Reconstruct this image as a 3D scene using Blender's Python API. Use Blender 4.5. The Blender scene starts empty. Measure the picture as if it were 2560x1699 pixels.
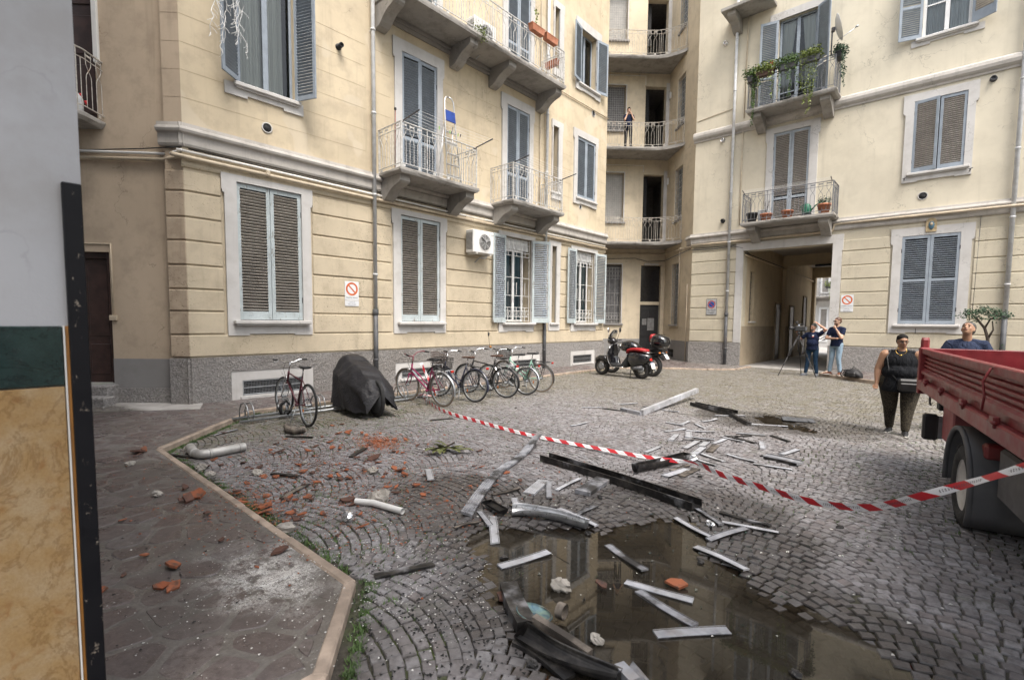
import bpy, bmesh, math, random
import numpy as np
from mathutils import Vector, Matrix, Euler
from mathutils.geometry import tessellate_polygon
random.seed(7)
rng = np.random.default_rng(11)
S = bpy.context.scene
COL = S.collection
R_ = math.radians
PI = math.pi
# ---------------------------------------------------------------- camera
FPX, YC, PITCH, ROLL, YAW = 1225.3, 889.5, 0.069087, 0.009204, 0.736382
CAMZ = 1.7
fw = Vector((-math.sin(YAW)*math.cos(PITCH), math.cos(YAW)*math.cos(PITCH), -math.sin(PITCH)))
rt = Vector((math.cos(YAW), math.sin(YAW), 0)); up = rt.cross(fw)
rt2 = rt*math.cos(ROLL)+up*math.sin(ROLL); up2 = up*math.cos(ROLL)-rt*math.sin(ROLL)
cd = bpy.data.cameras.new('camera'); cam = bpy.data.objects.new('camera', cd); COL.objects.link(cam)
cam.matrix_world = Matrix(((rt2.x, up2.x, -fw.x, 0), (rt2.y, up2.y, -fw.y, 0), (rt2.z, up2.z, -fw.z, CAMZ), (0, 0, 0, 1)))
cd.sensor_width = 36; cd.lens = 36*FPX/2560; cd.shift_y = (YC-849.5)/2560
cd.clip_start = .05; cd.clip_end = 500
cd.dof.use_dof = True; cd.dof.focus_distance = 8.0; cd.dof.aperture_fstop = 2.8
S.camera = cam
# ---------------------------------------------------------------- sky and sun
W = bpy.data.worlds.new('World'); S.world = W; W.use_nodes = True
wn = W.node_tree; bg = wn.nodes['Background']
sky = wn.nodes.new('ShaderNodeTexSky'); sky.sky_type = 'NISHITA'; sky.sun_disc = False
SUN_EL, SUN_AZ = R_(60), R_(118)     # azimuth of the sun measured from +Y clockwise
sky.sun_elevation = SUN_EL; sky.sun_rotation = SUN_AZ; sky.air_density = 1.6; sky.dust_density = 6.0; sky.ozone_density = 1.0
hs = wn.nodes.new('ShaderNodeHueSaturation'); hs.inputs['Saturation'].default_value = .55
wn.links.new(sky.outputs[0], hs.inputs['Color']); wn.links.new(hs.outputs[0], bg.inputs[0])
bg.inputs[1].default_value = .15
sd = bpy.data.lights.new('sun', 'SUN'); sd.energy = 1.25; sd.angle = R_(25); sd.color = (1, .95, .88)
so = bpy.data.objects.new('sun', sd); COL.objects.link(so); so.location = (0, 0, 30)
sdir = Vector((math.sin(SUN_AZ)*math.cos(SUN_EL), math.cos(SUN_AZ)*math.cos(SUN_EL), math.sin(SUN_EL)))
so.rotation_euler = sdir.to_track_quat('Z', 'Y').to_euler()
S.view_settings.view_transform = 'Standard'; S.view_settings.look = 'None'; S.view_settings.gamma = 1
S.view_settings.use_curve_mapping = False
S.view_settings.exposure = 1.2
S.render.engine = 'CYCLES'
S.cycles.use_denoising = True; S.cycles.max_bounces = 7; S.cycles.diffuse_bounces = 4; S.cycles.glossy_bounces = 3
S.cycles.transparent_max_bounces = 12; S.cycles.caustics_reflective = False; S.cycles.caustics_refractive = False
# ---------------------------------------------------------------- pixel to place (the photograph is 2560 wide)
XL, YR = -10.95, 20.69
def ray(px, py): return fw + rt2*((px-1280)/FPX) - up2*((py-YC)/FPX)
def G(px, py, h=0.0):
    d = ray(px, py); t = (h-CAMZ)/d.z; return Vector((d.x*t, d.y*t, h))
def onX(px, py, X):
    d = ray(px, py); t = X/d.x; return Vector((X, d.y*t, CAMZ+d.z*t))
def onY(px, py, Y):
    d = ray(px, py); t = Y/d.y; return Vector((d.x*t, Y, CAMZ+d.z*t))
# ---------------------------------------------------------------- mesh builder
class MB:
    def __init__(s): s.v = []; s.f = []; s.sm = []; s.mi = []; s.cm = 0
    def add(s, vs, fs, smooth=False):
        b = len(s.v); s.v += [tuple(v) for v in vs]
        for f in fs: s.f.append(tuple(b+i for i in f)); s.sm.append(smooth); s.mi.append(s.cm)
    def box(s, c, size, rot=None, bev=0.0):
        hx, hy, hz = size[0]/2, size[1]/2, size[2]/2; c = Vector(c)
        if bev > 0:
            b = min(bev, hx*.9, hy*.9, hz*.9); vs = []
            for sx in (-1, 1):
                for sy in (-1, 1):
                    for sz in (-1, 1):
                        vs += [Vector((sx*hx, sy*(hy-b), sz*(hz-b))), Vector((sx*(hx-b), sy*hy, sz*(hz-b))), Vector((sx*(hx-b), sy*(hy-b), sz*hz))]
            I = lambda sx, sy, sz, k: ((sx*2+sy)*2+sz)*3+k
            fs = []
            for a in (0, 1):
                q = [(a, 0, 0), (a, 1, 0), (a, 1, 1), (a, 0, 1)]
                fs.append([I(*p, 0) for p in (q if a else q[::-1])])
                q = [(0, a, 0), (0, a, 1), (1, a, 1), (1, a, 0)]
                fs.append([I(*p, 1) for p in (q if a else q[::-1])])
                q = [(0, 0, a), (1, 0, a), (1, 1, a), (0, 1, a)]
                fs.append([I(*p, 2) for p in (q if a else q[::-1])])
            for a in (0, 1):
                for b2 in (0, 1):
                    fs.append([I(a, b2, 0, 0), I(a, b2, 0, 1), I(a, b2, 1, 1), I(a, b2, 1, 0)])
                    fs.append([I(a, 0, b2, 0), I(a, 0, b2, 2), I(a, 1, b2, 2), I(a, 1, b2, 0)])
                    fs.append([I(0, a, b2, 1), I(0, a, b2, 2), I(1, a, b2, 2), I(1, a, b2, 1)])
            for a in (0, 1):
                for b2 in (0, 1):
                    for e in (0, 1): fs.append([I(a, b2, e, 0), I(a, b2, e, 1), I(a, b2, e, 2)])
        else:
            vs = [Vector((x*hx, y*hy, z*hz)) for x in (-1, 1) for y in (-1, 1) for z in (-1, 1)]
            fs = [(0, 1, 3, 2), (4, 6, 7, 5), (0, 4, 5, 1), (2, 3, 7, 6), (0, 2, 6, 4), (1, 5, 7, 3)]
        if rot is not None: vs = [rot @ v for v in vs]
        s.add([c+v for v in vs], fs); return s
    def bar(s, p0, p1, w, h, upv=(0, 0, 1), bev=0.0):
        p0, p1 = Vector(p0), Vector(p1); x = (p1-p0); L = x.length
        if L < 1e-6: return s
        x /= L; u = Vector(upv)
        if abs(u.dot(x)) > .99: u = Vector((1, 0, 0))
        y = u.cross(x).normalized(); z = x.cross(y)
        m = Matrix((x, y, z)).transposed()
        return s.box((p0+p1)/2, (L, w, h), m, bev)
    def tube(s, pts, r, n=8, cap=True, closed=False, smooth=True):
        pts = [Vector(p) for p in pts]; N = len(pts)
        rr = r if isinstance(r, (list, tuple)) else [r]*N
        vs = []; prev = None
        for i, p in enumerate(pts):
            if closed: t = pts[(i+1) % N]-pts[i-1]
            elif i == 0: t = pts[1]-p
            elif i == N-1: t = p-pts[i-1]
            else: t = (pts[i+1]-p).normalized()+(p-pts[i-1]).normalized()
            if t.length < 1e-9: t = Vector((0, 0, 1))
            t.normalize()
            if prev is None:
                a = Vector((0, 0, 1)) if abs(t.z) < .9 else Vector((1, 0, 0))
                x = a.cross(t).normalized()
            else:
                x = prev-t*prev.dot(t)
                x = x.normalized() if x.length > 1e-6 else Vector((1, 0, 0)).cross(t).normalized()
            prev = x; y = t.cross(x)
            for k in range(n):
                a = 2*PI*(k+.5)/n; vs.append(p+(x*math.cos(a)+y*math.sin(a))*rr[i])
        fs = []
        for i in range(N if closed else N-1):
            j = (i+1) % N
            for k in range(n): fs.append((i*n+k, i*n+(k+1) % n, j*n+(k+1) % n, j*n+k))
        if cap and not closed:
            fs.append(tuple(range(n))[::-1]); fs.append(tuple((N-1)*n+k for k in range(n)))
        s.add(vs, fs, smooth and n > 4); return s
    def rings(s, rings, close=True, cap=True, smooth=True):
        n = len(rings[0]); vs = [v for r in rings for v in r]; fs = []
        for i in range(len(rings)-1):
            for k in range(n if close else n-1): fs.append((i*n+k, i*n+(k+1) % n, (i+1)*n+(k+1) % n, (i+1)*n+k))
        if cap: fs.append(tuple(range(n))[::-1]); fs.append(tuple((len(rings)-1)*n+k for k in range(n)))
        s.add(vs, fs, smooth); return s
    def lathe(s, prof, n=16, o=(0, 0, 0), ax=(0, 0, 1), smooth=True, cap=True):
        ax = Vector(ax).normalized(); o = Vector(o); a = Vector((1, 0, 0)) if abs(ax.x) < .9 else Vector((0, 1, 0))
        x = a.cross(ax).normalized(); y = ax.cross(x)
        return s.rings([[o+ax*z+(x*math.cos(2*PI*k/n)+y*math.sin(2*PI*k/n))*r for k in range(n)] for r, z in prof], True, cap, smooth)
    def ell(s, c, r, n=12, m=8, rot=None):
        c = Vector(c); vs = []; fs = []
        for i in range(m+1):
            th = PI*i/m
            for k in range(n):
                ph = 2*PI*k/n; v = Vector((r[0]*math.sin(th)*math.cos(ph), r[1]*math.sin(th)*math.sin(ph), r[2]*math.cos(th)))
                if rot is not None: v = rot @ v
                vs.append(c+v)
        for i in range(m):
            for k in range(n): fs.append((i*n+k, (i+1)*n+k, (i+1)*n+(k+1) % n, i*n+(k+1) % n))
        s.add(vs, fs, True); return s
    def caps(s, p0, p1, r0, r1, n=12):
        p0, p1 = Vector(p0), Vector(p1); d = p1-p0; L = max(d.length, 1e-5); d = d/L
        prof = []
        for i in range(6): a = -PI/2+PI/2*i/5; prof.append((max(r0*math.cos(a), 1e-4), r0*math.sin(a)))
        for i in range(6): a = PI/2*i/5; prof.append((max(r1*math.cos(a), 1e-4), L+r1*math.sin(a)))
        return s.lathe(prof, n, p0, d)
    def poly(s, loops, fn, d0, d1, back=False):
        """extrude 2-D loops (outer first, holes after): fn(a, b, d) -> point"""
        tri = tessellate_polygon([[Vector((a, b, 0)) for a, b in lp] for lp in loops]); flat = [q for lp in loops for q in lp]
        F = [fn(a, b, d1) for a, b in flat]; B = [fn(a, b, d0) for a, b in flat]; n = len(flat)
        s.add(F, tri)
        if back: s.add(B, [t[::-1] for t in tri])
        o = 0
        for lp in loops:
            m = len(lp); vs = [F[o+i] for i in range(m)]+[B[o+i] for i in range(m)]
            s.add(vs, [(i, (i+1) % m, m+(i+1) % m, m+i) for i in range(m)]); o += m
        return s
    def mesh(s, name):
        me = bpy.data.meshes.new(name); me.from_pydata(s.v, [], s.f)
        me.polygons.foreach_set('use_smooth', s.sm)
        if any(s.mi): me.polygons.foreach_set('material_index', s.mi)
        me.update(); return me
    def fixn(s, me):
        bm = bmesh.new(); bm.from_mesh(me); bmesh.ops.recalc_face_normals(bm, faces=bm.faces); bm.to_mesh(me); bm.free()
    def build(s, name, m, parent=None, loc=None, rot=None, kind=None, fix=True):
        me = s.mesh(name)
        if fix: s.fixn(me)
        for x in (m if isinstance(m, (list, tuple)) else [m]): me.materials.append(x)
        return link(name, me, parent, loc, rot, kind)
def link(name, me, parent=None, loc=None, rot=None, kind=None):
    o = bpy.data.objects.new(name, me); COL.objects.link(o)
    if parent is not None:
        o.parent = parent
        if loc is None:                      # geometry is in world coordinates
            o.matrix_parent_inverse = WM[parent.name].inverted() if parent.name in WM else Matrix()
    if loc is not None: o.location = loc
    if rot is not None: o.rotation_euler = rot
    if kind: o['kind'] = kind
    return o
WM = {}
def thing(name, label, cat, loc=(0, 0, 0), rz=0.0, group=None, tilt=None):
    o = bpy.data.objects.new(name, None); COL.objects.link(o); o.empty_display_size = .1
    o.location = loc; o.rotation_euler = tilt if tilt else (0, 0, rz)
    WM[o.name] = Matrix.LocRotScale(Vector(loc), Euler(o.rotation_euler), None)
    return tag(o, label, cat, group)
def tag(o, label, cat, group=None):
    o['label'] = label; o['category'] = cat
    if group: o['group'] = group
    return o
def child(mb, name, m, parent, loc=(0, 0, 0), rot=(0, 0, 0), kind=None, fix=True):   # part in its parent's own coordinates
    return mb.build(name, m, parent, loc, rot, kind, fix)
def smooth(o, ang=40):
    me = o.data
    me.polygons.foreach_set('use_smooth', [True]*len(me.polygons))
    try: me.set_sharp_from_angle(angle=R_(ang))
    except Exception: pass
    return o
# ---------------------------------------------------------------- materials
class NT:
    def __init__(s, name):
        s.m = bpy.data.materials.new(name); s.m.use_nodes = True; s.t = s.m.node_tree; s.n = s.t.nodes; s.b = s.n['Principled BSDF']
        s.out = s.n['Material Output']
    def node(s, ty, **kw):
        x = s.n.new(ty)
        for k, v in kw.items(): setattr(x, k, v)
        return x
    def link(s, a, b): s.t.links.new(a, b)
    def val(s, inp, v):
        if hasattr(v, 'is_output'): s.link(v, inp)
        else: inp.default_value = v
    def pos(s, scale=(1, 1, 1), rot=(0, 0, 0), obj=False):
        g = s.node('ShaderNodeTexCoord').outputs['Object'] if obj else s.node('ShaderNodeNewGeometry').outputs['Position']
        mp = s.node('ShaderNodeMapping'); s.link(g, mp.inputs[0]); mp.inputs['Scale'].default_value = scale; mp.inputs['Rotation'].default_value = rot
        return mp.outputs[0]
    def noise(s, vec, scale, detail=5, rough=.55, dist=0):
        x = s.node('ShaderNodeTexNoise'); s.link(vec, x.inputs['Vector']); x.inputs['Scale'].default_value = scale
        x.inputs['Detail'].default_value = detail; x.inputs['Roughness'].default_value = rough; x.inputs['Distortion'].default_value = dist
        return x.outputs['Fac']
    def voro(s, vec, scale, feat='F1', rand=1.0):
        x = s.node('ShaderNodeTexVoronoi', feature=feat); s.link(vec, x.inputs['Vector']); x.inputs['Scale'].default_value = scale
        x.inputs['Randomness'].default_value = rand; return x
    def ramp(s, fac, lo, hi, a=0.0, b=1.0):
        x = s.node('ShaderNodeMapRange', interpolation_type='SMOOTHSTEP'); s.link(fac, x.inputs[0])
        x.inputs[1].default_value = lo; x.inputs[2].default_value = hi; x.inputs[3].default_value = a; x.inputs[4].default_value = b
        return x.outputs[0]
    def math(s, op, a, b=None):
        x = s.node('ShaderNodeMath', operation=op); s.val(x.inputs[0], a)
        if b is not None: s.val(x.inputs[1], b)
        return x.outputs[0]
    def mix(s, fac, a, b, mode='MIX'):
        x = s.node('ShaderNodeMix', data_type='RGBA', blend_type=mode); s.val(x.inputs[0], fac)
        for i, v in ((6, a), (7, b)):
            if hasattr(v, 'is_output'): s.link(v, x.inputs[i])
            else: x.inputs[i].default_value = (*v[:3], 1)
        return x.outputs[2]
    def bump(s, h, strength, dist=.01, prev=None):
        x = s.node('ShaderNodeBump'); s.link(h, x.inputs['Height']); x.inputs['Strength'].default_value = strength; x.inputs['Distance'].default_value = dist
        if prev is not None: s.link(prev, x.inputs['Normal'])
        return x.outputs[0]
    def done(s, col=None, rough=None, metal=None, nrm=None, spec=None, **kw):
        if col is not None:
            if hasattr(col, 'is_output'): s.link(col, s.b.inputs['Base Color'])
            else: s.b.inputs['Base Color'].default_value = (*col[:3], 1)
        if rough is not None: s.val(s.b.inputs['Roughness'], rough)
        if metal is not None: s.val(s.b.inputs['Metallic'], metal)
        if spec is not None: s.val(s.b.inputs['Specular IOR Level'], spec)
        if nrm is not None: s.link(nrm, s.b.inputs['Normal'])
        for k, v in kw.items(): s.val(s.b.inputs[k], v)
        return s.m
def mul(c, k): return tuple(min(1, x*k) for x in c[:3])
def plain(name, col, rough=.6, metal=0.0, var=.25, scale=9, bump=.1, bscale=60, dirt=None, dirtamt=.5, obj=True, spec=.5, coat=0):
    t = NT(name); v = t.pos(obj=obj)
    c = t.mix(t.ramp(t.noise(v, scale), .3, .7), mul(col, 1-var), mul(col, 1+var*.5))
    if dirt: c = t.mix(t.ramp(t.noise(v, scale*.45, 7, .65), .5, .78, 0, dirtamt), c, dirt)
    rg = t.ramp(t.noise(v, scale*2), .2, .8, max(.02, rough*.8), min(1, rough*1.25))
    n = t.bump(t.noise(v, bscale, 4), bump, .005) if bump else None
    return t.done(c, rg, metal, n, spec, **({'Coat Weight': coat} if coat else {}))
def stucco(name, col, stain, amt=.5, fine=90, fb=.25, joints=False, streak=.5, pits=False, rough=.9, patch=None):
    t = NT(name); v = t.pos()
    big = t.noise(v, .5, 6, .6); c = t.mix(t.ramp(big, .32, .68), mul(col, .9), mul(col, 1.06))
    c = t.mix(t.ramp(t.noise(v, 2.3, 7, .65), .44, .7, 0, amt*.75), c, stain)
    c = t.mix(t.ramp(t.noise(t.pos((3.5, 3.5, .22)), 1.6, 6, .6), .52, .8, 0, streak*amt*1.25), c, mul(stain, .8))
    vo = t.node('ShaderNodeTexVoronoi', feature='DISTANCE_TO_EDGE'); nv = t.node('ShaderNodeTexNoise'); nv.inputs['Scale'].default_value = 3.0; nv.inputs['Detail'].default_value = 5; t.link(v, nv.inputs['Vector'])
    ad = t.node('ShaderNodeVectorMath', operation='ADD'); t.link(v, ad.inputs[0]); t.link(nv.outputs['Color'], ad.inputs[1]); t.link(ad.outputs[0], vo.inputs['Vector']); vo.inputs['Scale'].default_value = .55
    c = t.mix(t.math('MULTIPLY', t.ramp(vo.outputs['Distance'], .007, .0), t.ramp(t.noise(v, .7, 3), .5, .6, 0, .55)), c, mul(stain, .45))
    if patch: c = t.mix(t.ramp(t.noise(v, .9, 2, .4), .6, .63, 0, .55), c, patch)
    h = t.noise(v, fine, 5, .6); nr = t.bump(h, fb, .004)
    if pits:
        pv = t.pos((1, 1, 1), (R_(38), R_(38), 0)); mp = t.node('ShaderNodeMapping'); t.link(pv, mp.inputs[0]); mp.inputs['Scale'].default_value = (20, 20, 75)
        pf = t.noise(mp.outputs[0], 1.0, 3, .55); msk = t.ramp(t.noise(v, .75, 3), .36, .6)
        pit = t.math('MULTIPLY', t.ramp(pf, .6, .68), msk)
        c = t.mix(t.math('MULTIPLY', pit, .75), c, mul(stain, .5)); nr = t.bump(t.math('SUBTRACT', 1.0, pit), .6, .01, nr)
    return t.done(c, rough, 0, nr, .2)
WET = [((-1.35, 2.75), (1.9, 1.2)), ((-1.7, 3.9), (1.2, 1.4)), ((-2.2, 9.4), (1.6, 1.0)), ((-3.1, 3.1), (1.3, .9)), ((-4.6, .85), (3.2, .95)), ((-11.0, 1.2), (1.2, .8))]
def wetmask(t):
    P = t.node('ShaderNodeNewGeometry').outputs['Position']; nz = t.noise(t.pos(), 1.7, 5, .6); out = None
    for (cx, cy), (rx, ry) in WET:
        a = t.node('ShaderNodeVectorMath', operation='SUBTRACT'); t.link(P, a.inputs[0]); a.inputs[1].default_value = (cx, cy, 0)
        b = t.node('ShaderNodeVectorMath', operation='MULTIPLY'); t.link(a.outputs[0], b.inputs[0]); b.inputs[1].default_value = (1/rx, 1/ry, 0)
        l = t.node('ShaderNodeVectorMath', operation='LENGTH'); t.link(b.outputs[0], l.inputs[0])
        d = t.math('ADD', l.outputs['Value'], t.math('MULTIPLY', t.math('SUBTRACT', nz, .5), .9)); w = t.ramp(d, 1.1, .72)
        out = w if out is None else t.math('MAXIMUM', out, w)
    return out
def splash(t):
    P = t.node('ShaderNodeNewGeometry').outputs['Position']; c0 = G(675, 1432, .05); a = t.node('ShaderNodeVectorMath', operation='SUBTRACT'); t.link(P, a.inputs[0]); a.inputs[1].default_value = (c0.x, c0.y, c0.z)
    b = t.node('ShaderNodeVectorMath', operation='MULTIPLY'); t.link(a.outputs[0], b.inputs[0]); b.inputs[1].default_value = (1/.58, 1/.40, 0); l = t.node('ShaderNodeVectorMath', operation='LENGTH'); t.link(b.outputs[0], l.inputs[0])
    v = t.pos(); d = t.math('ADD', l.outputs['Value'], t.math('MULTIPLY', t.math('SUBTRACT', t.noise(v, 4.5, 6, .7), .5), 2.6)); m1 = t.ramp(d, 1.15, .35); m2 = t.ramp(t.noise(v, 110, 4, .7), .36, .56); m3 = t.ramp(t.noise(v, 9, 5, .75), .38, .56)
    return t.math('MULTIPLY', t.math('MULTIPLY', m1, m2), m3)
def stone_mat(name, cols, moss=0.0, wetamt=.55, scuff=.4, rough=.72):
    t = NT(name); v = t.pos(); g = t.node('ShaderNodeNewGeometry'); oi = t.node('ShaderNodeObjectInfo')
    rd = t.math('FRACT', t.math('ADD', g.outputs['Random Per Island'], oi.outputs['Random']))
    cr = t.node('ShaderNodeValToRGB'); e = cr.color_ramp.elements
    for i, cc in enumerate(cols):
        x = e[i] if i < 2 else e.new(.5)
        x.position = i/(len(cols)-1); x.color = (*cc, 1)
    t.link(rd, cr.inputs[0]); c = cr.outputs[0]
    c = t.mix(t.ramp(t.noise(v, 22, 6, .65), .35, .75), c, mul(cols[0], .7))
    c = t.mix(t.ramp(t.noise(v, 1.1, 5, .6), .45, .7, 0, scuff), c, (.12, .105, .095))
    c = t.mix(t.ramp(t.noise(v, 150, 3, .6), .66, .72, 0, .5), c, (.55, .53, .5))
    if moss: c = t.mix(t.ramp(t.noise(v, 1.9, 6, .7), .56, .72, 0, moss), c, (.055, .075, .02))
    if moss:
        sp_ = t.node('ShaderNodeSeparateXYZ'); t.link(g.outputs['Position'], sp_.inputs[0]); zn = t.math('MAXIMUM', t.ramp(sp_.outputs[0], -6.0, -8.2), t.math('MULTIPLY', t.ramp(sp_.outputs[1], 7.0, 12), 1.0))
        c = t.mix(t.math('MULTIPLY', zn, t.ramp(t.noise(v, 3.5, 6, .7), .36, .62, .25, .75)), c, (.125, .112, .068))
    w = wetmask(t); c = t.mix(t.math('MULTIPLY', w, wetamt), c, (.018, .014, .01))
    if not moss: c = t.mix(t.math('MULTIPLY', splash(t), .9), c, (.62, .61, .59))
    n = t.bump(t.noise(v, 75, 6, .65), .45, .006)
    return t.done(c, t.mix(w, (rough,)*3, (.3,)*3) if moss else t.ramp(t.noise(v, 2.2, 5, .65), .38, .62, .22, .6), 0, n, .45)
m_wallL = stucco('plaster_ochre', (.585, .50, .365), (.41, .345, .26), .7, patch=(.60, .53, .42))
m_wallR = stucco('plaster_cream', (.64, .59, .48), (.5, .455, .365), .5)
m_wallK = stucco('plaster_corner', (.63, .55, .42), (.42, .36, .27), .6)
m_wallN = stucco('plaster_shade_brown', (.52, .425, .325), (.36, .29, .22), .75)  # shade of the canted corner put into a browner, darker plaster
m_rusL = stucco('rusticated_ochre', (.56, .485, .365), (.36, .305, .225), .65, 60, .5, pits=True)
m_rusR = stucco('rusticated_cream', (.575, .525, .415), (.42, .375, .295), .5, 60, .45, pits=True)
m_rusD = stucco('rusticated_shade_brown', (.48, .39, .295), (.2, .15, .11), .7, 60, .5, pits=True)  # darker copy of the rusticated ochre, corner shade in its colour
m_trim = stucco('surround_grey', (.57, .56, .55), (.40, .385, .365), .6, 80, .2)
m_corn = stucco('cornice_grey', (.50, .475, .445), (.30, .28, .255), .8, 80, .25)
m_conc = stucco('slab_concrete', (.34, .325, .305), (.16, .15, .14), .8, 70, .4)
m_soff = stucco('soffit', (.30, .285, .27), (.2, .19, .18), .5, 70, .2)
m_smoothgrey = stucco('painted_base_grey', (.27, .265, .265), (.2, .19, .185), .5, 80, .2)
def rough_plinth():
    t = NT('rough_cast'); v = t.pos(); a = t.noise(v, 26, 6, .62, .6); b = t.noise(v, 9, 3, .5)
    h = t.math('ADD', a, t.math('MULTIPLY', b, .7))
    c = t.mix(t.ramp(a, .38, .62), (.25, .24, .235), (.375, .36, .35)); c = t.mix(t.ramp(t.noise(v, .8, 5), .45, .7, 0, .5), c, (.22, .2, .18))
    c = t.mix(t.ramp(t.noise(v, 2.2, 6, .7), .6, .72, 0, .5), c, (.5, .49, .47))
    return t.done(c, .92, 0, t.bump(h, 1.0, .06), .2)
m_plinth = rough_plinth()
def peel(name, col, wood, amt):
    t = NT(name); v = t.pos((1, 1, .35)); pz = t.ramp(t.noise(v, 16, 7, .7), .56, .64)
    ps = t.ramp(t.noise(t.pos(), 1.3, 3), .35, .6)
    f = t.math('MULTIPLY', t.math('MULTIPLY', pz, ps), amt)
    c = t.mix(t.ramp(t.noise(t.pos(), 4, 5), .35, .7), mul(col, .88), mul(col, 1.05)); c = t.mix(f, c, wood)
    return t.done(c, .65, 0, t.bump(t.math('SUBTRACT', 1, pz), .3, .004), .35)
m_shut_old = peel('shutter_pale_blue_peeling', (.45, .51, .53), (.19, .16, .13), 1.0)
m_slat_old = peel('slat_weathered', (.42, .39, .35), (.17, .14, .11), .8)
m_shut = peel('shutter_grey_blue', (.285, .33, .385), (.2, .2, .2), .25)
m_shut2 = peel('shutter_dove_blue', (.35, .395, .445), (.2, .19, .18), .3)
m_slat_b = peel('slat_brown', (.44, .415, .39), (.2, .17, .15), .6)
m_rail = plain('rail_paint', (.56, .56, .55), .5, 0, .25, 14, .1, 60, (.24, .15, .09), .75, obj=False)
m_railK = plain('rail_rusty_white', (.50, .47, .42), .6, 0, .3, 14, .1, 60, (.22, .12, .06), .9, obj=False)
m_railR = plain('rail_grey', (.17, .18, .2), .55, 0, .25, 14, .1, 60, (.16, .1, .07), .6, obj=False)
m_dark = plain('void_shade', (.018, .018, .02), .8, bump=0)  # near-black colour standing for the shade in unlit hollows
m_room = plain('room_inside', (.16, .15, .14), .9, bump=0)
m_pipe = plain('downpipe_paint', (.56, .575, .59), .5, 0, .18, 5, .05, 50, (.3, .26, .22), .5, obj=False)
m_iron = plain('cast_iron', (.10, .105, .115), .6, .2, .3, 6, .2, 70, (.14, .09, .06), .5, obj=False)
m_cream = plain('cream_conduit', (.53, .45, .34), .55, 0, .2, 5, .05, 50, (.3, .24, .18), .5, obj=False)
m_white = plain('white_plastic', (.74, .74, .73), .4, 0, .06, 5, .02, 50, (.45, .42, .38), .25)
m_whitef = plain('white_window_frame', (.72, .73, .74), .4, 0, .06, 5, 0)
m_blk = plain('black_plastic', (.018, .018, .02), .45, 0, .3, 8, .05, 60)
m_rub = plain('tyre_rubber', (.022, .022, .023), .8, 0, .3, 10, .3, 90, (.09, .08, .07), .35)
m_chr = plain('chrome', (.72, .72, .73), .18, 1.0, .1, 10, .03, 60, (.3, .25, .2), .3)
m_galv = plain('galvanised_steel', (.42, .44, .46), .42, .85, .2, 18, .05, 60, (.2, .17, .14), .4)
m_alu = plain('aluminium', (.62, .63, .65), .35, .9, .12, 12, .03, 60)
m_terra = plain('terracotta_pot', (.40, .155, .085), .8, 0, .25, 8, .2, 60, (.5, .42, .36), .35)
m_leaf = plain('leaf_green', (.075, .14, .03), .55, 0, .5, 6, 0, obj=False)
m_leafy = plain('leaf_yellow_green', (.17, .22, .045), .55, 0, .5, 7, 0, obj=False)
m_leafd = plain('leaf_blue_green', (.05, .10, .055), .55, 0, .4, 6, 0, obj=False)
m_bark = plain('bark', (.055, .042, .032), .9, 0, .4, 20, .6, 40)
m_wood = plain('dark_door_wood', (.045, .022, .018), .4, 0, .4, 5, .15, 60)
m_soil = plain('soil', (.035, .026, .02), .95)
def glass_mat(name, tint=(.75, .8, .8), refl=.9):
    t = NT(name); gl = t.node('ShaderNodeBsdfGlossy'); gl.inputs['Roughness'].default_value = .03; gl.inputs['Color'].default_value = (refl, refl, refl, 1)
    tr = t.node('ShaderNodeBsdfTransparent'); tr.inputs['Color'].default_value = (*tint, 1)
    fr = t.node('ShaderNodeFresnel'); fr.inputs['IOR'].default_value = 1.6; mx = t.node('ShaderNodeMixShader')
    t.link(fr.outputs[0], mx.inputs[0]); t.link(tr.outputs[0], mx.inputs[1]); t.link(gl.outputs[0], mx.inputs[2]); t.link(mx.outputs[0], t.out.inputs['Surface'])
    return t.m
m_glass = glass_mat('window_glass')
def curtain(name, col):
    t = NT(name); v = t.pos(obj=False); w = t.noise(t.pos((14, 14, .15)), 1, 3)
    c = t.mix(t.ramp(w, .35, .65), mul(col, .8), col)
    return t.done(c, .9, 0, t.bump(w, .6, .03), .1)
m_curt = curtain('curtain_cream', (.88, .86, .80)); m_curtw = curtain('curtain_white', (.88, .89, .9)); m_curtb = curtain('curtain_blue', (.17, .27, .33))
# ================================================================ BUILDINGS
class Fr:
    def __init__(s, o, deg):
        a = R_(deg); s.o = Vector(o); s.ang = a; s.U = Vector((math.cos(a), math.sin(a), 0)); s.N = Vector((math.sin(a), -math.cos(a), 0))
    def p(s, u, d, z): return s.o+s.U*u+s.N*d+Vector((0, 0, z))
    def q(s, u, z, d): return s.p(u, d, z)
FL = Fr((XL, 0, 0), 90); FR = Fr((0, YR, 0), 0)
BK = (-10.763, 22.953, 0); FK = Fr(BK, 45); FS = Fr(BK, -45); FN = Fr((XL, 2.82, 0), 45)
def fbox(mb, F, u0, u1, d0, d1, z0, z1, bev=0.0):
    m = Matrix((F.U, -F.N, Vector((0, 0, 1)))).transposed()
    return mb.box(F.p((u0+u1)/2, (d0+d1)/2, (z0+z1)/2), (abs(u1-u0), abs(d1-d0), abs(z1-z0)), m, bev)
def rect(u0, u1, z0, z1): return [(u0, z0), (u1, z0), (u1, z1), (u0, z1)]
def wall(F, par, m, u0, u1, z0, z1, holes=(), d=0.0, th=.35, name='wall'):
    out = [(u0, z0)]
    for h in sorted(h for h in holes if h[2] <= z0+.002): out += [(h[0], z0), (h[0], h[3]), (h[1], h[3]), (h[1], z0)]
    out += [(u1, z0), (u1, z1), (u0, z1)]
    mb = MB(); mb.poly([out]+[rect(*h)[::-1] for h in holes if h[2] > z0+.002], F.q, d-th, d); return mb.build(name, m, par)
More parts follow.
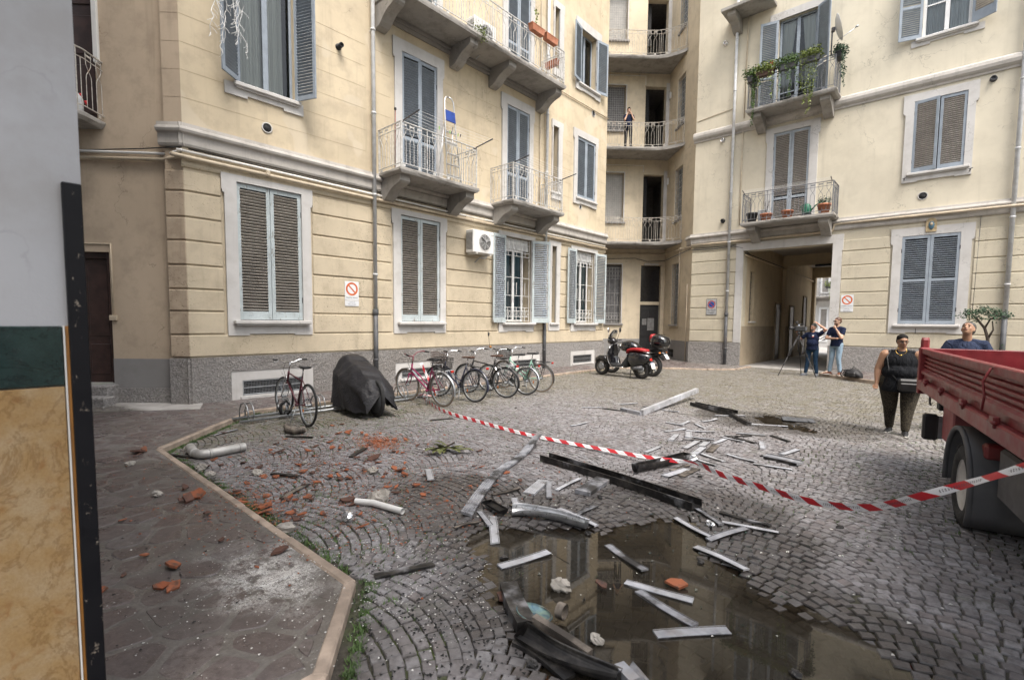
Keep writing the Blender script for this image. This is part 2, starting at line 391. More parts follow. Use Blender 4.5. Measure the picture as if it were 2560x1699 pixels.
def profile(F, par, m, u0, u1, pts, name='cornice'):
    """pts: (d, z) polygon extruded along u"""
    mb = MB(); mb.poly([pts], lambda a, b, k: F.p(k, a, b), u0, u1, back=True); return mb.build(name, m, par)
def courses(F, par, m, joints, spans_for, d=.035, gap=.013):
    for i in range(len(joints)-1):
        z0, z1 = joints[i]+gap, joints[i+1]-gap
        for a, b in spans_for(i, z0, z1):
            mb = MB(); fbox(mb, F, a, b, -.02, d+random.uniform(-.004, .004), z0, z1, .016); mb.build('rusticated_course', m, par)
def cut(u0, u1, gaps):
    out = []; x = u0
    for a, b in sorted(gaps):
        if a > x: out.append((x, a))
        x = max(x, b)
    if x < u1: out.append((x, u1))
    return [(a, b) for a, b in out if b-a > .04]
def surround(F, par, m, u0, u1, z0, z1, hole, ear=.05, earz=.38, notch=True, d=.055):
    """stucco window surround with ears at the head and a stepped apron"""
    q = (u1-u0)*.22
    o = [(u0+ear, z0), (u0+ear+q, z0), (u0+ear+q, z0+.03), (u1-ear-q, z0+.03), (u1-ear-q, z0), (u1-ear, z0)] if notch else [(u0+ear, z0), (u1-ear, z0)]
    o += [(u1-ear, z1-earz), (u1-ear*.3, z1-earz), (u1-ear*.3, z1-earz+.05), (u1, z1-earz+.05), (u1, z1), (u0, z1), (u0, z1-earz+.05), (u0+ear*.3, z1-earz+.05), (u0+ear*.3, z1-earz), (u0+ear, z1-earz)]
    mb = MB(); mb.poly([o, rect(*hole)[::-1]], F.q, -.02, d); return mb.build('window_surround', m, par)
def sill(F, par, m, u0, u1, z, d=.15, h=.075):
    mb = MB(); fbox(mb, F, u0, u1, -.05, d, z-h, z, .012); fbox(mb, F, u0+.04, u1-.04, 0, d-.04, z-h-.03, z-h, 0); return mb.build('window_sill', m, par)
SLATS = {}
def leaf(F, par, uh, z0, z1, w, side, ang, mf, msl, single=False, d=.0, mid=None, bot=.17, pitch=.062, tilt=40):
    H = z1-z0; t = .036; st = .075; mb = MB(); sx = side
    def bx(x0, x1, za, zb, th=t, bev=.004): mb.box((sx*(x0+x1)/2, 0, (za+zb)/2), (x1-x0, th, zb-za), None, bev)
    bx(0, st, 0, H); bx(w-st, w, 0, H); bx(st, w-st, H-.09, H, t-.004); bx(st, w-st, 0, bot, t-.004)
    if mid: bx(st, w-st, mid, mid+.09, t-.004)
    o = mb.build('shutter', mf, par, F.p(uh, d, z0)-par.location, (0, 0, F.ang+(-R_(ang) if side > 0 else R_(ang))))
    for zz in (.22*H, .78*H):                      # hinges
        pass
    hb = MB()
    for zz in (.16*H, .84*H): hb.box((sx*.0, -.022, zz), (.02, .018, .12), None, .003)
    child(hb, 'hinge', m_blk, o)
    key = round(w, 2)
    if key not in SLATS:
        s = MB(); s.box((0, 0, 0), (w-2*st+.01, .05, .009), Matrix.Rotation(R_(-tilt), 3, 'X')); me = s.mesh('slat'); SLATS[key] = me
    zs = []; z = bot+.03
    while z < H-.1:
        if not (mid and mid-.03 < z < mid+.115): zs.append(z)
        z += pitch
    me0 = SLATS[key]
    if single:
        k2 = (key, msl.name)
        if k2 not in SLATS:
            me = me0.copy(); me.materials.append(msl); SLATS[k2] = me
        for z in zs:
            c = bpy.data.objects.new('slat', SLATS[k2]); COL.objects.link(c); c.parent = o
            c.location = (sx*w/2, random.uniform(-.002, .002), z+random.uniform(-.002, .002)); c.rotation_euler = (R_(random.uniform(-3, 3)), R_(random.uniform(-.3, .3)), 0)
    else:
        s = MB(); rotm = Matrix.Rotation(R_(-tilt), 3, 'X')
        for z in zs: s.box((sx*w/2, 0, z), (w-2*st+.01, .05, .009), rotm)
        child(s, 'slats', msl, o, fix=False)['kind'] = 'stuff'
    return o
def backing(F, par, u0, u1, z0, z1, d=-.16, m=None, name='unlit_room_sheet'):  # default is a near-black sheet in place of the unlit room
    mb = MB(); fbox(mb, F, u0, u1, d-.02, d, z0, z1); return mb.build(name, m or m_dark, par)
def room(F, par, u0, u1, z0, z1, d0=-.35, d1=-2.2):
    mb = MB(); a, b = u0-.5, u1+.5; c, e = z0-.05, z1+.2
    P = [F.p(x, y, z) for y in (d0, d1) for x, z in ((a, c), (b, c), (b, e), (a, e))]
    mb.add(P, [(0, 1, 5, 4), (1, 2, 6, 5), (2, 3, 7, 6), (3, 0, 4, 7), (4, 5, 6, 7)]); return mb.build('room_interior', m_room, par, fix=False)
def casement(F, par, u0, u1, z0, z1, m, d=-.14, panes=1, curt=None, fr=.055, gap=.0, transom=None):
    """two-leaf window: frame part with panes as sub-parts"""
    mid = (u0+u1)/2; mb = MB()
    fbox(mb, F, u0, u0+fr, d-.05, d, z0, z1, .005); fbox(mb, F, u1-fr, u1, d-.05, d, z0, z1, .005)
    fbox(mb, F, u0+fr, u1-fr, d-.05, d, z1-fr, z1, .005); fbox(mb, F, u0+fr, u1-fr, d-.05, d, z0, z0+fr*1.3, .005)
    fbox(mb, F, mid-.055, mid+.055, d-.05, d+.012, z0+fr*1.3, z1-fr, .006)
    zz = [z0+fr*1.3]
    if transom:
        fbox(mb, F, u0+fr, mid-.055, d-.045, d-.004, transom, transom+.045, .004); fbox(mb, F, mid+.055, u1-fr, d-.045, d-.004, transom, transom+.045, .004)
    o = mb.build('window', m, par)
    for a, b in ((u0+fr, mid-.055), (mid+.055, u1-fr)):
        for c, e in (((z0+fr*1.3, transom), (transom+.045, z1-fr)) if transom else ((z0+fr*1.3, z1-fr),)):
            g = MB(); g.add([F.p(a, d-.025, c), F.p(b, d-.025, c), F.p(b, d-.025, e), F.p(a, d-.025, e)], [(0, 1, 2, 3)]); g.build('pane', m_glass, o, fix=False)
    if curt:
        for a, b, amp in curt[1]:
            n = 40; vs = []
            for i in range(n+1):
                u = a+(b-a)*i/n; w = .03*math.sin(i*1.35)+.014*math.sin(i*3.1+a*7)
                for z, k in ((z0+.03, 1.0), (z0+(z1-z0)*.5, .75), (z1-.03, .5)):
                    uu = u if amp == 0 else (a+(u-a)*(1-amp*(.3+.7*math.sin(PI*(1-(z-z0)/(z1-z0))*.8))) if amp > 0 else b+(u-b)*(1+amp*(.3+.7*math.sin(PI*(1-(z-z0)/(z1-z0))*.8))))
                    vs.append(F.p(uu, d-.12+w*k, z))
            c = MB(); c.add(vs, [(i*3+k, i*3+3+k, i*3+4+k, i*3+1+k) for i in range(n) for k in (0, 1)], True); c.build('curtain', curt[0], o, fix=False)
    return o
def railing(path, H, par, m, unit=.235, seed=1, plates=True, name='railing'):
    P = [Vector(p) for p in path]; seg = [(P[i+1]-P[i]).length for i in range(len(P)-1)]; L = sum(seg)
    def at(s):
        s = max(0, min(L, s))
        for i, l in enumerate(seg):
            if s <= l or i == len(seg)-1: return P[i]+(P[i+1]-P[i])*(s/l)
            s -= l
    mb = MB(); Z = Vector((0, 0, 1)); zb, zm = .10, H*.86
    for z, r in ((H, .014), (zm, .009), (zb, .011)):
        for i in range(len(P)-1): mb.bar(P[i]+Z*z, P[i+1]+Z*z, r*2.2 if z == H else r*1.6, r*1.5)
    n = max(2, round(L/unit)); u = L/n; r = .0075
    for k in range(n):
        s0 = (k+.5)*u; h = u*.26
        if k % 5 == 2:
            mb.bar(at(s0)+Z*.0, at(s0)+Z*H, .017, .017, (1, 0, 0))
            for q in (-h*1.2, h*1.2): mb.bar(at(s0+q)+Z*zb, at(s0+q)+Z*zm, .012, .012, (1, 0, 0))
        else:
            for q in (-h, h):
                pts = [(q, zb), (q, H*.56), (q*.85, H*.62), (q*.25, H*.68), (-q*.25, H*.72), (-q*.9, H*.79), (-q, zm), (-q, H)]
                mb.tube([at(s0+a)+Z*z for a, z in pts], r, 4, cap=False)
            if plates:
                d = (at(s0+.05)-at(s0-.05)).normalized()
                mb.bar(at(s0-h*1.15)+Z*(H*.935), at(s0+h*1.15)+Z*(H*.935), .012, .034)
                if k % 2 == 0: mb.bar(at(s0-.04)+Z*(zb-.045), at(s0+.04)+Z*(zb-.045), .01, .055)
    for i, p in enumerate(P):
        if i in (0, len(P)-1) or (0 < i < len(P)-1 and (P[i]-P[i-1]).normalized().dot((P[i+1]-P[i]).normalized()) < .5):
            mb.bar(p, p+Z*(H+.01), .026, .026, (1, 0, 0))
    return mb.build(name, m, par, fix=False)
def worn_slab(poly, z0, z1, par, m, name='balcony', n=14):
    """slab from a plan polygon (counter-clockwise), edges broken up a little"""
    P = []
    for i in range(len(poly)):
        a, b = Vector(poly[i]), Vector(poly[(i+1) % len(poly)]); k = max(1, int((b-a).length/.16))
        for j in range(k): P.append(a+(b-a)*(j/k))
    c = sum(P, Vector((0, 0)))/len(P); mb = MB(); rr = []
    for z, off, amp in ((z1, 0, .004), (z1-.02, .018, .012), (z1-(z1-z0)*.55, .016, .010), (z0+.02, -.02, .006), (z0, -.04, .0)):
        rr.append([Vector((*(p+(p-c).normalized()*(off+random.uniform(-amp, amp))), z+random.uniform(-amp, amp)*.5)) for p in P])
    mb.rings(rr, True, False, False)
    for ring, rev in ((rr[0], False), (rr[-1], True)):
        tri = tessellate_polygon([[Vector((v.x, v.y, 0)) for v in ring]]); mb.add(ring, tri)
    return mb.build(name, m, par)
BRK = [(0, 0), (.86, 0), (.86, -.14), (.80, -.19), (.70, -.22), (.56, -.26), (.42, -.34), (.30, -.44), (.20, -.50), (.06, -.53), (0, -.53)]
def balcony(F, par, u0, u1, d, z, brackets, mr, H=1.06, bw=.3, slabm=None, th=.13, bk=1.0):
    pl = [F.p(u0, -.02, 0), F.p(u0, d, 0), F.p(u1, d, 0), F.p(u1, -.02, 0)]
    sl = worn_slab([(p.x, p.y) for p in pl], z-th, z, par, slabm or m_conc)
    for b in brackets:
        mb = MB(); mb.poly([[(x*bk*d, y*bk) for x, y in BRK]], lambda a, c, k: F.p(k, a, z-th+c), b-bw/2, b+bw/2, back=True); mb.build('bracket', m_conc, sl)
    mb = MB(); fbox(mb, F, u0+.02, u1-.02, 0, .1, z-th-.1, z-th-.002, .01); fbox(mb, F, u0+.02, u1-.02, 0, .06, z-th-.2, z-th-.1, .01); mb.build('slab_moulding', m_soff, sl)
    e = .05
    railing([F.p(u0+e, .0, z), F.p(u0+e, d-e, z), F.p(u1-e, d-e, z), F.p(u1-e, .0, z)], H, sl, mr)
    return sl
def downpipe(F, par, u, z0, zi, z1, d=.11, r=.05, du=0.0):
    mb = MB(); mb.tube([F.p(u, d, zi), F.p(u+du, d, z1)], r, 12); o = mb.build('downpipe', m_pipe, par)
    z = zi+.9
    while z < z1-.3:
        c = MB(); k = (z-zi)/(z1-zi); c.lathe([(r+.004, -.025), (r+.014, -.02), (r+.014, .02), (r+.004, .025)], 12, F.p(u+du*k, d, z)); c.bar(F.p(u+du*k, d-.04, z), F.p(u+du*k-.02, -.02, z), .014, .014); z += 1.95; c.build('pipe_clip', m_pipe, o)
    mb = MB(); mb.tube([F.p(u, d, z0), F.p(u, d, zi)], r+.008, 12); mb.lathe([(r+.008, -.1), (r+.024, -.09), (r+.024, .03), (r+.004, .04)], 12, F.p(u, d, zi)); mb.lathe([(r+.006, -.03), (r+.02, -.02), (r+.02, .02), (r+.006, .03)], 12, F.p(u, d, z0+.62)); mb.build('iron_shoe', m_iron, par)
def conduit(par, pts, r, m, name='conduit', n=8):
    mb = MB(); mb.tube(pts, r, n); return mb.build(name, m, par)
def vent_grille(F, par, u0, u1, z0, z1, d):
    mb = MB(); fbox(mb, F, u0, u1, d-.05, d-.04, z0, z1); o = mb.build('vent', m_dark, par)
    g = MB(); fr = .03
    for a, b, c, e in ((u0, u0+fr, z0, z1), (u1-fr, u1, z0, z1), (u0+fr, u1-fr, z1-fr, z1), (u0+fr, u1-fr, z0, z0+fr), (u0+fr, u1-fr, (z0+z1)/2-.01, (z0+z1)/2+.01)): fbox(g, F, a, b, d-.03, d+.006, c, e, .003)
    n = int((u1-u0)/.03)
    for i in range(1, n): g.bar(F.p(u0+(u1-u0)*i/n, d-.015, z0), F.p(u0+(u1-u0)*i/n, d-.015, z1), .004, .004, (1, 0, 0))
    n = int((z1-z0)/.03)
    for i in range(1, n): g.bar(F.p(u0, d-.013, z0+(z1-z0)*i/n), F.p(u1, d-.013, z0+(z1-z0)*i/n), .004, .004)
    g.build('vent_mesh', m_galv, o, fix=False)
def stub(F, par, u, z, r=.055, L=.14, m=None, cap=True, name='flue_stub'):
    mb = MB(); mb.lathe([(r+.02, 0), (r+.02, .012), (r, .016), (r, L), (r*.8, L), (r*.75, L-.05)], 14, F.p(u, 0, z), F.N); return mb.build(name, m or m_galv, par)
def roundvent(F, par, u, z, r=.09, d=.004):
    mb = MB(); mb.lathe([(r+.02, 0), (r+.02, .014), (r, .018), (r-.005, .004)], 18, F.p(u, d, z), F.N, cap=False); o = mb.build('round_vent', m_trim, par)
    mb = MB(); mb.lathe([(r, 0), (r, .003)], 18, F.p(u, d, z), F.N); mb.build('vent_disc', m_dark, o)
TOP = 17.6
# ---------------------------------------------------------------- left block
bL = thing('apartment_building', 'ochre apartment block on the left with bicycles parked along its plinth', 'building', (XL, 10.2, 0))
GW = [(3.44, 5.29, 3.72, 5.04), (7.38, 9.23, 7.66, 8.98), (11.34, 13.17, 11.66, 12.99), (15.29, 17.11, 15.61, 16.93)]
gh = [(a, b, 1.69, 4.47) for _, _, a, b in GW]+[(14.13, 14.40, 1.69, 4.44)]
FW = [(3.84, 4.96, 6.42, 9.0), (7.73, 8.88, 5.45, 8.6), (11.71, 12.81, 5.45, 8.58), (14.10, 14.42, 6.35, 8.62), (15.60, 16.83, 6.42, 8.68),
      (7.73, 8.88, 9.52, 12.6), (11.71, 12.81, 9.52, 12.6), (14.11, 14.39, 10.6, 12.63), (15.72, 16.78, 10.62, 12.6), (3.84, 4.96, 10.5, 12.8)]
wall(FL, bL, m_rusL, 2.82, 17.69, .9, 4.93, gh)
wall(FL, bL, m_wallL, 2.82, 17.69, 4.93, TOP, FW)
mb = MB(); mb.add([FL.p(17.69, 0, 0), FL.p(17.69, -6, 0), FL.p(17.69, -6, TOP), FL.p(17.69, 0, TOP)], [(0, 1, 2, 3)]); mb.build('end_wall', m_wallL, bL, fix=False)
mb = MB(); fbox(mb, FL, 2.7, 17.9, -8, .55, TOP, TOP+.25, .02); mb.build('roof', m_corn, bL)
JL = [.955, 1.40, 1.85, 2.275, 2.73, 3.19, 3.63, 4.11, 4.50]
def spL(i, z0, z1): return [(2.80, 17.70)] if i == 0 else cut(2.80, 17.70, [(a, b) for a, b, _, _ in GW]+[(13.94, 14.65)])
courses(FL, bL, m_rusL, JL, spL)
vents = [(3.52, 5.24, .02, .645, 3.73, 4.98, .12, .44), (7.46, 9.1, .1, .6, 7.66, 8.9, .17, .42), (11.9, 13.5, .1, .6, 12.1, 13.3, .17, .42), (15.35, 17.04, .05, .63, 15.54, 16.82, .13, .44)]
mb = MB(); mb.poly([rect(2.76, 17.73, -.05, .945)]+[rect(a, b, c, e)[::-1] for a, b, c, e, *_ in vents], FL.q, -.05, .06); mb.build('plinth', m_plinth, bL)
for a, b, c, e, g0, g1, g2, g3 in vents:
    mb = MB(); mb.poly([rect(a, b, c, e), rect(g0, g1, g2, g3)[::-1]], FL.q, -.05, .045); mb.build('vent_surround', m_trim, bL); vent_grille(FL, bL, g0, g1, g2, g3, .03)
    mb = MB(); fbox(mb, FL, g0-.05, g1+.05, .045, .09, g2-.07, g2-.005, .008); mb.build('vent_sill', m_trim, bL)
CORN = [(0, 5.34), (.10, 5.34), (.11, 5.27), (.145, 5.25), (.16, 5.21), (.145, 5.17), (.09, 5.15), (.08, 5.14), (.08, 4.97), (.06, 4.93), (0, 4.92)]
profile(FL, bL, m_corn, 2.74, 17.74, CORN)
mb = MB(); fbox(mb, FL, 2.79, 17.71, -.01, .03, 4.66, 4.915, .006); mb.build('frieze', m_rusL, bL)
profile(FL, bL, m_rusL, 2.78, 17.72, [(0, 4.66), (.05, 4.66), (.05, 4.60), (.03, 4.56), (0, 4.55)], 'string_course')
for i, (a, b, c, e) in enumerate(GW):
    surround(FL, bL, m_trim, a, b, 1.375, 4.60, (c, e, 1.69, 4.47)); sill(FL, bL, m_trim, c-.13, e+.12, 1.685, .19)
surround(FL, bL, m_trim, 13.94, 14.65, 1.40, 4.62, (14.13, 14.40, 1.69, 4.44), .03, .38, False); sill(FL, bL, m_trim, 14.02, 14.52, 1.685, .12)
backing(FL, bL, 14.1, 14.43, 1.65, 4.5, -.3)
g = MB()
for z in (2.3, 3.0, 3.7): fbox(g, FL, 14.13, 14.40, -.12, -.1, z, z+.02)
g.build('window_grille', m_iron, bL)
for i in (0, 1):
    _, _, c, e = GW[i]; w = (e-c)/2-.004; backing(FL, bL, c-.02, e+.02, 1.66, 4.5)
    leaf(FL, bL, c, 1.70, 4.46, w, 1, 0, m_shut_old, m_slat_old, True, -.01); leaf(FL, bL, e, 1.70, 4.46, w, -1, 0, m_shut_old, m_slat_old, True, -.01)
def grille(F, par, u0, u1, z0, z1, d, m, name='window_grille'):
    g = MB(); n = 6; t = .016
    for z in (z0+.03, z0+.16, z0+.36, z0+.47, z0+.86, (z0+z1)/2+.1, z1-.55, z1-.42, z1-.16, z1-.03): g.bar(F.p(u0, d, z), F.p(u1, d, z), t, t)
    for i in range(n+1):
        u = u0+(u1-u0)*i/n; full = i in (0, 2, 4, 6)
        for a, b in (((z0, z1),) if full else ((z0, z0+.47), (z1-.55, z1), (z0+.9, z0+1.3))): g.bar(F.p(u, d+.008, a), F.p(u, d+.008, b), t, t, (1, 0, 0))
    for i in range(n):
        u = u0+(u1-u0)*(i+.5)/n
        for zc in (z0+.265, z1-.29):
            q = [F.p(u+.06*math.cos(k*PI/4), d+.004, zc+.085*math.sin(k*PI/4)) for k in range(8)]; g.tube(q, .007, 4, closed=True)
    return g.build(name, m, par, fix=False)
m_gril = plain('grille_pale', (.62, .63, .63), .5, 0, .12, 9, .03, 50, (.35, .28, .22), .4, obj=False)
for i in (2, 3):
    _, _, c, e = GW[i]; room(FL, bL, c, e, 1.69, 4.47)
    casement(FL, bL, c+.1, e-.22, 1.71, 4.1, m_whitef, -.16, curt=(m_curtb, [(c+.15, (c+e)/2-.08, 0), ((c+e)/2-.06, e-.25, 0)]))
    mb = MB(); fbox(mb, FL, c+.02, e-.02, -.2, -.12, 4.1, 4.46, .01)
    for k in range(6): fbox(mb, FL, c+.03, e-.03, -.121, -.112, 4.12+k*.055, 4.16+k*.055, .004)
    mb.build('roller_box', m_whitef, bL); grille(FL, bL, c+.03, e-.03, 1.72, 4.44, -.06, m_gril)
    leaf(FL, bL, c, 1.68, 4.46, .66, 1, 173, m_shut_old, m_shut2, i == 2, .075, tilt=-40); leaf(FL, bL, e, 1.68, 4.46, .66, -1, 150 if i == 2 else 172, m_shut_old, m_shut2, i == 2, .075, tilt=-40)
# first floor of the left block
def apron(F, par, m, u0, u1, zt, h=.24, d=.04):
    q = (u1-u0)*.27; mb = MB(); mb.poly([[(u0, zt-h), (u0+q, zt-h), (u0+q, zt-h+.05), (u1-q, zt-h+.05), (u1-q, zt-h), (u1, zt-h), (u1, zt), (u0, zt)]], F.q, -.02, d); mb.build('sill_apron', m, par)
a, b, c, e = FW[0]
room(FL, bL, a, b, c, e); casement(FL, bL, a, b, c, e, m_shut, -.1, curt=(m_curt, [(a+.03, a+.56, 0), (b-.56, b-.16, 0)]))
sill(FL, bL, m_trim, 3.72, 5.06, 6.42, .13, .08); apron(FL, bL, m_trim, 3.56, 5.13, 6.40)
leaf(FL, bL, a, c, e, .56, 1, 140, m_shut, m_shut, False, .04, bot=.1, pitch=.064, tilt=-40); leaf(FL, bL, b, c, e, .56, -1, 112, m_shut, m_shut, False, .04, bot=.1, pitch=.064, tilt=-40)
for k in (1, 2, 5, 6):
    a, b, c, e = FW[k]; z0s = c
    surround(FL, bL, m_trim, a-.27, b+.25, c, e+.28, (a, b, c+.0001, e), .05, .5, False, .05); backing(FL, bL, a-.02, b+.02, c, e+.02)
    w = (b-a)/2-.004; leaf(FL, bL, a, c+.02, e-.01, w, 1, 6 if k == 1 else 0, m_shut, m_shut, False, .0, .95, .12, .064); leaf(FL, bL, b, c+.02, e-.01, w, -1, 0, m_shut, m_shut, False, .0, .95, .12, .064)
a, b, c, e = FW[3]; surround(FL, bL, m_trim, 14.02, 14.68, c-.25, 8.83, (a, b, c, e), .03, .3, False); backing(FL, bL, a-.02, b+.02, c, e, -.3); sill(FL, bL, m_trim, 14.02, 14.55, c, .1)
a, b, c, e = FW[7]; surround(FL, bL, m_trim, 14.02, 14.66, c-.25, 12.85, (a, b, c, e), .03, .3, False); backing(FL, bL, a-.02, b+.02, c, e, -.3)
a, b, c, e = FW[4]; surround(FL, bL, m_trim, 15.34, 17.02, 6.19, 8.93, (a, b, c, e)); sill(FL, bL, m_trim, 15.5, 16.95, 6.44, .12); backing(FL, bL, a-.02, b+.02, c, e)
w = (b-a)/2-.004; leaf(FL, bL, a, c+.02, e-.01, w, 1, 0, m_shut, m_shut, False, 0, None, .12, .064); leaf(FL, bL, b, c+.02, e-.01, w, -1, 0, m_shut, m_shut, False, 0, None, .12, .064)
a, b, c, e = FW[8]; surround(FL, bL, m_trim, 15.4, 17.1, 10.36, 12.9, (a, b, c, e), .03, .3); sill(FL, bL, m_trim, 15.56, 17.0, 10.62, .13); room(FL, bL, a, b, c, e)
casement(FL, bL, a, b, c, e, m_shut, -.2)
leaf(FL, bL, a, c, e, .6, 1, 168, m_shut, m_shut, False, .06, None, .1, .064, -40); leaf(FL, bL, b, c, e, .6, -1, 168, m_shut, m_shut, False, .06, None, .1, .064, -40)
a, b, c, e = FW[9]; backing(FL, bL, a-.02, b+.02, c, e)
balcony(FL, bL, 7.0, 9.56, 1.0, 5.36, (7.22, 9.36), m_rail); balcony(FL, bL, 10.97, 13.5, 1.0, 5.36, (11.2, 13.28), m_rail)
balcony(FL, bL, 6.95, 13.5, 1.0, 9.46, (7.1, 9.5, 11.05, 13.3), m_rail)
downpipe(FL, bL, 6.84, .1, 1.95, TOP, .12); downpipe(FL, bL, 13.66, .1, 2.08, TOP, .12)
roundvent(FL, bL, 4.36, 5.71); roundvent(FL, bL, 16.67, 9.82, .1); roundvent(FL, bL, 15.9, 6.12, .07)
stub(FL, bL, 6.0, 8.0, .055, .16, m_blk)
conduit(bL, [FL.p(2.6, .12, 4.72), FL.p(2.86, .1, 4.72), FL.p(6.6, .1, 4.70), FL.p(17.7, .1, 4.72)], .04, m_cream, 'gas_pipe')
conduit(bL, [FL.p(2.7, .08, 4.83), FL.p(4.6, .08, 4.83), FL.p(9, .08, 4.8), FL.p(17.6, .08, 4.82)], .024, m_white, 'cable_duct')
conduit(bL, [FL.p(2.9, .06, 4.89), FL.p(5.6, .065, 4.875), FL.p(8.3, .06, 4.885), FL.p(12.3, .065, 4.87), FL.p(17.6, .06, 4.885)], .012, m_blk, 'cable')
mb = MB(); fbox(mb, FL, 9.9, 10.7, .04, .1, 4.75, 4.83, .01); mb.build('lamp_batten', m_cream, bL)
conduit(bL, [FL.p(13.35, .05, 9.2), FL.p(13.35, .05, 12), FL.p(13.36, .05, 15)], .018, m_cream); conduit(bL, [FL.p(13.36, .05, 5.5), FL.p(13.36, .05, 8.9)], .018, m_cream)
conduit(bL, [FL.p(13.6, .04, 9.93), FL.p(17.72, .04, 9.93)], .02, m_cream)
mb = MB(); mb.bar(FL.p(4.31, .11, 4.70), FL.p(4.31, .11, 4.80), .08, .08, (1, 0, 0), .01); mb.build('pipe_joint', m_cream, bL)
# faint ashlar joints on the upper left wall: cut lines drawn as thin strips, their shade put into the colour
m_jl = stucco('joint_shadow', (.44, .36, .25), (.3, .24, .16), .4)
for z in (5.83, 6.33, 6.83, 7.33, 7.83, 8.33):
    for a, b in cut(2.83, 6.7, [(3.55, 5.15)] if z > 6.1 else [])+cut(6.95, 17.68, [(7.4, 9.2), (11.38, 13.1), (14, 14.7), (15.3, 17.05)]):
        mb = MB(); fbox(mb, FL, a, b, -.002, .0025, z, z+.006); mb.build('ashlar_line', m_jl, bL, fix=False)
# ---------------------------------------------------------------- right block
bR = thing('apartment_building', 'cream apartment block at the back right with the vehicle passage', 'building', (-3.5, YR, 0))
AR = (-6.41, -3.43, -.2, 4.585)
MW = (-1.49, -.07, 1.75, 4.60); NW = (-1.39, -.13, 6.60, 8.85); OW = (-1.33, -.17, 10.78, 13.1); PW = (-5.50, -4.30, 5.52, 8.85); QW = (-5.5, -4.24, 9.65, 12.94)
wall(FR, bR, m_rusR, -8.5, 9, .9, 4.93, [(AR[0], AR[1], .901, AR[3]), MW], th=.4)
wall(FR, bR, m_wallR, -8.5, 9, 4.93, TOP, [NW, OW, PW, QW], th=.4)
mb = MB(); fbox(mb, FR, -9, 9, -8, .55, TOP, TOP+.25, .02); mb.build('roof', m_corn, bR)
JR = [.96, 1.43, 1.905, 2.36, 2.835, 3.30, 3.77, 4.27, 4.66]
def spR(i, z0, z1): return cut(-8.5, 9, [(-6.68, -3.14)]+([(-1.79, .25)] if i > 0 else []))
courses(FR, bR, m_rusR, JR, spR)
for a, b in ((-8.52, -6.42), (-3.42, 9.0)):
    mb = MB(); fbox(mb, FR, a, b, -.05, .06, -.05, .95, .01); mb.build('plinth', m_plinth, bR)
mb = MB(); o = [(-3.14, .96), (-3.14, 4.30), (-3.11, 4.33), (-3.11, 4.88), (-6.69, 4.88), (-6.69, .96), (-6.42, .96), (-6.42, 4.585), (-3.42, 4.585), (-3.42, .96)]
mb.poly([o], FR.q, -.02, .07); mb.build('archway_surround', m_trim, bR)
CORR = [(d, z+.1) for d, z in CORN]
profile(FR, bR, m_corn, -8.56, 9, CORR)
profile(FR, bR, m_corn, -8.56, 9, [(0, 9.60), (.07, 9.58), (.13, 9.52), (.15, 9.42), (.13, 9.33), (.08, 9.27), (.05, 9.25), (.04, 9.19), (0, 9.18)], 'roll_moulding')
a, b, c, e = MW; surround(FR, bR, m_trim, -1.79, .25, 1.455, 4.86, MW, .06, .5); sill(FR, bR, m_trim, a-.12, b+.12, 1.745, .17); backing(FR, bR, a-.02, b+.02, c, e)
w = (b-a)/2-.004; leaf(FR, bR, a, c+.01, e-.01, w, 1, 0, m_shut, m_shut, False, .03, 1.36, .12, .068, 38); leaf(FR, bR, b, c+.01, e-.01, w, -1, 0, m_shut, m_shut, False, .03, 1.36, .12, .068, 38)
a, b, c, e = NW; surround(FR, bR, m_trim, -1.67, .12, 6.32, 9.08, NW, .06, .6); sill(FR, bR, m_trim, a-.1, b+.14, 6.6, .15); backing(FR, bR, a-.02, b+.02, c, e)
w = (b-a)/2-.004; leaf(FR, bR, a, c+.01, e-.01, w, 1, 12, m_shut, m_slat_b, False, .02, None, .14); leaf(FR, bR, b, c+.01, e-.01, w, -1, 0, m_shut, m_slat_b, False, .02, None, .14)
a, b, c, e = OW; room(FR, bR, a, b, c, e); sill(FR, bR, m_trim, a-.14, b+.17, 10.77, .14); apron(FR, bR, m_trim, -1.58, .13, 10.75, .2)
casement(FR, bR, a, b, c, e, m_whitef, -.1, curt=(m_curtw, [(a+.05, (a+b)/2, 0), ((a+b)/2, b-.05, 0)]), fr=.08, transom=11.75)
leaf(FR, bR, a, c, e, .6, 1, 165, m_shut, m_shut2, False, .05, .95, .12, .064, -40); leaf(FR, bR, b, c, e, .6, -1, 150, m_shut, m_slat_b, False, .05, None, .3, .064, -40)
a, b, c, e = PW; surround(FR, bR, m_trim, -5.78, -3.99, c, 9.06, (a, b, c+.0001, e), .05, .5, False); backing(FR, bR, a-.02, b+.02, c, e)
w = (b-a)/2-.004; leaf(FR, bR, a, c+.02, e-.01, w, 1, 0, m_shut2, m_slat_b, False, .0, .85, .12); leaf(FR, bR, b, c+.02, e-.01, w, -1, 0, m_shut2, m_slat_b, False, .0, .85, .12)
a, b, c, e = QW; surround(FR, bR, m_trim, -5.8, -3.95, c, 13.2, (a, b, c+.0001, e), .05, .5, False); room(FR, bR, a, b, c, e)
casement(FR, bR, a+.02, b-.02, c, e, m_shut, -.12, curt=(m_curt, [(a+.08, (a+b)/2-.02, .45), ((a+b)/2+.02, b-.08, -.45)]), fr=.07, transom=10.3)
leaf(FR, bR, a, c+.02, e, .6, 1, 168, m_shut, m_shut, False, .06, 1.2, .12, .064, -40); leaf(FR, bR, b, c+.02, e, .6, -1, 140, m_shut, m_shut, False, .06, 1.2, .12, .064, -40)
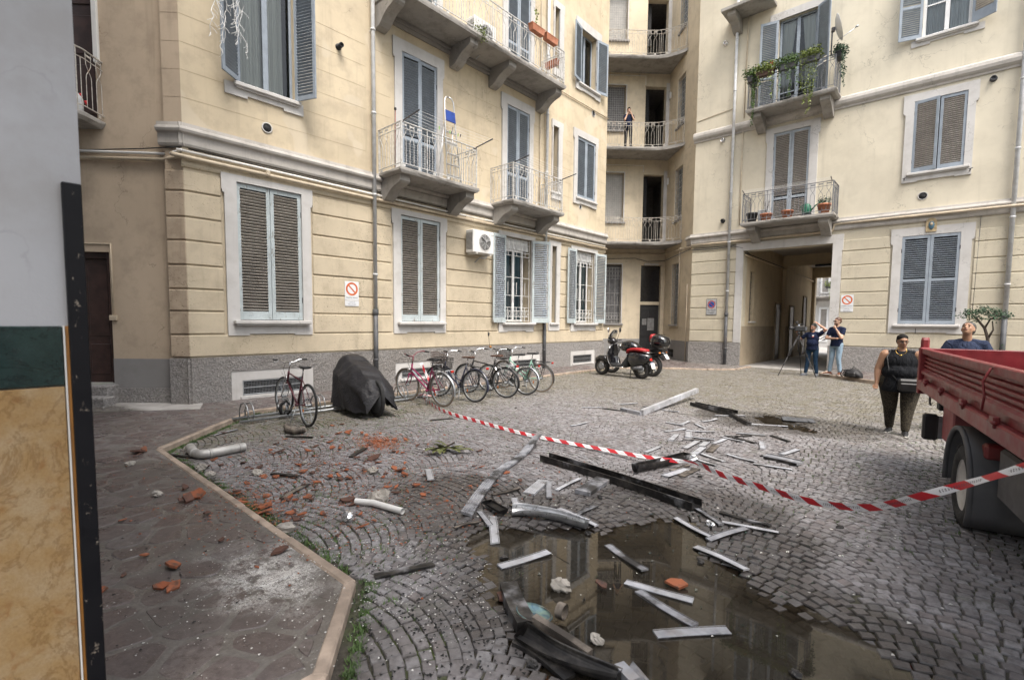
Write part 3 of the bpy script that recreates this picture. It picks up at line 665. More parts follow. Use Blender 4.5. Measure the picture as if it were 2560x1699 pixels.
balcony(FR, bR, -6.28, -3.3, 1.0, 5.5, (-5.95, -3.62), m_railR, slabm=m_conc); balcony(FR, bR, -6.25, -3.42, 1.0, 9.62, (-5.92, -3.75), m_railR, slabm=m_conc)
mb = MB(); fbox(mb, FR, -7.3, -5.6, 0, 1.0, 13.5, 13.62, .01); sl = mb.build('balcony', m_conc, bR)
for u in (-6.95, ):
    mb = MB(); mb.poly([[(x, y) for x, y in BRK]], lambda a, c, k: FR.p(k, a, 13.5+c), u-.15, u+.15, back=True); mb.build('bracket', m_conc, sl)
downpipe(FR, bR, -6.96, .1, 2.12, TOP, .12, .055, -.0); downpipe(FR, bR, 1.02, .1, 2.04, TOP, .12, .06)
conduit(bR, [FR.p(-6.62, .05, 5.6), FR.p(-6.62, .05, 9.2)], .02, m_cream); conduit(bR, [FR.p(-6.6, .05, 9.7), FR.p(-6.55, .05, TOP)], .02, m_cream)
conduit(bR, [FR.p(-8.5, .09, 4.98), FR.p(-7.2, .09, 4.98), FR.p(-3.5, .1, 5.0), FR.p(-3.45, .1, 5.0), FR.p(-3.4, .1, 5.22), FR.p(-3.2, .1, 5.24), FR.p(1.0, .19, 5.2), FR.p(6.0, .19, 5.2)], .042, m_cream, 'gas_pipe')
conduit(bR, [FR.p(-8.5, .06, 4.80), FR.p(-7.6, .06, 4.76), FR.p(-6.8, .06, 4.80), FR.p(-6.45, .06, 4.7), FR.p(-6.3, -.3, 4.5)], .016, m_iron, 'cable')
conduit(bR, [FR.p(-8.4, .05, 4.86), FR.p(-7.0, .05, 4.83), FR.p(-6.7, .05, 4.87)], .012, m_blk, 'cable')
conduit(bR, [FR.p(-8.45, .01, 10.05), FR.p(-7.6, .02, 10.15), FR.p(-7.0, .02, 10.2)], .012, m_cream, 'cable')
conduit(bR, [FR.p(.35, .03, 5.1), FR.p(.33, .03, 3.5), FR.p(.31, .03, 2.2)], .008, m_iron, 'cable')
for u, z, m in ((-7.42, 12.8, m_chr), (-7.39, 9.06, m_chr), (.4, 9.01, m_iron), (-7.27, 5.86, m_blk)): stub(FR, bR, u, z, .07, .12, m)
roundvent(FR, bR, -1.05, 5.85, .11)
mb = MB(); fbox(mb, FR, -1.02, -1.0, .035, .06, 1.45, 1.62, .004); mb.build('wall_hook', m_iron, bR)
for u in (-1.55, .02):
    mb = MB(); mb.bar(FR.p(u, .05, 6.42), FR.p(u+.02, .2, 6.45), .03, .02); mb.bar(FR.p(u-.03, .17, 6.44), FR.p(u+.07, .17, 6.47), .02, .02); mb.build('shutter_stop', m_iron, bR)
# passage through the right block
m_tunU = stucco('passage_upper', (.58, .485, .34), (.4, .33, .24), .5); m_tunL = stucco('passage_lower', (.36, .30, .22), (.2, .16, .12), .5); m_tunC = stucco('passage_ceiling', (.42, .38, .33), (.3, .27, .24), .4)
XA, XB, YF = -6.41, -3.43, 33.5
FT = Fr((XA, 0, 0), 90)
wall(FT, bR, m_tunU, YR+.402, YF, 1.62, 5.0, [(21.6, 22.15, 1.82, 3.86)], 0, .3, 'passage_wall'); wall(FT, bR, m_tunL, YR+.02, YF, -.02, 1.62, [], .004, .3, 'passage_wall')
FT2 = Fr((XB, 0, 0), -90)
wall(FT2, bR, m_tunU, -YF, -YR-.402, 1.62, 5.0, [], 0, .3, 'passage_wall'); wall(FT2, bR, m_tunL, -YF, -YR-.02, -.02, 1.62, [], .004, .3, 'passage_wall')
mb = MB(); mb.box(((XA+XB)/2, (YR+YF)/2+.2, 5.05), (3.4, YF-YR, .1)); mb.build('passage_ceiling', m_tunC, bR)
for y, z0, dn in ((26.7, 4.5, .3), (33.3, 4.42, .4)):
    mb = MB(); mb.box(((XA+XB)/2, y, (z0+5)/2), (2.97, dn, 5-z0)); mb.build('passage_beam', m_tunU, bR)
    for x in (XA+.08, XB-.08):
        mb = MB(); mb.box((x, y, z0/2), (.16, dn, z0-.004)); mb.build('passage_pier', m_tunU, bR)
mb = MB(); mb.box(((XA+XB)/2, YR+.3, 4.8), (2.97, .5, .42)); mb.build('passage_lintel', m_tunC, bR)
mb = MB(); mb.box((-4.3, 26.5, 4.44), (1.5, .12, .1), None, .02); mb.build('passage_lamp', m_blk, bR)
g = MB()
for z in np.arange(1.9, 3.86, .22): g.bar(FT.p(21.6, -.1, z), FT.p(22.15, -.1, z), .014, .014)
for u in (21.7, 21.87, 22.04): g.bar(FT.p(u, -.1, 1.82), FT.p(u, -.1, 3.86), .014, .014, (1, 0, 0))
g.build('window_grille', m_iron, bR, fix=False); backing(FT, bR, 21.55, 22.2, 1.8, 3.9, -.2); mb = MB(); fbox(mb, FT, 21.5, 22.25, 0, .1, 1.76, 1.82, .01); mb.build('window_sill', m_trim, bR)
for y0, y1, z1 in ((25.5, 26.3, 2.65), (28.1, 28.9, 2.6), (31.0, 31.7, 3.2)):
    mb = MB(); fbox(mb, FT, y0, y1, -.03, .03, .08, z1, .01)
    for k in range(2): fbox(mb, FT, y0+.1, y1-.1, .03, .045, .25+k*1.2, 1.25+k*1.15, .01)
    o = mb.build('door', m_wood, bR); mb = MB()
    fbox(mb, FT, y0-.08, y0, 0, .06, 0, z1, .008); fbox(mb, FT, y1, y1+.08, 0, .06, 0, z1, .008); fbox(mb, FT, y0-.08, y1+.08, 0, .06, z1, z1+.08, .008); mb.build('door_frame', m_tunL, o)
conduit(bR, [FT.p(YR, .07, 4.42), FT.p(26.4, .07, 4.36), FT.p(26.6, .2, 4.36), FT.p(33.2, .07, 4.2)], .03, m_tunU, 'cable_duct'); conduit(bR, [FT.p(YR, .05, 4.5), FT.p(26.4, .05, 4.43), FT.p(33.2, .05, 4.28)], .015, m_blk, 'cable')
# block seen through the passage
bF = thing('far_building', 'pale building with a planted balcony glimpsed through the passage', 'building', (-7.5, 44, 0))
FF = Fr((0, 44, 0), 0); fwn = [(-8.9+i*1.05, -8.5+i*1.05, .5, 2.9) for i in range(5)]+[(-8.9+i*1.05, -8.5+i*1.05, 4.2, 6.6) for i in range(5)]
wall(FF, bF, m_trim, -16, 3, 0, 14, fwn)
for h in fwn:
    backing(FF, bF, h[0]-.02, h[1]+.02, h[2], h[3], -.15, m_slat_b, 'shutter_panel')
    mb = MB(); mb.poly([rect(h[0]-.12, h[1]+.12, h[2]-.1, h[3]+.15), rect(*h)[::-1]], FF.q, -.02, .05); mb.build('window_surround', m_whitef, bF)
bb = balcony(FF, bF, -8.6, -5.2, .9, 3.85, (-8.3, -5.6), m_railR)
# ---------------------------------------------------------------- corner wing at the back (45 degrees)
bK = thing('corner_wing', 'canted corner stair wing with curved balconies stacked above the scooters', 'building', BK)
kz = [(1.68, 4.55), (6.57, 8.9), (10.87, 12.96), (15.0, 17.2)]; kd = [(0.05, 4.52), (5.5, 8.85), (9.75, 12.95), (13.75, 16.9)]
kh = [(-3.02, -2.13, a, b) for a, b in kz]+[(-1.18, -.18, a, b) for a, b in kd]; khs = [(.95, 1.85, 1.65, 4.46), (.98, 1.88, 6.4, 8.78), (1.0, 1.9, 10.6, 12.78), (1.0, 1.9, 14.8, 16.9)]
TK = 18.5
wall(FK, bK, m_wallK, -6.5, 0, .93, TK, [(a, b, max(c, .9301), e) for a, b, c, e in kh], th=.32); wall(FS, bK, m_wallK, 0, 3.2, .93, TK, khs, th=.3)
mb = MB(); mb.poly([[(-6.5, -.05), (-1.18, -.05), (-1.18, .93), (-6.5, .93)]], FK.q, -.3, .012); mb.build('painted_base', m_smoothgrey, bK); mb = MB(); mb.poly([rect(-.18, 0, -.05, .93)], FK.q, -.3, .012); mb.build('painted_base', m_smoothgrey, bK); mb = MB(); mb.poly([rect(0, 3.2, -.05, .93), rect(.7, 1.45, .12, .5)[::-1]], FS.q, -.3, .012); mb.build('painted_base', m_smoothgrey, bK)
mb = MB(); fbox(mb, FS, .7, 1.45, -.25, -.2, .1, .52); mb.build('vent', m_dark, bK); mb = MB(); fbox(mb, FS, .7, 1.45, -.06, -.02, .3, .33); mb.build('vent_bar', m_iron, bK)
m_gr2 = plain('grille_grey', (.36, .36, .36), .55, .2, .2, 9, .03, 50, obj=False); m_shd = plain('roller_shade', (.46, .45, .43), .6, 0, .1, 5, .1, 40)
for i, (c, e) in enumerate(kz):
    u0, u1 = -3.02, -2.13
    backing(FK, bK, u0-.02, u1+.02, c, e, -.25, m_shd if i in (1, 3) else plain('blind_grey%d' % i, (.14, .14, .145), .6), 'roller_blind')
    mb = MB(); fbox(mb, FK, u0-.05, u1+.1, -.02, .1, c-.08, c, .01); mb.build('window_sill', m_smoothgrey, bK)
    mb = MB(); mb.poly([rect(u0-.05, u1+.05, c, e+.05), rect(u0, u1, c+.0001, e)[::-1]], FK.q, -.02, .02); mb.build('window_surround', m_trim, bK)
    if i == 0: grille(FK, bK, u0+.03, u1-.03, c+.03, e-.15, -.06, m_gr2)
    else:
        g = MB()
        for z in np.arange(c+.03, e-.02, .105): g.bar(FK.p(u0, -.08, z), FK.p(u1, -.08, z), .009, .009)
        for u in np.arange(u0+.05, u1, .105): g.bar(FK.p(u, -.075, c), FK.p(u, -.075, e), .009, .009, (1, 0, 0))
        g.build('window_grille', m_gr2, bK, fix=False)
for i, (c, e) in enumerate(kd):
    u0, u1 = -1.18, -.18
    if i == 0:
        mb = MB(); fbox(mb, FK, u0+.02, u1-.02, -.2, -.15, .06, 2.6, .01)
        for a in (u0+.1, (u0+u1)/2+.03):
            for b0, b1 in ((.25, .9), (1.05, 2.4)): fbox(mb, FK, a, a+.38, -.15, -.135, b0, b1, .012)
        o = mb.build('door', plain('black_door', (.02, .02, .022), .4), bK)
        for a, z, w, h in ((-1.02, 1.62, .22, .3), (-.75, 1.35, .33, .6)):
            mb = MB(); fbox(mb, FK, a, a+w, -.134, -.13, z, z+h); mb.build('notice', plain('paper_grey', (.2, .2, .2), .5), o)
        mb = MB(); fbox(mb, FK, u0, u1, -.22, -.1, 2.6, 2.76, .01); mb.build('door_transom_bar', m_wallK, bK)
        mb = MB(); fbox(mb, FK, u0, u1, -.2, -.19, 2.76, 4.52); mb.build('transom_glass', plain('dark_glass', (.02, .02, .022), .12), bK)
        mb = MB(); fbox(mb, FK, u0+.15, u1-.15, .0, .1, 4.52, 4.6, .01); mb.build('door_hood', m_trim, bK)
    else:
        room(FK, bK, u0, u1, c, e, -.32, -3.0)
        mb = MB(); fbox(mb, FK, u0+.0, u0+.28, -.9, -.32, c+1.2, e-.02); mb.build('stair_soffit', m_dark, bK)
        mb = MB(); mb.poly([rect(u1, u1+.16, c, e+.18), rect(u1+.01, u1+.02, c+.1, c+.11)[::-1]], FK.q, -.02, .012); mb.build('door_surround', m_trim, bK)
m_gls2 = plain('obscured_glass', (.16, .18, .20), .25)
for i, (u0, u1, c, e) in enumerate(khs):
    backing(FS, bK, u0-.02, u1+.02, c, e, -.18, m_gls2, 'pane'); g = MB()
    for z in np.arange(c+.05, e, .28): g.bar(FS.p(u0, -.05, z), FS.p(u1, -.05, z), .014, .014)
    for u in np.linspace(u0, u1, 5): g.bar(FS.p(u, -.045, c), FS.p(u, -.045, e), .014, .014, (1, 0, 0))
    g.build('window_grille', m_gr2, bK, fix=False)
    mb = MB(); fbox(mb, FS, u0-.05, u1+.05, -.02, .09, c-.07, c, .01); mb.build('window_sill', m_smoothgrey, bK)
for z in (5.44, 9.68, 13.68):
    arc = [(-4.9, .35), (-4.6, 1.0), (-4.1, 1.3), (-3.5, 1.32), (-2.6, 1.32), (-1.6, 1.32), (-1.05, 1.36), (-.65, 1.5), (-.3, 1.75), (-.02, 2.05)]
    pl = [FK.p(u, d, 0) for u, d in arc]; poly = [(p.x, p.y) for p in pl]+[tuple(FK.p(.02, -.02, 0)[:2]), tuple(FK.p(-4.9, -.02, 0)[:2])]
    sl = worn_slab(poly[::-1], z-.15, z, bK, m_conc)
    railing([FK.p(u-.02, d-.06, z) for u, d in arc], 1.08, sl, m_railK, .25)
for z in (8.35, 12.35): 
    mb = MB(); fbox(mb, FS, .08, .2, 0, .08, z, z+.3, .02); mb.build('wall_lamp', m_white, bK)
conduit(bK, [FK.p(-3.1, .03, 13.4), FK.p(-1.2, .03, 13.4), FK.p(-1.2, .03, 12.98)], .016, m_white); conduit(bK, [FK.p(-3.1, .03, 9.25), FK.p(-1.2, .03, 9.25), FK.p(-1.2, .03, 8.95)], .016, m_white)
conduit(bK, [FK.p(-3.1, .03, 5.05), FK.p(-.05, .03, 5.08), FS.p(.3, .05, 5.1), FS.p(3.2, .05, 4.95)], .03, m_cream); conduit(bK, [FK.p(-3.1, .03, 4.8), FK.p(-1.5, .03, 4.85), FK.p(-.9, .03, 4.7), FK.p(-.05, .05, 4.74), FS.p(3.2, .06, 4.86)], .014, m_iron, 'cable')
conduit(bK, [FS.p(1.95, .04, 5.1), FS.p(1.95, .04, 1.5), FS.p(1.0, .04, 1.5)], .022, m_cream); conduit(bK, [FS.p(2.9, .04, 3.4), FS.p(2.9, .04, .1)], .022, m_cream)
profile(FS, bK, m_corn, 2.75, 3.26, CORR)
# ---------------------------------------------------------------- shaded canted corner at the left
bN = thing('corner_wing', 'brown shaded canted wall with dark door beside the marble gateway', 'building', tuple(FN.p(-1, 0, 0)))
ND = (-2.65, -1.53, .44, 2.97); ND2 = (-2.75, -1.62, 5.4, 8.6)
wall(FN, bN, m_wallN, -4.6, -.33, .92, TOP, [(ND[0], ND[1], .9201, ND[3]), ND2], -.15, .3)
mb = MB(); mb.poly([[(-4.6, .35), (ND[0], .35), (ND[0], .92), (-4.6, .92)]], FN.q, -.4, -.14); mb.build('painted_base', m_smoothgrey, bN); mb = MB(); mb.poly([rect(ND[1], -.33, .35, .92)], FN.q, -.4, -.14); mb.build('painted_base', m_smoothgrey, bN)
mb = MB(); mb.poly([rect(-4.6, -.33, -.05, .35)], FN.q, -.4, -.1); mb.build('rough_base', m_plinth, bN)
mb = MB(); mb.poly([rect(-.35, .06, -.05, .945)], FN.q, -.4, .06); mb.build('plinth', m_plinth, bN)
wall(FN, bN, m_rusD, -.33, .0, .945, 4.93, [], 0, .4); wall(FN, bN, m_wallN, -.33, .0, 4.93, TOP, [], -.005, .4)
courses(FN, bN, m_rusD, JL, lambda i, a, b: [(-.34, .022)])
profile(FN, bN, m_corn, -.4, .06, CORN)
for z in (5.83, 6.33, 6.83, 7.33, 7.83): mb = MB(); fbox(mb, FN, -.33, -.002, -.006, -.002, z, z+.006); mb.build('ashlar_line', m_rusD, bN)
mb = MB(); fbox(mb, FN, ND[0], ND[1], -.36, -.3, ND[2], ND[3])
fbox(mb, FN, -1.62, -1.53, -.3, -.2, ND[2], ND[3], .01); fbox(mb, FN, ND[0], -1.62, -.3, -.22, 2.85, 2.97, .01)
fbox(mb, FN, -2.05, -1.68, -.3, -.285, .6, 1.2, .012); fbox(mb, FN, -2.05, -1.68, -.3, -.285, 1.35, 2.75, .012); mb.build('door', m_wood, bN)
mb = MB(); fbox(mb, FN, -3.0, -1.44, -.15, .16, 0, .42, .02); fbox(mb, FN, -3.2, -1.3, .16, .45, 0, .24, .02); mb.build('door_step', m_plinth, bN)
mb = MB(); fbox(mb, FN, ND2[0], ND2[1], -.4, -.34, ND2[2], ND2[3]); fbox(mb, FN, -2.3, -1.75, -.34, -.32, 5.6, 6.5, .01); fbox(mb, FN, -2.3, -1.75, -.34, -.32, 6.7, 7.4, .01); fbox(mb, FN, -2.3, -1.75, -.34, -.32, 7.6, 8.3, .01); mb.build('balcony_door', m_wood, bN)
mb = MB(); fbox(mb, FN, -1.62, -1.53, -.3, -.1, 6.45, 8.7, .006); mb.build('white_jamb', m_white, bN)
arc = [(-1.5, -.14), (-1.48, .35), (-1.6, .75), (-1.95, .95), (-2.6, .95), (-3.1, .75), (-3.25, .3), (-3.25, -.14)]
pl = [FN.p(u, d, 0) for u, d in arc]; sl = worn_slab([(p.x, p.y) for p in pl], 5.24, 5.38, bN, m_conc); railing([FN.p(u, d-.03, 5.38) for u, d in arc], 1.08, sl, m_railK, .25)
conduit(bN, [FN.p(-4, -.08, 4.86), FN.p(-1.5, -.08, 4.82), FN.p(-.3, -.05, 4.80), FN.p(.05, .12, 4.83)], .024, m_white, 'cable_duct'); conduit(bN, [FN.p(-4, -.09, 4.70), FN.p(-.4, -.07, 4.70), FN.p(.03, .12, 4.72)], .036, m_cream, 'gas_pipe')
conduit(bN, [FN.p(-4, -.12, 4.93), FN.p(-2, -.12, 4.85), FN.p(-.8, -.1, 4.9), FN.p(.03, .08, 4.9)], .011, m_blk, 'cable')
conduit(bN, [FN.p(-2.6, -.14, 3.12), FN.p(-1.49, -.14, 3.12), FN.p(-1.49, -.14, 1.75)], .014, m_cream, 'cable_duct')
mb = MB(); fbox(mb, FN, -1.55, -1.42, -.15, -.1, 1.66, 1.76, .006); mb.build('switch_box', m_cream, bN)
# ---------------------------------------------------------------- gateway the photographer stands in
bG = thing('gateway_building', 'white plastered gateway jamb with green and yellow marble cladding and black board', 'building', (-2.29, .2, 0))
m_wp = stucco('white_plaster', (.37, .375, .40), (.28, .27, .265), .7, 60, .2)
XJ, YJ = -2.29, .28
mb = MB(); mb.box((XJ-2.0-3.2, YJ-.9, 8.0), (10.4-.0, 1.8, 16.0)); mb.v = [(min(x, XJ), y, z) for x, y, z in mb.v]; mb.build('wall', m_wp, bG)  # unseen wall run, carried up high to block light from the left corner
mb = MB(); mb.box((XJ-.05, YJ-.95+.0, 10.6), (.02, .01, .01)); mb.box((0, YJ-.9, 10.8), (4.55, 1.8, 10.4)); mb.build('wall', m_wp, bG)  # unseen wall over the passage, added to darken light from behind
mb = MB(); mb.box((6.3, YJ-.9, 8.0), (8.0, 1.8, 16.0)); mb.build('wall', m_wp, bG)
def marble(name, c1, c2, c3, sc):
    t = NT(name); v = t.pos(); a = t.noise(v, sc, 8, .65, .3); b = t.noise(v, sc*2.6, 7, .7, .2)
    c = t.mix(t.ramp(a, .35, .68), c1, c2); c = t.mix(t.ramp(b, .55, .68, 0, .7), c, c3); gr = t.noise(v, sc*22, 4, .7); c = t.mix(t.ramp(gr, .35, .7, 0, .35), c, mul(c3, .8)); vn = t.math('ABSOLUTE', t.math('SUBTRACT', t.noise(v, sc*.8, 7, .7, .6), .5)); c = t.mix(t.ramp(vn, .03, .0, 0, .45), c, mul(c3, .6)); return t.done(c, t.ramp(b, .3, .7, .12, .3), 0, None, .5)
m_mg = marble('green_marble', (.008, .021, .021), (.017, .036, .035), (.003, .006, .007), 7); m_my = marble('yellow_marble', (.27, .175, .08), (.31, .235, .145), (.20, .10, .035), 7)
mb = MB(); mb.box((XJ+.008, -.25, 1.57), (.016, .92, .204), None, .003); mb.build('green_marble_band', m_mg, bG)
mb = MB(); mb.box((XJ+.007, -.25, .73), (.014, .92, 1.468), None, .003); mb.build('yellow_marble_panel', m_my, bG)
mb = MB(); mb.box((XJ+.010, .2135, .835), (.02, .0045, 1.675)); mb.build('marble_edge', m_trim, bG); mb = MB(); mb.box((XJ+.006, .2215, .835), (.012, .009, 1.674)); mb.build('marble_joint', plain('ochre_edge', (.38, .17, .04), .5), bG)
t = NT('chipped_black'); v = t.pos(); ch = t.ramp(t.noise(t.pos((1, 1, .5)), 30, 8, .75), .61, .65); m_cb = t.done(t.mix(ch, (.005, .005, .007), (.2, .17, .14)), t.ramp(t.noise(v, 12), .3, .7, .4, .6), 0, t.bump(ch, .3, .003), .2)
mb = MB(); mb.box((XJ+.012, .2525, 1.08), (.024, .052, 2.16), None, .003); mb.build('corner_board', m_cb, bG)
# ================================================================ GROUND
POOL = [(-2.72, 2.72), (-2.5, 3.05), (-2.2, 3.3), (-2.0, 3.75), (-1.72, 4.1), (-1.45, 3.85), (-1.2, 3.5), (-.86, 3.32), (-.47, 3.15), (-.1, 3.0), (.35, 2.8), (.5, 2.3), (0, 1.9), (-.7, 1.65), (-1.24, 1.82), (-1.69, 2.02), (-2.2, 2.3)]
POOL2 = [(-2.75, 9.6), (-2.45, 9.95), (-2.1, 9.75), (-1.75, 9.4), (-1.6, 9.0), (-2.0, 8.95), (-2.5, 9.25)]
def sdist(x, y, poly):
    x = np.asarray(x, float); y = np.asarray(y, float); best = np.full(x.shape, 1e9); ins = np.zeros(x.shape, bool); n = len(poly)
    for i in range(n):
        (ax, ay), (bx, by) = poly[i], poly[(i+1) % n]; dx, dy = bx-ax, by-ay
        t = np.clip(((x-ax)*dx+(y-ay)*dy)/(dx*dx+dy*dy), 0, 1); best = np.minimum(best, np.hypot(x-ax-t*dx, y-ay-t*dy))
        c = ((ay > y) != (by > y)) & (x < (bx-ax)*(y-ay)/(by-ay+1e-12)+ax); ins ^= c
    return np.where(ins, -best, best)
WZ = -.016
def hgt(x, y):
    x = np.asarray(x, float); y = np.asarray(y, float)
    h = .006*np.sin(x*1.3+.5)*np.cos(y*1.1)+.004*np.sin(x*2.9+y*2.3)
    for P, dep in ((POOL, .045), (POOL2, .05)):
        d = sdist(x, y, P)+.09*np.sin(x*7+1)*np.cos(y*6)+.05*np.sin(x*15)*np.sin(y*13+2); t = np.clip((.30-d)/.62, 0, 1); t = t*t*(3-2*t); h = h-dep*t
    return h
t = NT('joint_soil'); v = t.pos(); c = t.mix(t.ramp(t.noise(v, 30, 6, .6), .35, .7), (.075, .067, .058), (.14, .128, .11))
P_ = t.node('ShaderNodeNewGeometry').outputs['Position']
ms = t.ramp(t.noise(v, 1.1, 6, .7), .44, .66, 0, 1); c = t.mix(t.math('MULTIPLY', ms, .85), c, t.mix(t.noise(v, 60, 3), (.03, .045, .012), (.085, .115, .03)))
w = wetmask(t); c = t.mix(t.math('MULTIPLY', w, .6), c, (.02, .016, .011)); m_joint = t.done(c, .9, 0, t.bump(t.noise(v, 70, 5), .6, .012), .3)
m_cob = stone_mat('porphyry_cobble', [(.165, .152, .154), (.228, .215, .22), (.265, .258, .268), (.205, .178, .174), (.31, .302, .31)], .3, .62, .35)
for e, q in zip(m_cob.node_tree.nodes['Color Ramp'].color_ramp.elements, (0, .25, .5, .75, 1)): e.position = q
# base sheet
mb = MB(); nx, ny = 150, 190; xs = np.linspace(-10.9, 8, nx); ys = np.linspace(.2, 20.9, ny); XX, YY = np.meshgrid(xs, ys); ZZ = hgt(XX, YY)-.016
vs = np.stack([XX, YY, ZZ], -1).reshape(-1, 3); mb.v = [tuple(q) for q in vs.tolist()]
mb.f = [(j*nx+i, j*nx+i+1, (j+1)*nx+i+1, (j+1)*nx+i) for j in range(ny-1) for i in range(nx-1)]; mb.sm = [True]*len(mb.f); mb.mi = [0]*len(mb.f)
b0 = len(mb.v)
mb.add([(-90, -60, -.09), (90, -60, -.09), (90, 90, -.09), (-90, 90, -.09)], [(0, 1, 2, 3)])
ground = mb.build('ground', m_joint, fix=False); ground['kind'] = 'structure'
# court outline (where the setts lie)
COURT = [(-2.02, .25), (-2.02, 1.06), (-2.72, 1.62), (-7.40, 1.62), (-9.36, 3.42), (-9.38, 15.9), (-8.15, 17.35), (-6.75, 18.15), (-6.0, 18.95), (-5.95, 20.72), (-3.35, 20.72), (-3.28, 18.9), (-1.62, 17.55), (1.5, 17.42), (7.8, 17.42), (7.8, .25)]
Wd, Rr, pit = 1.36, 1.10, .080
pts = []
for k in range(-8, 8):
    xc = k*Wd+.3
    half = math.asin(Wd/2/Rr)
    for j in range(-14, 262):
        y0 = j*pit+.02*math.sin(k*2.1+j*.3)
        na = max(8, int(round(2*half*Rr/.086))); ph = random.uniform(-.5, .5)
        for q in range(na):
            a = -half+2*half*(q+.5+ph*.6)/na
            if abs(a) > half*1.02: continue
            pts.append((xc+Rr*math.sin(a), y0+Rr*(math.cos(a)-math.cos(half)), a, math.cos(a)))
pts = np.array(pts); ok = (sdist(pts[:, 0], pts[:, 1], COURT) < -.035)
pts = pts[ok]; H_ = hgt(pts[:, 0], pts[:, 1])
Wp = np.array([(p[0], p[1], h) for p, h in zip(pts, H_)]); rel = Wp-np.array([0, 0, CAMZ])
dep = rel @ np.array(fw); px = 1280+FPX*(rel @ np.array(rt2))/np.maximum(dep, .01); py = YC-FPX*(rel @ np.array(up2))/np.maximum(dep, .01)
vis = (dep > .3) & (px > -20) & (px < 2580) & (py < 1715) & (H_ > WZ+.003)
order = np.argsort(np.where(vis, dep, 1e9)); near = set(order[:300].tolist())
def sett(L, Wt, topj, r, dz):
    """one sett, rounded top: 13 verts"""
    hx, hy = L/2, Wt/2; jit = lambda k: (r.random()-.5)*k
    base = [(-hx+jit(.008), -hy+jit(.008)), (hx+jit(.008), -hy+jit(.008)), (hx+jit(.008), hy+jit(.008)), (-hx+jit(.008), hy+jit(.008))]
    v = [(x, y, -.05) for x, y in base]+[(x, y, -.007+jit(.003)) for x, y in base]+[(x*.88, y*.88, topj[i]) for i, (x, y) in enumerate(base)]
    f = [(0, 1, 5, 4), (1, 2, 6, 5), (2, 3, 7, 6), (3, 0, 4, 7), (4, 5, 9, 8), (5, 6, 10, 9), (6, 7, 11, 10), (7, 4, 8, 11), (8, 9, 10, 11)]
    return v, f
rr = random.Random(3); protos = []
for k in range(10):
    v, f = sett(.079, .073, [rr.uniform(-.003, .003) for _ in range(4)], rr, 0); me = bpy.data.meshes.new('cobble'); me.from_pydata(v, [], f); me.materials.append(m_cob)
    me.polygons.foreach_set('use_smooth', [False]*9); protos.append(me)
AV = []; AF = []
for i, (x, y, a, ca) in enumerate(pts.tolist()):
    z = H_[i]+rr.uniform(-.005, .005); rz = -a+rr.uniform(-.09, .09)
    if i in near:
        o = bpy.data.objects.new('cobble', protos[rr.randrange(10)]); COL.objects.link(o); o.parent = ground
        o.location = (x, y, z); o.rotation_euler = (rr.uniform(-.04, .04), rr.uniform(-.04, .04), rz); o.scale = (rr.uniform(.9, 1.03), rr.uniform(.9, 1.03)*(.35+.65*ca), 1)
        continue
    v, f = sett(.079*rr.uniform(.84, 1.05), .0745*(.3+.7*ca)*rr.uniform(.9, 1.04), [rr.uniform(-.003, .003) for _ in range(4)], rr, 0)
    c, s_ = math.cos(rz), math.sin(rz); b = len(AV); tx, ty = rr.uniform(-.05, .05), rr.uniform(-.05, .05)
    AV += [(x+c*p-s_*q, y+s_*p+c*q, z+w_+tx*p+ty*q) for p, q, w_ in v]; AF += [tuple(b+k for k in ff) for ff in f]
me = bpy.data.meshes.new('cobbles'); me.from_pydata(AV, [], AF); me.materials.append(m_cob); o = bpy.data.objects.new('cobbles', me); COL.objects.link(o); o.parent = ground; o['kind'] = 'stuff'
# ---------------------------------------------------------------- water
def water(name):
    t = NT(name); v = t.pos(); gl = t.node('ShaderNodeBsdfGlossy'); gl.inputs['Roughness'].default_value = .0; gl.inputs['Color'].default_value = (.95, .93, .9, 1)
    tr = t.node('ShaderNodeBsdfTransparent'); tr.inputs['Color'].default_value = (.52, .47, .39, 1); df = t.node('ShaderNodeBsdfDiffuse'); df.inputs['Color'].default_value = (.036, .031, .024, 1)
    fr = t.node('ShaderNodeFresnel'); fr.inputs['IOR'].default_value = 1.48; a = t.node('ShaderNodeMixShader'); b = t.node('ShaderNodeMixShader')
    at_ = t.node('ShaderNodeAttribute', attribute_name='depth'); mk = t.math('MULTIPLY', t.ramp(at_.outputs['Fac'], .0, .026), t.ramp(t.noise(v, 2.2, 5, .6), .3, .75, .6, .9)); t.link(mk, a.inputs[0]); t.link(tr.outputs[0], a.inputs[1]); t.link(df.outputs[0], a.inputs[2])
    t.link(fr.outputs[0], b.inputs[0]); t.link(a.outputs[0], b.inputs[1]); t.link(gl.outputs[0], b.inputs[2]); t.link(b.outputs[0], t.out.inputs['Surface']); return t.m
m_water = water('murky_water')
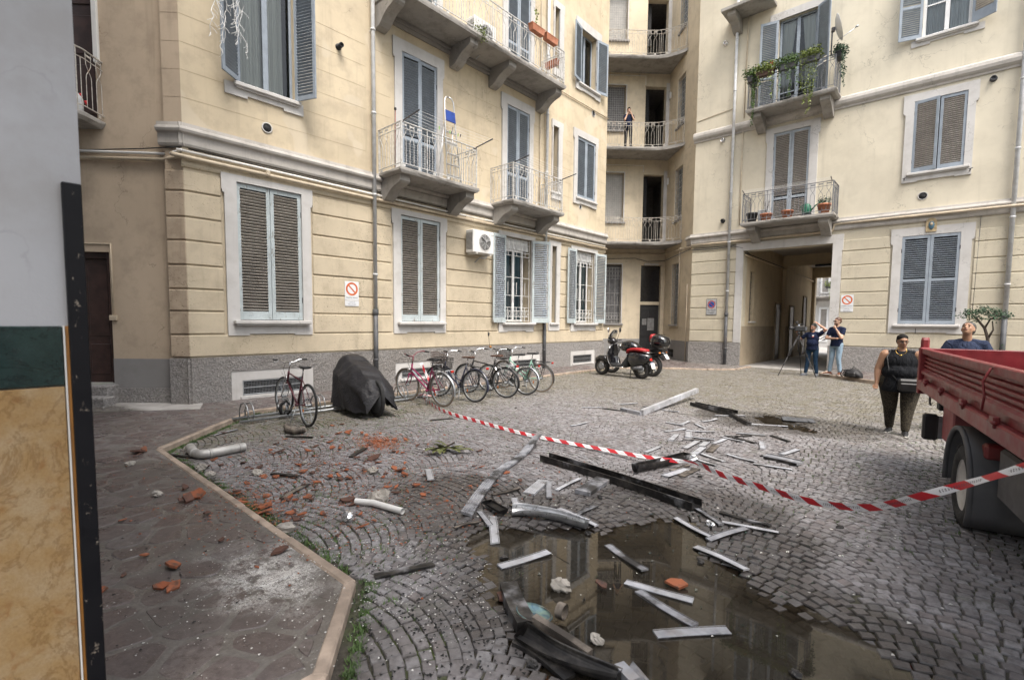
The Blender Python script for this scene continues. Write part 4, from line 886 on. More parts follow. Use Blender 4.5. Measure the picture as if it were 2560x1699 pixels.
for P, zw in ((POOL, WZ), (POOL2, WZ-.004)):
    A = np.array(P); lo, hi = A.min(0)-.35, A.max(0)+.35; nx = int((hi[0]-lo[0])/.05)+2; ny = int((hi[1]-lo[1])/.05)+2
    gx, gy = np.meshgrid(np.linspace(lo[0], hi[0], nx), np.linspace(lo[1], hi[1], ny)); dp = zw-hgt(gx, gy); keep = (sdist(gx, gy, P) < .3)
    idx = -np.ones(gx.shape, int); idx[keep] = np.arange(keep.sum()); vs = np.stack([gx[keep], gy[keep], np.full(keep.sum(), zw)], 1)
    fs = [(idx[j, i], idx[j, i+1], idx[j+1, i+1], idx[j+1, i]) for j in range(ny-1) for i in range(nx-1) if keep[j, i] and keep[j, i+1] and keep[j+1, i+1] and keep[j+1, i]]
    me = bpy.data.meshes.new('puddle'); me.from_pydata(vs.tolist(), [], [tuple(int(q) for q in f) for f in fs]); at_ = me.attributes.new('depth', 'FLOAT', 'POINT'); at_.data.foreach_set('value', np.clip(dp[keep], 0, .05).astype(np.float32)); me.materials.append(m_water)
    o = link('puddle', me); o['kind'] = 'structure'
# ---------------------------------------------------------------- raised pavements with random-cut flagstones
m_flag = stone_mat('porphyry_flag', [(.125, .10, .097), (.155, .132, .128), (.19, .172, .17), (.14, .106, .10)], .0, .3, .8, .42)
for e, q in zip(m_flag.node_tree.nodes['Color Ramp'].color_ramp.elements, (0, .33, .66, 1)): e.position = q
t = NT('pavement_mortar'); v = t.pos(); c = t.mix(t.ramp(t.noise(v, 7, 7, .65), .4, .7), (.155, .142, .133), (.23, .214, .202)); c = t.mix(t.ramp(t.noise(v, 1.1, 5, .6), .45, .7, 0, .8), c, (.12, .105, .095)); w = wetmask(t)
sp = t.math('MULTIPLY', t.ramp(t.noise(v, 55, 5, .7), .6, .66), t.ramp(t.noise(v, 1.4, 4), .5, .66)); c = t.mix(t.math('MULTIPLY', w, .5), c, (.06, .053, .044)); c = t.mix(t.math('MULTIPLY', sp, .6), c, (.6, .59, .57)); c = t.mix(t.math('MULTIPLY', splash(t), .9), c, (.62, .61, .59))
m_mort = t.done(c, t.ramp(t.noise(v, 2.2, 5, .65), .38, .62, .25, .7), 0, t.bump(t.noise(v, 45, 5), .5, .01), .4)
m_curb = plain('curb_granite', (.37, .295, .235), .8, 0, .35, 7, .4, 60, (.16, .13, .11), .6, obj=False)
PZ = .052
def clip(poly, nx, ny, c):
    out = []; n = len(poly)
    for i in range(n):
        a, b = poly[i], poly[(i+1) % n]; da, db = nx*a[0]+ny*a[1]-c, nx*b[0]+ny*b[1]-c
        if da <= 0: out.append(a)
        if (da < 0 < db) or (db < 0 < da): t_ = da/(da-db); out.append((a[0]+(b[0]-a[0])*t_, a[1]+(b[1]-a[1])*t_))
    return out
def cells(poly, size, seed, inset):
    r = np.random.default_rng(seed); P = np.array(poly); lo, hi = P.min(0), P.max(0); pts = []
    nx = int((hi[0]-lo[0])/size)+2; ny = int((hi[1]-lo[1])/size)+2
    for i in range(-1, nx+1):
        for j in range(-1, ny+1): pts.append((lo[0]+(i+.5+(j % 2)*.5+r.uniform(-.36, .36))*size, lo[1]+(j+.5+r.uniform(-.36, .36))*size))
    pts = np.array(pts); out = []
    for i, p in enumerate(pts):
        if sdist(p[0], p[1], poly) > size: continue
        c = list(poly); d = np.hypot(*(pts-p).T); nb = [k for k in np.argsort(d)[1:16] if d[k] < size*3]
        for k in nb:
            q = pts[k]; n = (q-p)/d[k]; c = clip(c, n[0], n[1], n @ (p+q)/2-inset)
            if len(c) < 3: break
        if len(c) < 3: continue
        # keep a margin inside the pavement outline
        m = len(poly)
        for k in range(m):
            a, b = np.array(poly[k]), np.array(poly[(k+1) % m]); e = (b-a)/np.linalg.norm(b-a); n = np.array((e[1], -e[0])); c = clip(c, n[0], n[1], n @ a-inset)
            if len(c) < 3: break
        if len(c) < 3: continue
        A = .5*abs(sum(c[k][0]*c[(k+1) % len(c)][1]-c[(k+1) % len(c)][0]*c[k][1] for k in range(len(c))))
        if A > size*size*.08: out.append(c)
    return out
def flag_mb(mb, c, z, r):
    # round the corners, dome the rim
    n = len(c); q = []
    for i in range(n):
        a, b, d = np.array(c[i-1]), np.array(c[i]), np.array(c[(i+1) % n])
        q += [b+(a-b)*.30, (b+(a-b)*.11+b+(d-b)*.11)/2, b+(d-b)*.30]
    cen = np.mean(q, 0); zt = z+r.uniform(-.004, .004); tx, ty = r.uniform(-.012, .012), r.uniform(-.012, .012)
    h = lambda p: tx*(p[0]-cen[0])+ty*(p[1]-cen[1])
    R0 = [(p[0], p[1], z-.03) for p in q]; R1 = [(p[0], p[1], zt-.006+h(p)) for p in q]; R2 = [(cen[0]+(p[0]-cen[0])*.93, cen[1]+(p[1]-cen[1])*.93, zt+h(p)) for p in q]
    mb.rings([R0, R1, R2], True, False, False); mb.add(R2, [tuple(range(len(R2)))])
def pave(name, outline, zones, curb, size=.36, single=True, z=PZ, inset=.009, mort=None, fmat=None, seed=5):
    mb = MB(); mb.poly([outline], lambda a, b, k: Vector((a, b, k)), -.06, z-.0035); o = mb.build(name, mort or m_mort); o['kind'] = 'structure'; r = random.Random(seed); al = MB()
    for zi, (zn, sz) in enumerate(zones):
        for c in cells(zn, sz, seed+zi, inset):
            if single:
                m1 = MB(); flag_mb(m1, c, z, r); m1.build('flagstone', fmat or m_flag, o)
            else: flag_mb(al, c, z, r)
    if not single: al.build('flagstones', fmat or m_flag, o)['kind'] = 'stuff'
    for i in range(len(curb)-1):
        a, b = Vector(curb[i]), Vector(curb[i+1]); L = (b-a).length; n = max(1, round(L/.95)); d = (b-a)/L; nn = Vector((d.y, -d.x))
        for k in range(n):
            p, q = a+d*(L*k/n+.004), a+d*(L*(k+1)/n-.004); m1 = MB(); off = nn*(-.045+r.uniform(-.004, .004)); pz = (z+.004+r.uniform(-.004, .006))
            m1.bar((*(p+off), pz/2-.05), (*(q+off), pz/2-.05), .078, pz+.1, (0, 0, 1), .012); m1.build('curb_stone', m_curb, o)
    return o
out1 = [(-2.14, .25), (-2.14, 1.02), (-2.76, 1.52), (-7.44, 1.52), (-9.47, 3.38), (-9.49, 15.95), (-10.98, 15.95), (-10.98, 2.75), (-14.0, -.3), (-14, .2), (-2.3, .2)]
z1 = [(-2.3, .3), (-2.2, 1.0), (-2.78, 1.47), (-7.42, 1.47), (-7.9, .3)]; z2 = [(-7.9, .3), (-7.42, 1.47), (-9.5, 3.38), (-10.93, 3.3), (-10.93, 3.0), (-11.2, .3)]; z3 = [(-9.5, 3.4), (-9.5, 15.9), (-10.9, 15.9), (-10.9, 3.4)]
cb1 = [(-2.08, .3), (-2.08, 1.05), (-2.74, 1.58), (-7.43, 1.58), (-9.42, 3.4), (-9.43, 15.95)]
pavA = pave('pavement', out1, [(z1, .26), (z2, .27), (z3, .46)], cb1[::1], single=True, inset=.016)
# concrete apron along the canted corner
t = NT('apron_concrete'); v = t.pos(); c = t.mix(t.ramp(t.noise(v, 3, 6, .6), .35, .7), (.33, .315, .30), (.45, .435, .415)); w = wetmask(t); c = t.mix(t.math('MULTIPLY', w, .75), c, (.06, .05, .035)); m_apr = t.done(c, t.mix(w, (.8,)*3, (.12,)*3), 0, t.bump(t.noise(v, 80, 4), .2, .005), .4)
mb = MB(); mb.poly([[(-10.9, 3.0), (-13.6, .35), (-11.6, .35), (-11.05, 1.55), (-10.2, 2.75)]], lambda a, b, k: Vector((a, b, k)), .03, PZ+.008); o = mb.build('concrete_apron', m_apr); o['kind'] = 'structure'
out2 = [(-9.49, 15.955), (-9.4, 16.0), (-8.2, 17.46), (-6.8, 18.26), (-6.1, 19.02), (-6.08, 20.7), (-8.5, 20.7), (-10.77, 22.96), (-16, 17.7), (-11, 17.7), (-10.98, 15.955)]
za = [(-10.9, 15.97), (-9.5, 15.97), (-8.25, 17.5), (-9.6, 21.7), (-10.75, 22.8), (-13.6, 19.9), (-10.9, 17.7)]; zb = [(-8.25, 17.5), (-6.85, 18.3), (-6.15, 19.05), (-6.14, 20.6), (-8.5, 20.6), (-9.6, 21.7)]
pave('pavement', out2, [(za, .4), (zb, .4)], [(-9.43, 15.96), (-8.18, 17.4), (-6.78, 18.2), (-6.04, 18.98), (-6.02, 20.6)][::-1], single=False, seed=31)
out3 = [(-3.2, 20.7), (-3.2, 18.95), (-1.6, 17.66), (1.5, 17.52), (9, 17.52), (9, 20.7)]
pave('pavement', out3, [([(-3.1, 20.6), (-3.1, 19.0), (-1.55, 17.72), (1.5, 17.58), (4.5, 17.58), (4.5, 20.6)], .4)], [(-3.25, 20.6), (-3.25, 18.92), (-1.62, 17.6), (1.5, 17.47), (4.5, 17.47)][::-1], single=False, z=.10, seed=41)
mb = MB(); mb.box((-4.92, 29.5, -.03), (2.97, 17.8, .1)); o = mb.build('passage_floor', m_apr); o['kind'] = 'structure'
mb = MB(); mb.box((-7, 45, -.05), (30, 22, .1)); o = mb.build('far_court', m_apr); o['kind'] = 'structure'
# drain grate in the setts
dg = G(1995, 1049); mb = MB(); mb.box((dg.x, dg.y, .004), (.5, .34, .02), Matrix.Rotation(.3, 3, 'Z'), .005)
for k in range(5): mb.box((dg.x-.16+k*.08, dg.y, .016), (.03, .26, .006), Matrix.Rotation(.3, 3, 'Z'))
tag(mb.build('drain_grate', m_iron), 'iron drain grate set in the cobbles beside the small puddle', 'drain')
# ================================================================ BICYCLES, SCOOTERS, TRUCK
def circ(c, r, n, ax='y'):
    c = Vector(c); return [c+(Vector((math.cos(2*PI*k/n), 0, math.sin(2*PI*k/n))) if ax == 'y' else Vector((math.cos(2*PI*k/n), math.sin(2*PI*k/n), 0)))*r for k in range(n)]
def paint(name, col, rough=.3): return plain(name, col, rough, .0, .15, 12, .02, 60, (.08, .06, .05), .3, coat=.4)
def bicycle(label, rear, head, frame, style='step', saddle=None, fender=None, rack=None, basket=None, rbasket=None, R=.345, lean=0.0, tyre=None, bar='swept', mirror=False, bars_m=None, wb=1.04, reflect=True, lift=0.0):
    rz = math.atan2(head[1], head[0])
    b = thing('bicycle', label, 'bicycle', (rear[0], rear[1], float(hgt(rear[0], rear[1]))+.004), 0, 'bicycles parked at the rack', (lean, -math.asin(lift/wb) if lift else 0, rz))
    ty = tyre or m_rub; saddle = saddle or m_blk; bars_m = bars_m or m_chr
    cr, cf = Vector((0, 0, R)), Vector((wb, 0, R)); bbk = Vector((.43, 0, .285)); st = Vector((.27, 0, .74)); hl, hu = Vector((wb-.135, 0, .62)), Vector((wb-.185, 0, .80))
    steer = R_(random.uniform(-14, 14))
    def wheel(c, turn):
        mb = MB(); mb.tube(circ((0, 0, 0), R-.016, 36), .0165, 8, closed=True)
        w = child(mb, 'wheel', ty, b, c, (0, 0, turn))
        mb = MB(); mb.lathe([(R-.048, -.011), (R-.03, -.012), (R-.027, 0), (R-.03, .012), (R-.048, .011), (R-.052, 0), (R-.048, -.011)], 36, (0, 0, 0), (0, 1, 0), cap=False); child(mb, 'rim', m_galv, w)
        mb = MB(); mb.lathe([(.012, -.05), (.028, -.03), (.016, -.02), (.016, .02), (.028, .03), (.012, .05)], 10, (0, 0, 0), (0, 1, 0))
        for k in range(18):
            a = 2*PI*k/18; s = .028*(1 if k % 2 else -1); a2 = a+.35*(1 if k % 4 < 2 else -1); mb.bar((.025*math.cos(a2), s, .025*math.sin(a2)), ((R-.045)*math.cos(a), 0, (R-.045)*math.sin(a)), .0035, .0035, (0, 1, 0))
        child(mb, 'spokes', m_galv, w, fix=False); return w
    wr = wheel(cr, 0); wf = wheel(cf, steer)
    if reflect:
        mb = MB(); mb.box((.2, .0, -.12), (.03, .012, .05), None, .004); child(mb, 'reflector', m_orange, wr)
    mb = MB(); t = .0155
    if style == 'diamond':
        mb.tube([st+Vector((.02, 0, -.04)), hu+Vector((-.01, 0, -.03))], t*.9, 8)
        mb.tube([bbk, hl], t, 8)
    else:
        mid = Vector((.46, 0, .40)); mb.tube([bbk+Vector((.0, 0, .03)), mid+Vector((.04, 0, -.05)), hl], t, 8); mb.tube([Vector((.395, 0, .42)), Vector((.5, 0, .45)), Vector((.62, 0, .56)), hl+Vector((-.02, 0, .1))], t*.85, 8)
    mb.tube([bbk, st+Vector((-.01, 0, .03))], t, 8); mb.tube([hl, hu], .018, 8)
    for s in (-1, 1):
        mb.tube([bbk+Vector((0, .03*s, 0)), Vector((.2, .05*s, R-.02)), cr+Vector((0, .06*s, 0))], .008, 6); mb.tube([st+Vector((0, .012*s, -.03)), cr+Vector((0, .06*s, 0))], .0075, 6)
    mb.lathe([(.024, -.04), (.024, .04)], 10, bbk, (0, 1, 0)); fr = child(mb, 'frame', frame, b)
    mb = MB(); d = (hu-hl).normalized(); crown = hl-d*.03
    for s in (-1, 1): mb.tube([crown+Vector((0, .045*s, 0)), crown+Vector((.06, .05*s, -.14)), cf+Vector((0, .055*s, 0))], [.012, .011, .008], 6)
    mb.bar(crown-Vector((0, .055, 0)), crown+Vector((0, .055, 0)), .03, .025); child(mb, 'fork', frame if style == 'step' else m_chr if bar == 'flat' else frame, b)
    # bars
    q = hu+d*.16; mb = MB(); mb.tube([hu, q], .012, 8)
    def hb(x, y, z): return q+Matrix.Rotation(steer, 3, 'Z') @ Vector((x, y, z))
    if bar == 'flat': side = [(.03, .0, 0), (.04, .08, .0), (.02, .17, .05), (-.02, .29, .055)]
    else: side = [(.02, 0, 0), (.06, .09, .02), (.06, .18, .07), (-.02, .26, .085), (-.17, .30, .07)]
    for s in (-1, 1): mb.tube([hb(x, y*s, z) for x, y, z in side], .011, 8)
    h = child(mb, 'handlebar', bars_m, b)
    for s in (-1, 1):
        (x0, y0, z0), (x1, y1, z1) = side[-2], side[-1]; k = .35; g = MB(); g.tube([hb(x0+(x1-x0)*k, (y0+(y1-y0)*k)*s, z0+(z1-z0)*k), hb(x1, y1*s, z1)], .0155, 8); child(g, 'grip', m_blk, h)
        g = MB(); g.tube([hb(x0+.02, y0*s, z0-.01), hb(x0+.05, (y0+.02)*s, z0-.04), hb(x1+.05, (y1-.03)*s, z1-.045)], .005, 5); child(g, 'brake_lever', m_galv, h)
    mb = MB(); mb.tube([hb(.05, .05, .0), hb(.11, .06, -.12), hb(.06, .03, -.28)], .003, 4); mb.tube([hb(.05, -.06, .0), hb(.12, -.05, -.1), hl+Vector((.01, -.02, 0))], .003, 4); child(mb, 'brake_cable', m_blk, b)
    sp = st+Vector((-.035, 0, .16)); mb = MB(); mb.tube([st, sp], .0125, 8); child(mb, 'seat_post', m_chr, b)
    mb = MB(); rings = []
    for x, w, hh in ((.16, .018, .03), (.10, .026, .036), (.02, .045, .04), (-.05, .085, .048), (-.10, .1, .055), (-.14, .07, .045), (-.155, .03, .03)):
        rings.append([sp+Vector((x, w*math.cos(a), .03+hh*.5*math.sin(a)+(-x*.06))) for a in [2*PI*k/10 for k in range(10)]])
    mb.rings(rings); child(mb, 'saddle', saddle, b)
    # crank
    mb = MB(); mb.lathe([(.095, -.002), (.095, .002), (.075, .003), (.075, -.003)], 24, bbk+Vector((0, -.045, 0)), (0, 1, 0)); ca = R_(random.uniform(20, 160))
    for s, a in ((-1, ca), (1, ca+PI)):
        e = bbk+Vector((.165*math.cos(a), .075*s, .165*math.sin(a))); mb.bar(bbk+Vector((0, .06*s, 0)), e, .016, .022, (0, 1, 0), .003)
    ck = child(mb, 'crankset', m_galv, b)
    for s, a in ((-1, ca), (1, ca+PI)):
        e = bbk+Vector((.165*math.cos(a), .12*s, .165*math.sin(a))); mb = MB(); mb.box(e, (.09, .08, .022), None, .005); child(mb, 'pedal', m_blk, ck)
    mb = MB(); y = -.045
    for z in (.085, -.085): mb.bar((bbk.x, y, bbk.z+z), (cr.x, y, cr.z+z*.42), .006, .008, (0, 1, 0))
    mb.lathe([(.038, -.004), (.038, .004)], 14, cr+Vector((0, y, 0)), (0, 1, 0)); child(mb, 'chain', m_iron, b)
    if fender:
        for c, a0, a1, nm, tn in ((cr, R_(-15), R_(175), 'rear_fender', 0), (cf, R_(5), R_(165), 'front_fender', steer)):
            rr_ = []
            for k in range(19):
                a = a0+(a1-a0)*k/18; dv = Vector((math.cos(a) if c is cf else -math.cos(a), 0, math.sin(a)))
                if c is cr: dv = Vector((-math.cos(a0+(a1-a0)*k/18), 0, math.sin(a0+(a1-a0)*k/18)))
                dv = Matrix.Rotation(tn, 3, 'Z') @ dv; sv = Matrix.Rotation(tn, 3, 'Z') @ Vector((0, 1, 0))
                rr_.append([c+dv*(R+.006)+sv*-.026, c+dv*(R+.018)+sv*-.012, c+dv*(R+.022), c+dv*(R+.018)+sv*.012, c+dv*(R+.006)+sv*.026])
            mb = MB(); mb.rings(rr_, False, False); o = child(mb, nm, fender, b, fix=False)
    if rack:
        z = 2*R+.055; mb = MB()
        for y in (-.06, 0, .06): mb.tube([Vector((.17, y, z)), Vector((-.24, y*1.1, z+.005))], .005, 5)
        for x in (.15, 0, -.2): mb.tube([Vector((x, -.065, z)), Vector((x, .065, z))], .005, 5)
        for s in (-1, 1): mb.tube([Vector((-.12, .065*s, z)), cr+Vector((0, .065*s, 0))], .005, 5); mb.tube([Vector((.1, .065*s, z)), cr+Vector((.0, .065*s, .03))], .0045, 5)
        child(mb, 'carrier', rack, b)
        mb = MB(); mb.box((-.3, 0, z-.01), (.03, .08, .045), None, .008); child(mb, 'rear_light', m_redl, b)
    def wire(c, L, Wd_, Hh, m, nm, tn=0.0):
        mb = MB(); c = Vector(c); nn = 9
        def P(x, y, z): k = .82+.18*z/Hh; return c+Matrix.Rotation(tn, 3, 'Z') @ Vector((x*k, y*k, z))
        for z in np.linspace(0, Hh, 6):
            q = [P(L/2, Wd_/2, z), P(-L/2, Wd_/2, z), P(-L/2, -Wd_/2, z), P(L/2, -Wd_/2, z)]
            for k in range(4): mb.bar(q[k], q[(k+1) % 4], .005 if 0 < z < Hh-.01 else .009, .005 if 0 < z < Hh-.01 else .009)
        for k in range(nn+1):
            f = -.5+k/nn
            for a, e in ((P(L*f, Wd_/2, 0), P(L*f, Wd_/2, Hh)), (P(L*f, -Wd_/2, 0), P(L*f, -Wd_/2, Hh)), (P(L/2, Wd_*f, 0), P(L/2, Wd_*f, Hh)), (P(-L/2, Wd_*f, 0), P(-L/2, Wd_*f, Hh))): mb.bar(a, e, .0045, .0045, (1, 0, 0))
            mb.bar(P(L*f, Wd_/2, 0), P(L*f, -Wd_/2, 0), .0045, .0045)
        child(mb, nm, m, b, fix=False)
    if basket: wire(hu+Vector((.2, 0, -.06)), .24, .36, .24, basket, 'front_basket', steer)
    if rbasket: wire((-.02, 0, 2*R+.07), .38, .30, .22, rbasket, 'rear_basket')
    if mirror:
        mb = MB(); e = hb(.05, .24, .07); tip = e+Vector((.03, .06, .3)); mb.tube([e, tip], .004, 6); mb.lathe([(.001, -.008), (.05, -.006), (.05, .006), (.001, .008)], 16, tip+Vector((0, 0, .05)), (1, .2, 0)); child(mb, 'mirror', m_blk, b)
        mb = MB(); mb.ell(e+Vector((.02, -.04, .05)), (.035, .035, .03)); child(mb, 'bell', m_brass, b)
    else:
        mb = MB(); mb.ell(hl+Vector((.07, 0, .05)), (.045, .032, .032)); child(mb, 'headlamp', m_chr, b)
    mb = MB(); mb.tube([Vector((.38, .04, .27)), Vector((.3, .16, .02))], .008, 6); child(mb, 'kickstand', m_galv, b)
    return b
m_orange = plain('orange_reflector', (.8, .22, .02), .3); m_redl = plain('red_lens', (.55, .02, .015), .2); m_brass = plain('brass_bell', (.45, .2, .05), .35, .6)
m_brown = plain('brown_leather', (.085, .035, .02), .45, 0, .25, 10, .1, 60); m_wick = plain('brown_wire_mesh', (.10, .06, .045), .7, .1); m_gum = plain('gumwall_tyre', (.24, .19, .14), .8, 0, .25, 9, .2, 80)
bicycle('maroon road frame bicycle alone at the left end of the rack', (-7.62, 3.55), (-1, .06), paint('maroon_paint', (.10, .012, .025)), 'diamond', bar='flat', lean=R_(2), lift=.03)
bicycle('pink bicycle with black wire basket behind, striped tape tied to its stem', (-7.54, 6.27), (-1, -.08), paint('magenta_paint', (.34, .02, .11)), 'step', rbasket=m_blk, rack=m_galv, fender=m_galv, bars_m=paint('pink_bar', (.20, .03, .05)), lean=R_(-4), tyre=m_gum, lift=.02)
bicycle('dark blue bicycle with brown mesh front basket and brown saddle', (-7.47, 7.06), (-1, -.13), paint('navy_paint', (.012, .018, .05)), 'step', m_brown, paint('navy_fender', (.012, .016, .04)), m_blk, m_wick, lean=R_(3), lift=.03)
bicycle('black diamond frame bicycle with brown saddle and silver carrier', (-7.42, 7.98), (-1, -.22), paint('black_paint', (.012, .012, .014)), 'diamond', m_brown, m_blk, m_galv, lean=R_(-3), lift=.03)
bicycle('black bicycle with a round mirror on a tall stalk', (-7.40, 8.65), (-1, -.26), paint('black_paint2', (.014, .014, .016)), 'step', m_blk, m_chr, m_blk, mirror=True, lean=R_(4), R=.325, lift=.02)
bicycle('mint green bicycle with black front basket, nearest the far downpipe', (-7.46, 9.28), (-1, -.22), paint('mint_paint', (.30, .55, .44)), 'step', m_blk, m_blk, m_blk, m_blk, tyre=m_gum, lean=R_(-2), lift=.03)
# rack
r0, r1 = G(600, 1062), G(1262, 968); rd = (r1-r0).normalized(); rp = Vector((-rd.y, rd.x, 0))
rk = thing('bike_rack', 'galvanised bicycle rack with paired hoops along the pavement edge', 'bike rack', tuple((r0+r1)/2))
for k in (0, .34):
    mb = MB(); mb.tube([r0+rp*k+Vector((0, 0, .05)), r1+rp*k+Vector((0, 0, .05))], .024, 10); mb.build('rail', m_galv, rk)
L = (r1-r0).length; s = .12
while s < L:
    for e in (0, .09):
        p = r0+rd*(s+e); q = [p+rp*(-.0)+Vector((0, 0, .05)), p+rp*-.03+Vector((0, 0, .17)), p+rp*.02+Vector((0, 0, .28)), p+rp*.12+Vector((0, 0, .33)), p+rp*.26+Vector((0, 0, .30)), p+rp*.34+Vector((0, 0, .18)), p+rp*.34+Vector((0, 0, .05))]
        mb = MB(); mb.tube(q, .0115, 7); mb.build('hoop', m_galv, rk)
    s += .62
lk = MB(); q = G(706, 1028, .12); lk.tube([q+Vector((.02, -.03, .12)), q+Vector((.06, .04, .2)), q+Vector((.02, .1, .12)), q+Vector((-.02, .06, -.04)), q+Vector((.02, -.02, -.06)), q+Vector((.03, -.05, .05))], .026, 8, closed=True); tag(lk.build('bicycle_lock', m_blk), 'thick black lock looped round the maroon bicycle and rack', 'lock')
# covered motorbike
cv = thing('covered_motorbike', 'black fabric cover draped over a parked two-wheeler', 'motorbike', (-8.1, 4.85, 0), R_(170))
def cov(u, v):      # u along (front 0 .. rear 1), v around from -1 (left hem) to 1 (right hem)
    x = .78-1.55*u; top = 1.13-.10*u if u < .2 else 1.11-.42*((u-.2)/.8)**1.15-(.0 if u < .86 else 3.0*(u-.86)**1.5)
    if u < .06: top -= (.06-u)*3.0
    wd = .24+.13*math.sin(PI*min(1, u*.8+.18))**.7; a = abs(v); sg = 1 if v >= 0 else -1
    y = sg*wd*(1.25*min(1, a*1.5)**.8 if a < .5 else 1.05+.22*(a-.5)); z = top-(top-.13)*max(0, (a-.16)/.84)**1.25
    rid = lambda q: 1-2*abs(math.sin(q)); fz = math.atan2(a+.05, u+.02); n = .026*rid(fz*9+sg)*a+.016*rid(u*11-v*4+1)*a+.012*rid(u*7+v*9)*(1-a)*.6+.009*rid(fz*23+u*5)*a
    return Vector((x+n*.3*a, y+sg*n, z+.028*math.sin(u*13+v*3)*(1-a)+.012*math.sin(u*37+v*11)))
nu, nv = 46, 40; mb = MB(); mb.add([cov(i/nu, -1+2*j/nv) for i in range(nu+1) for j in range(nv+1)], [(i*(nv+1)+j, i*(nv+1)+j+1, (i+1)*(nv+1)+j+1, (i+1)*(nv+1)+j) for i in range(nu) for j in range(nv)], True)
for u in (0, 1):
    ring = [cov(u, -1+2*j/nv) for j in range(nv+1)]; cc = Vector((ring[0].x+(.05 if u == 0 else -.05), 0, .5)); mb.add(ring+[cc], [(j, j+1, nv+1) for j in range(nv)], True)
t = NT('cover_fabric'); v = t.pos(obj=True); m_cov = t.done(t.mix(t.noise(v, 4, 5), (.008, .008, .010), (.022, .021, .025)), .48, 0, t.bump(t.noise(v, 14, 5, .6, 1.5), .35, .05), .45)
child(mb, 'cover', m_cov, cv, fix=False).scale = (1, 1, .91)
for x in (.58, -.58):
    mb = MB(); mb.tube(circ((0, 0, 0), .30, 32), .035, 8, closed=True); w = child(mb, 'wheel', m_rub, cv, (x, 0, .335)); mb = MB(); mb.lathe([(.26, -.03), (.27, 0), (.26, .03)], 24, (0, 0, 0), (0, 1, 0)); child(mb, 'rim', m_iron, w)
# ---------------------------------------------------------------- scooters
m_sblk = plain('gloss_black', (.008, .008, .01), .1, 0, .2, 6, 0, coat=1.0); m_sred = plain('red_seat', (.33, .012, .016), .5, 0, .2, 10, .05, 60); m_eng = plain('engine_alloy', (.33, .31, .28), .45, .7, .3, 14, .2, 60)
m_scr = glass_mat('smoked_screen', (.55, .57, .58))
def loft(secs, n=16):
    """secs: (x, zc, halfwidth, halfheight, power)"""
    rs = []
    for x, y, z, w, h, e in secs:
        rr_ = []
        for k in range(n):
            a = 2*PI*k/n; c, s_ = math.cos(a), math.sin(a); rr_.append(Vector((x, y+w*math.copysign(abs(c)**e, c), z+h*math.copysign(abs(s_)**e, s_))))
        rs.append(rr_)
    return rs
def moto_wheel(par, c, R, w, rimm):
    mb = MB(); mb.lathe([(R-.1, -w*.4), (R-.07, -w*.5), (R-.02, -w*.46), (R, -w*.2), (R, w*.2), (R-.02, w*.46), (R-.07, w*.5), (R-.1, w*.4)], 32, (0, 0, 0), (0, 1, 0), cap=False); o = child(mb, 'wheel', m_rub, par, c)
    mb = MB(); mb.lathe([(R-.1, -w*.42), (R-.11, -w*.2), (R-.11, w*.2), (R-.1, w*.42)], 32, (0, 0, 0), (0, 1, 0), cap=False); mb.lathe([(.035, -w*.45), (.05, -w*.3), (.05, w*.3), (.035, w*.45)], 14, (0, 0, 0), (0, 1, 0))
    for k in range(5): a = 2*PI*k/5+.3; mb.bar((.03*math.cos(a), 0, .03*math.sin(a)), ((R-.105)*math.cos(a), 0, (R-.105)*math.sin(a)), w*.3, .035, (0, 1, 0), .006)
    child(mb, 'rim', rimm, o); mb = MB(); mb.lathe([(R*.42, .0), (R*.42, .006), (R*.2, .008)], 20, (0, w*.42, 0), (0, 1, 0)); child(mb, 'brake_disc', m_galv, o); return o
def numberplate(par, c, rot, txt):
    mb = MB(); mb.box((0, 0, 0), (.006, .18, .18), None, .001); o = child(mb, 'number_plate', m_white, par, c, rot); mb = MB(); mb.box((-.0045, .0, .085), (.002, .17, .012)); child(mb, 'plate_band', plain('plate_blue', (.02, .06, .3), .4), o); return o
f0, f1 = Vector((-8.62, 13.93, 0)), Vector((-7.10, 13.75, 0)); hd = (f0-f1)
vs_ = thing('scooter', 'glossy black motor scooter with red seat and clear flyscreen', 'scooter', tuple(f1), math.atan2(hd.y, hd.x)); WBs = 1.42
vs_.scale = (1.07, 1.07, 1.07)
moto_wheel(vs_, (0, 0, .265), .265, .12, m_eng); moto_wheel(vs_, (WBs, 0, .265), .265, .12, m_eng)
mb = MB(); mb.rings(loft([(-.30, 0, .62, .05, .06, .8), (-.24, 0, .60, .13, .12, .8), (-.1, 0, .57, .2, .19, .75), (.1, 0, .55, .225, .23, .7), (.28, 0, .56, .20, .22, .7), (.42, 0, .58, .14, .16, .75), (.48, 0, .6, .08, .1, .8)])); bd = child(mb, 'body_shell', m_sblk, vs_)
mb = MB(); mb.rings(loft([(.42, 0, .5, .1, .2, .7), (.52, 0, .42, .13, .14, .6), (.62, 0, .33, .19, .035, .5), (.86, 0, .325, .2, .03, .5), (1.0, 0, .36, .2, .04, .5)])); child(mb, 'floorboard', m_blk, vs_)
rs = []
for z, x, w in ((.30, 1.02, .2), (.42, 1.09, .23), (.56, 1.13, .255), (.70, 1.135, .255), (.82, 1.11, .22), (.92, 1.07, .15), (.98, 1.04, .1)):
    rs.append([Vector((x-.07*(abs(f)**2), w*f, z)) for f in np.linspace(-1, 1, 13)]+[Vector((x-.045-.06*(abs(f)**2), w*f, z)) for f in np.linspace(1, -1, 13)])
mb = MB(); mb.rings(rs); sh = child(mb, 'leg_shield', m_sblk, vs_)
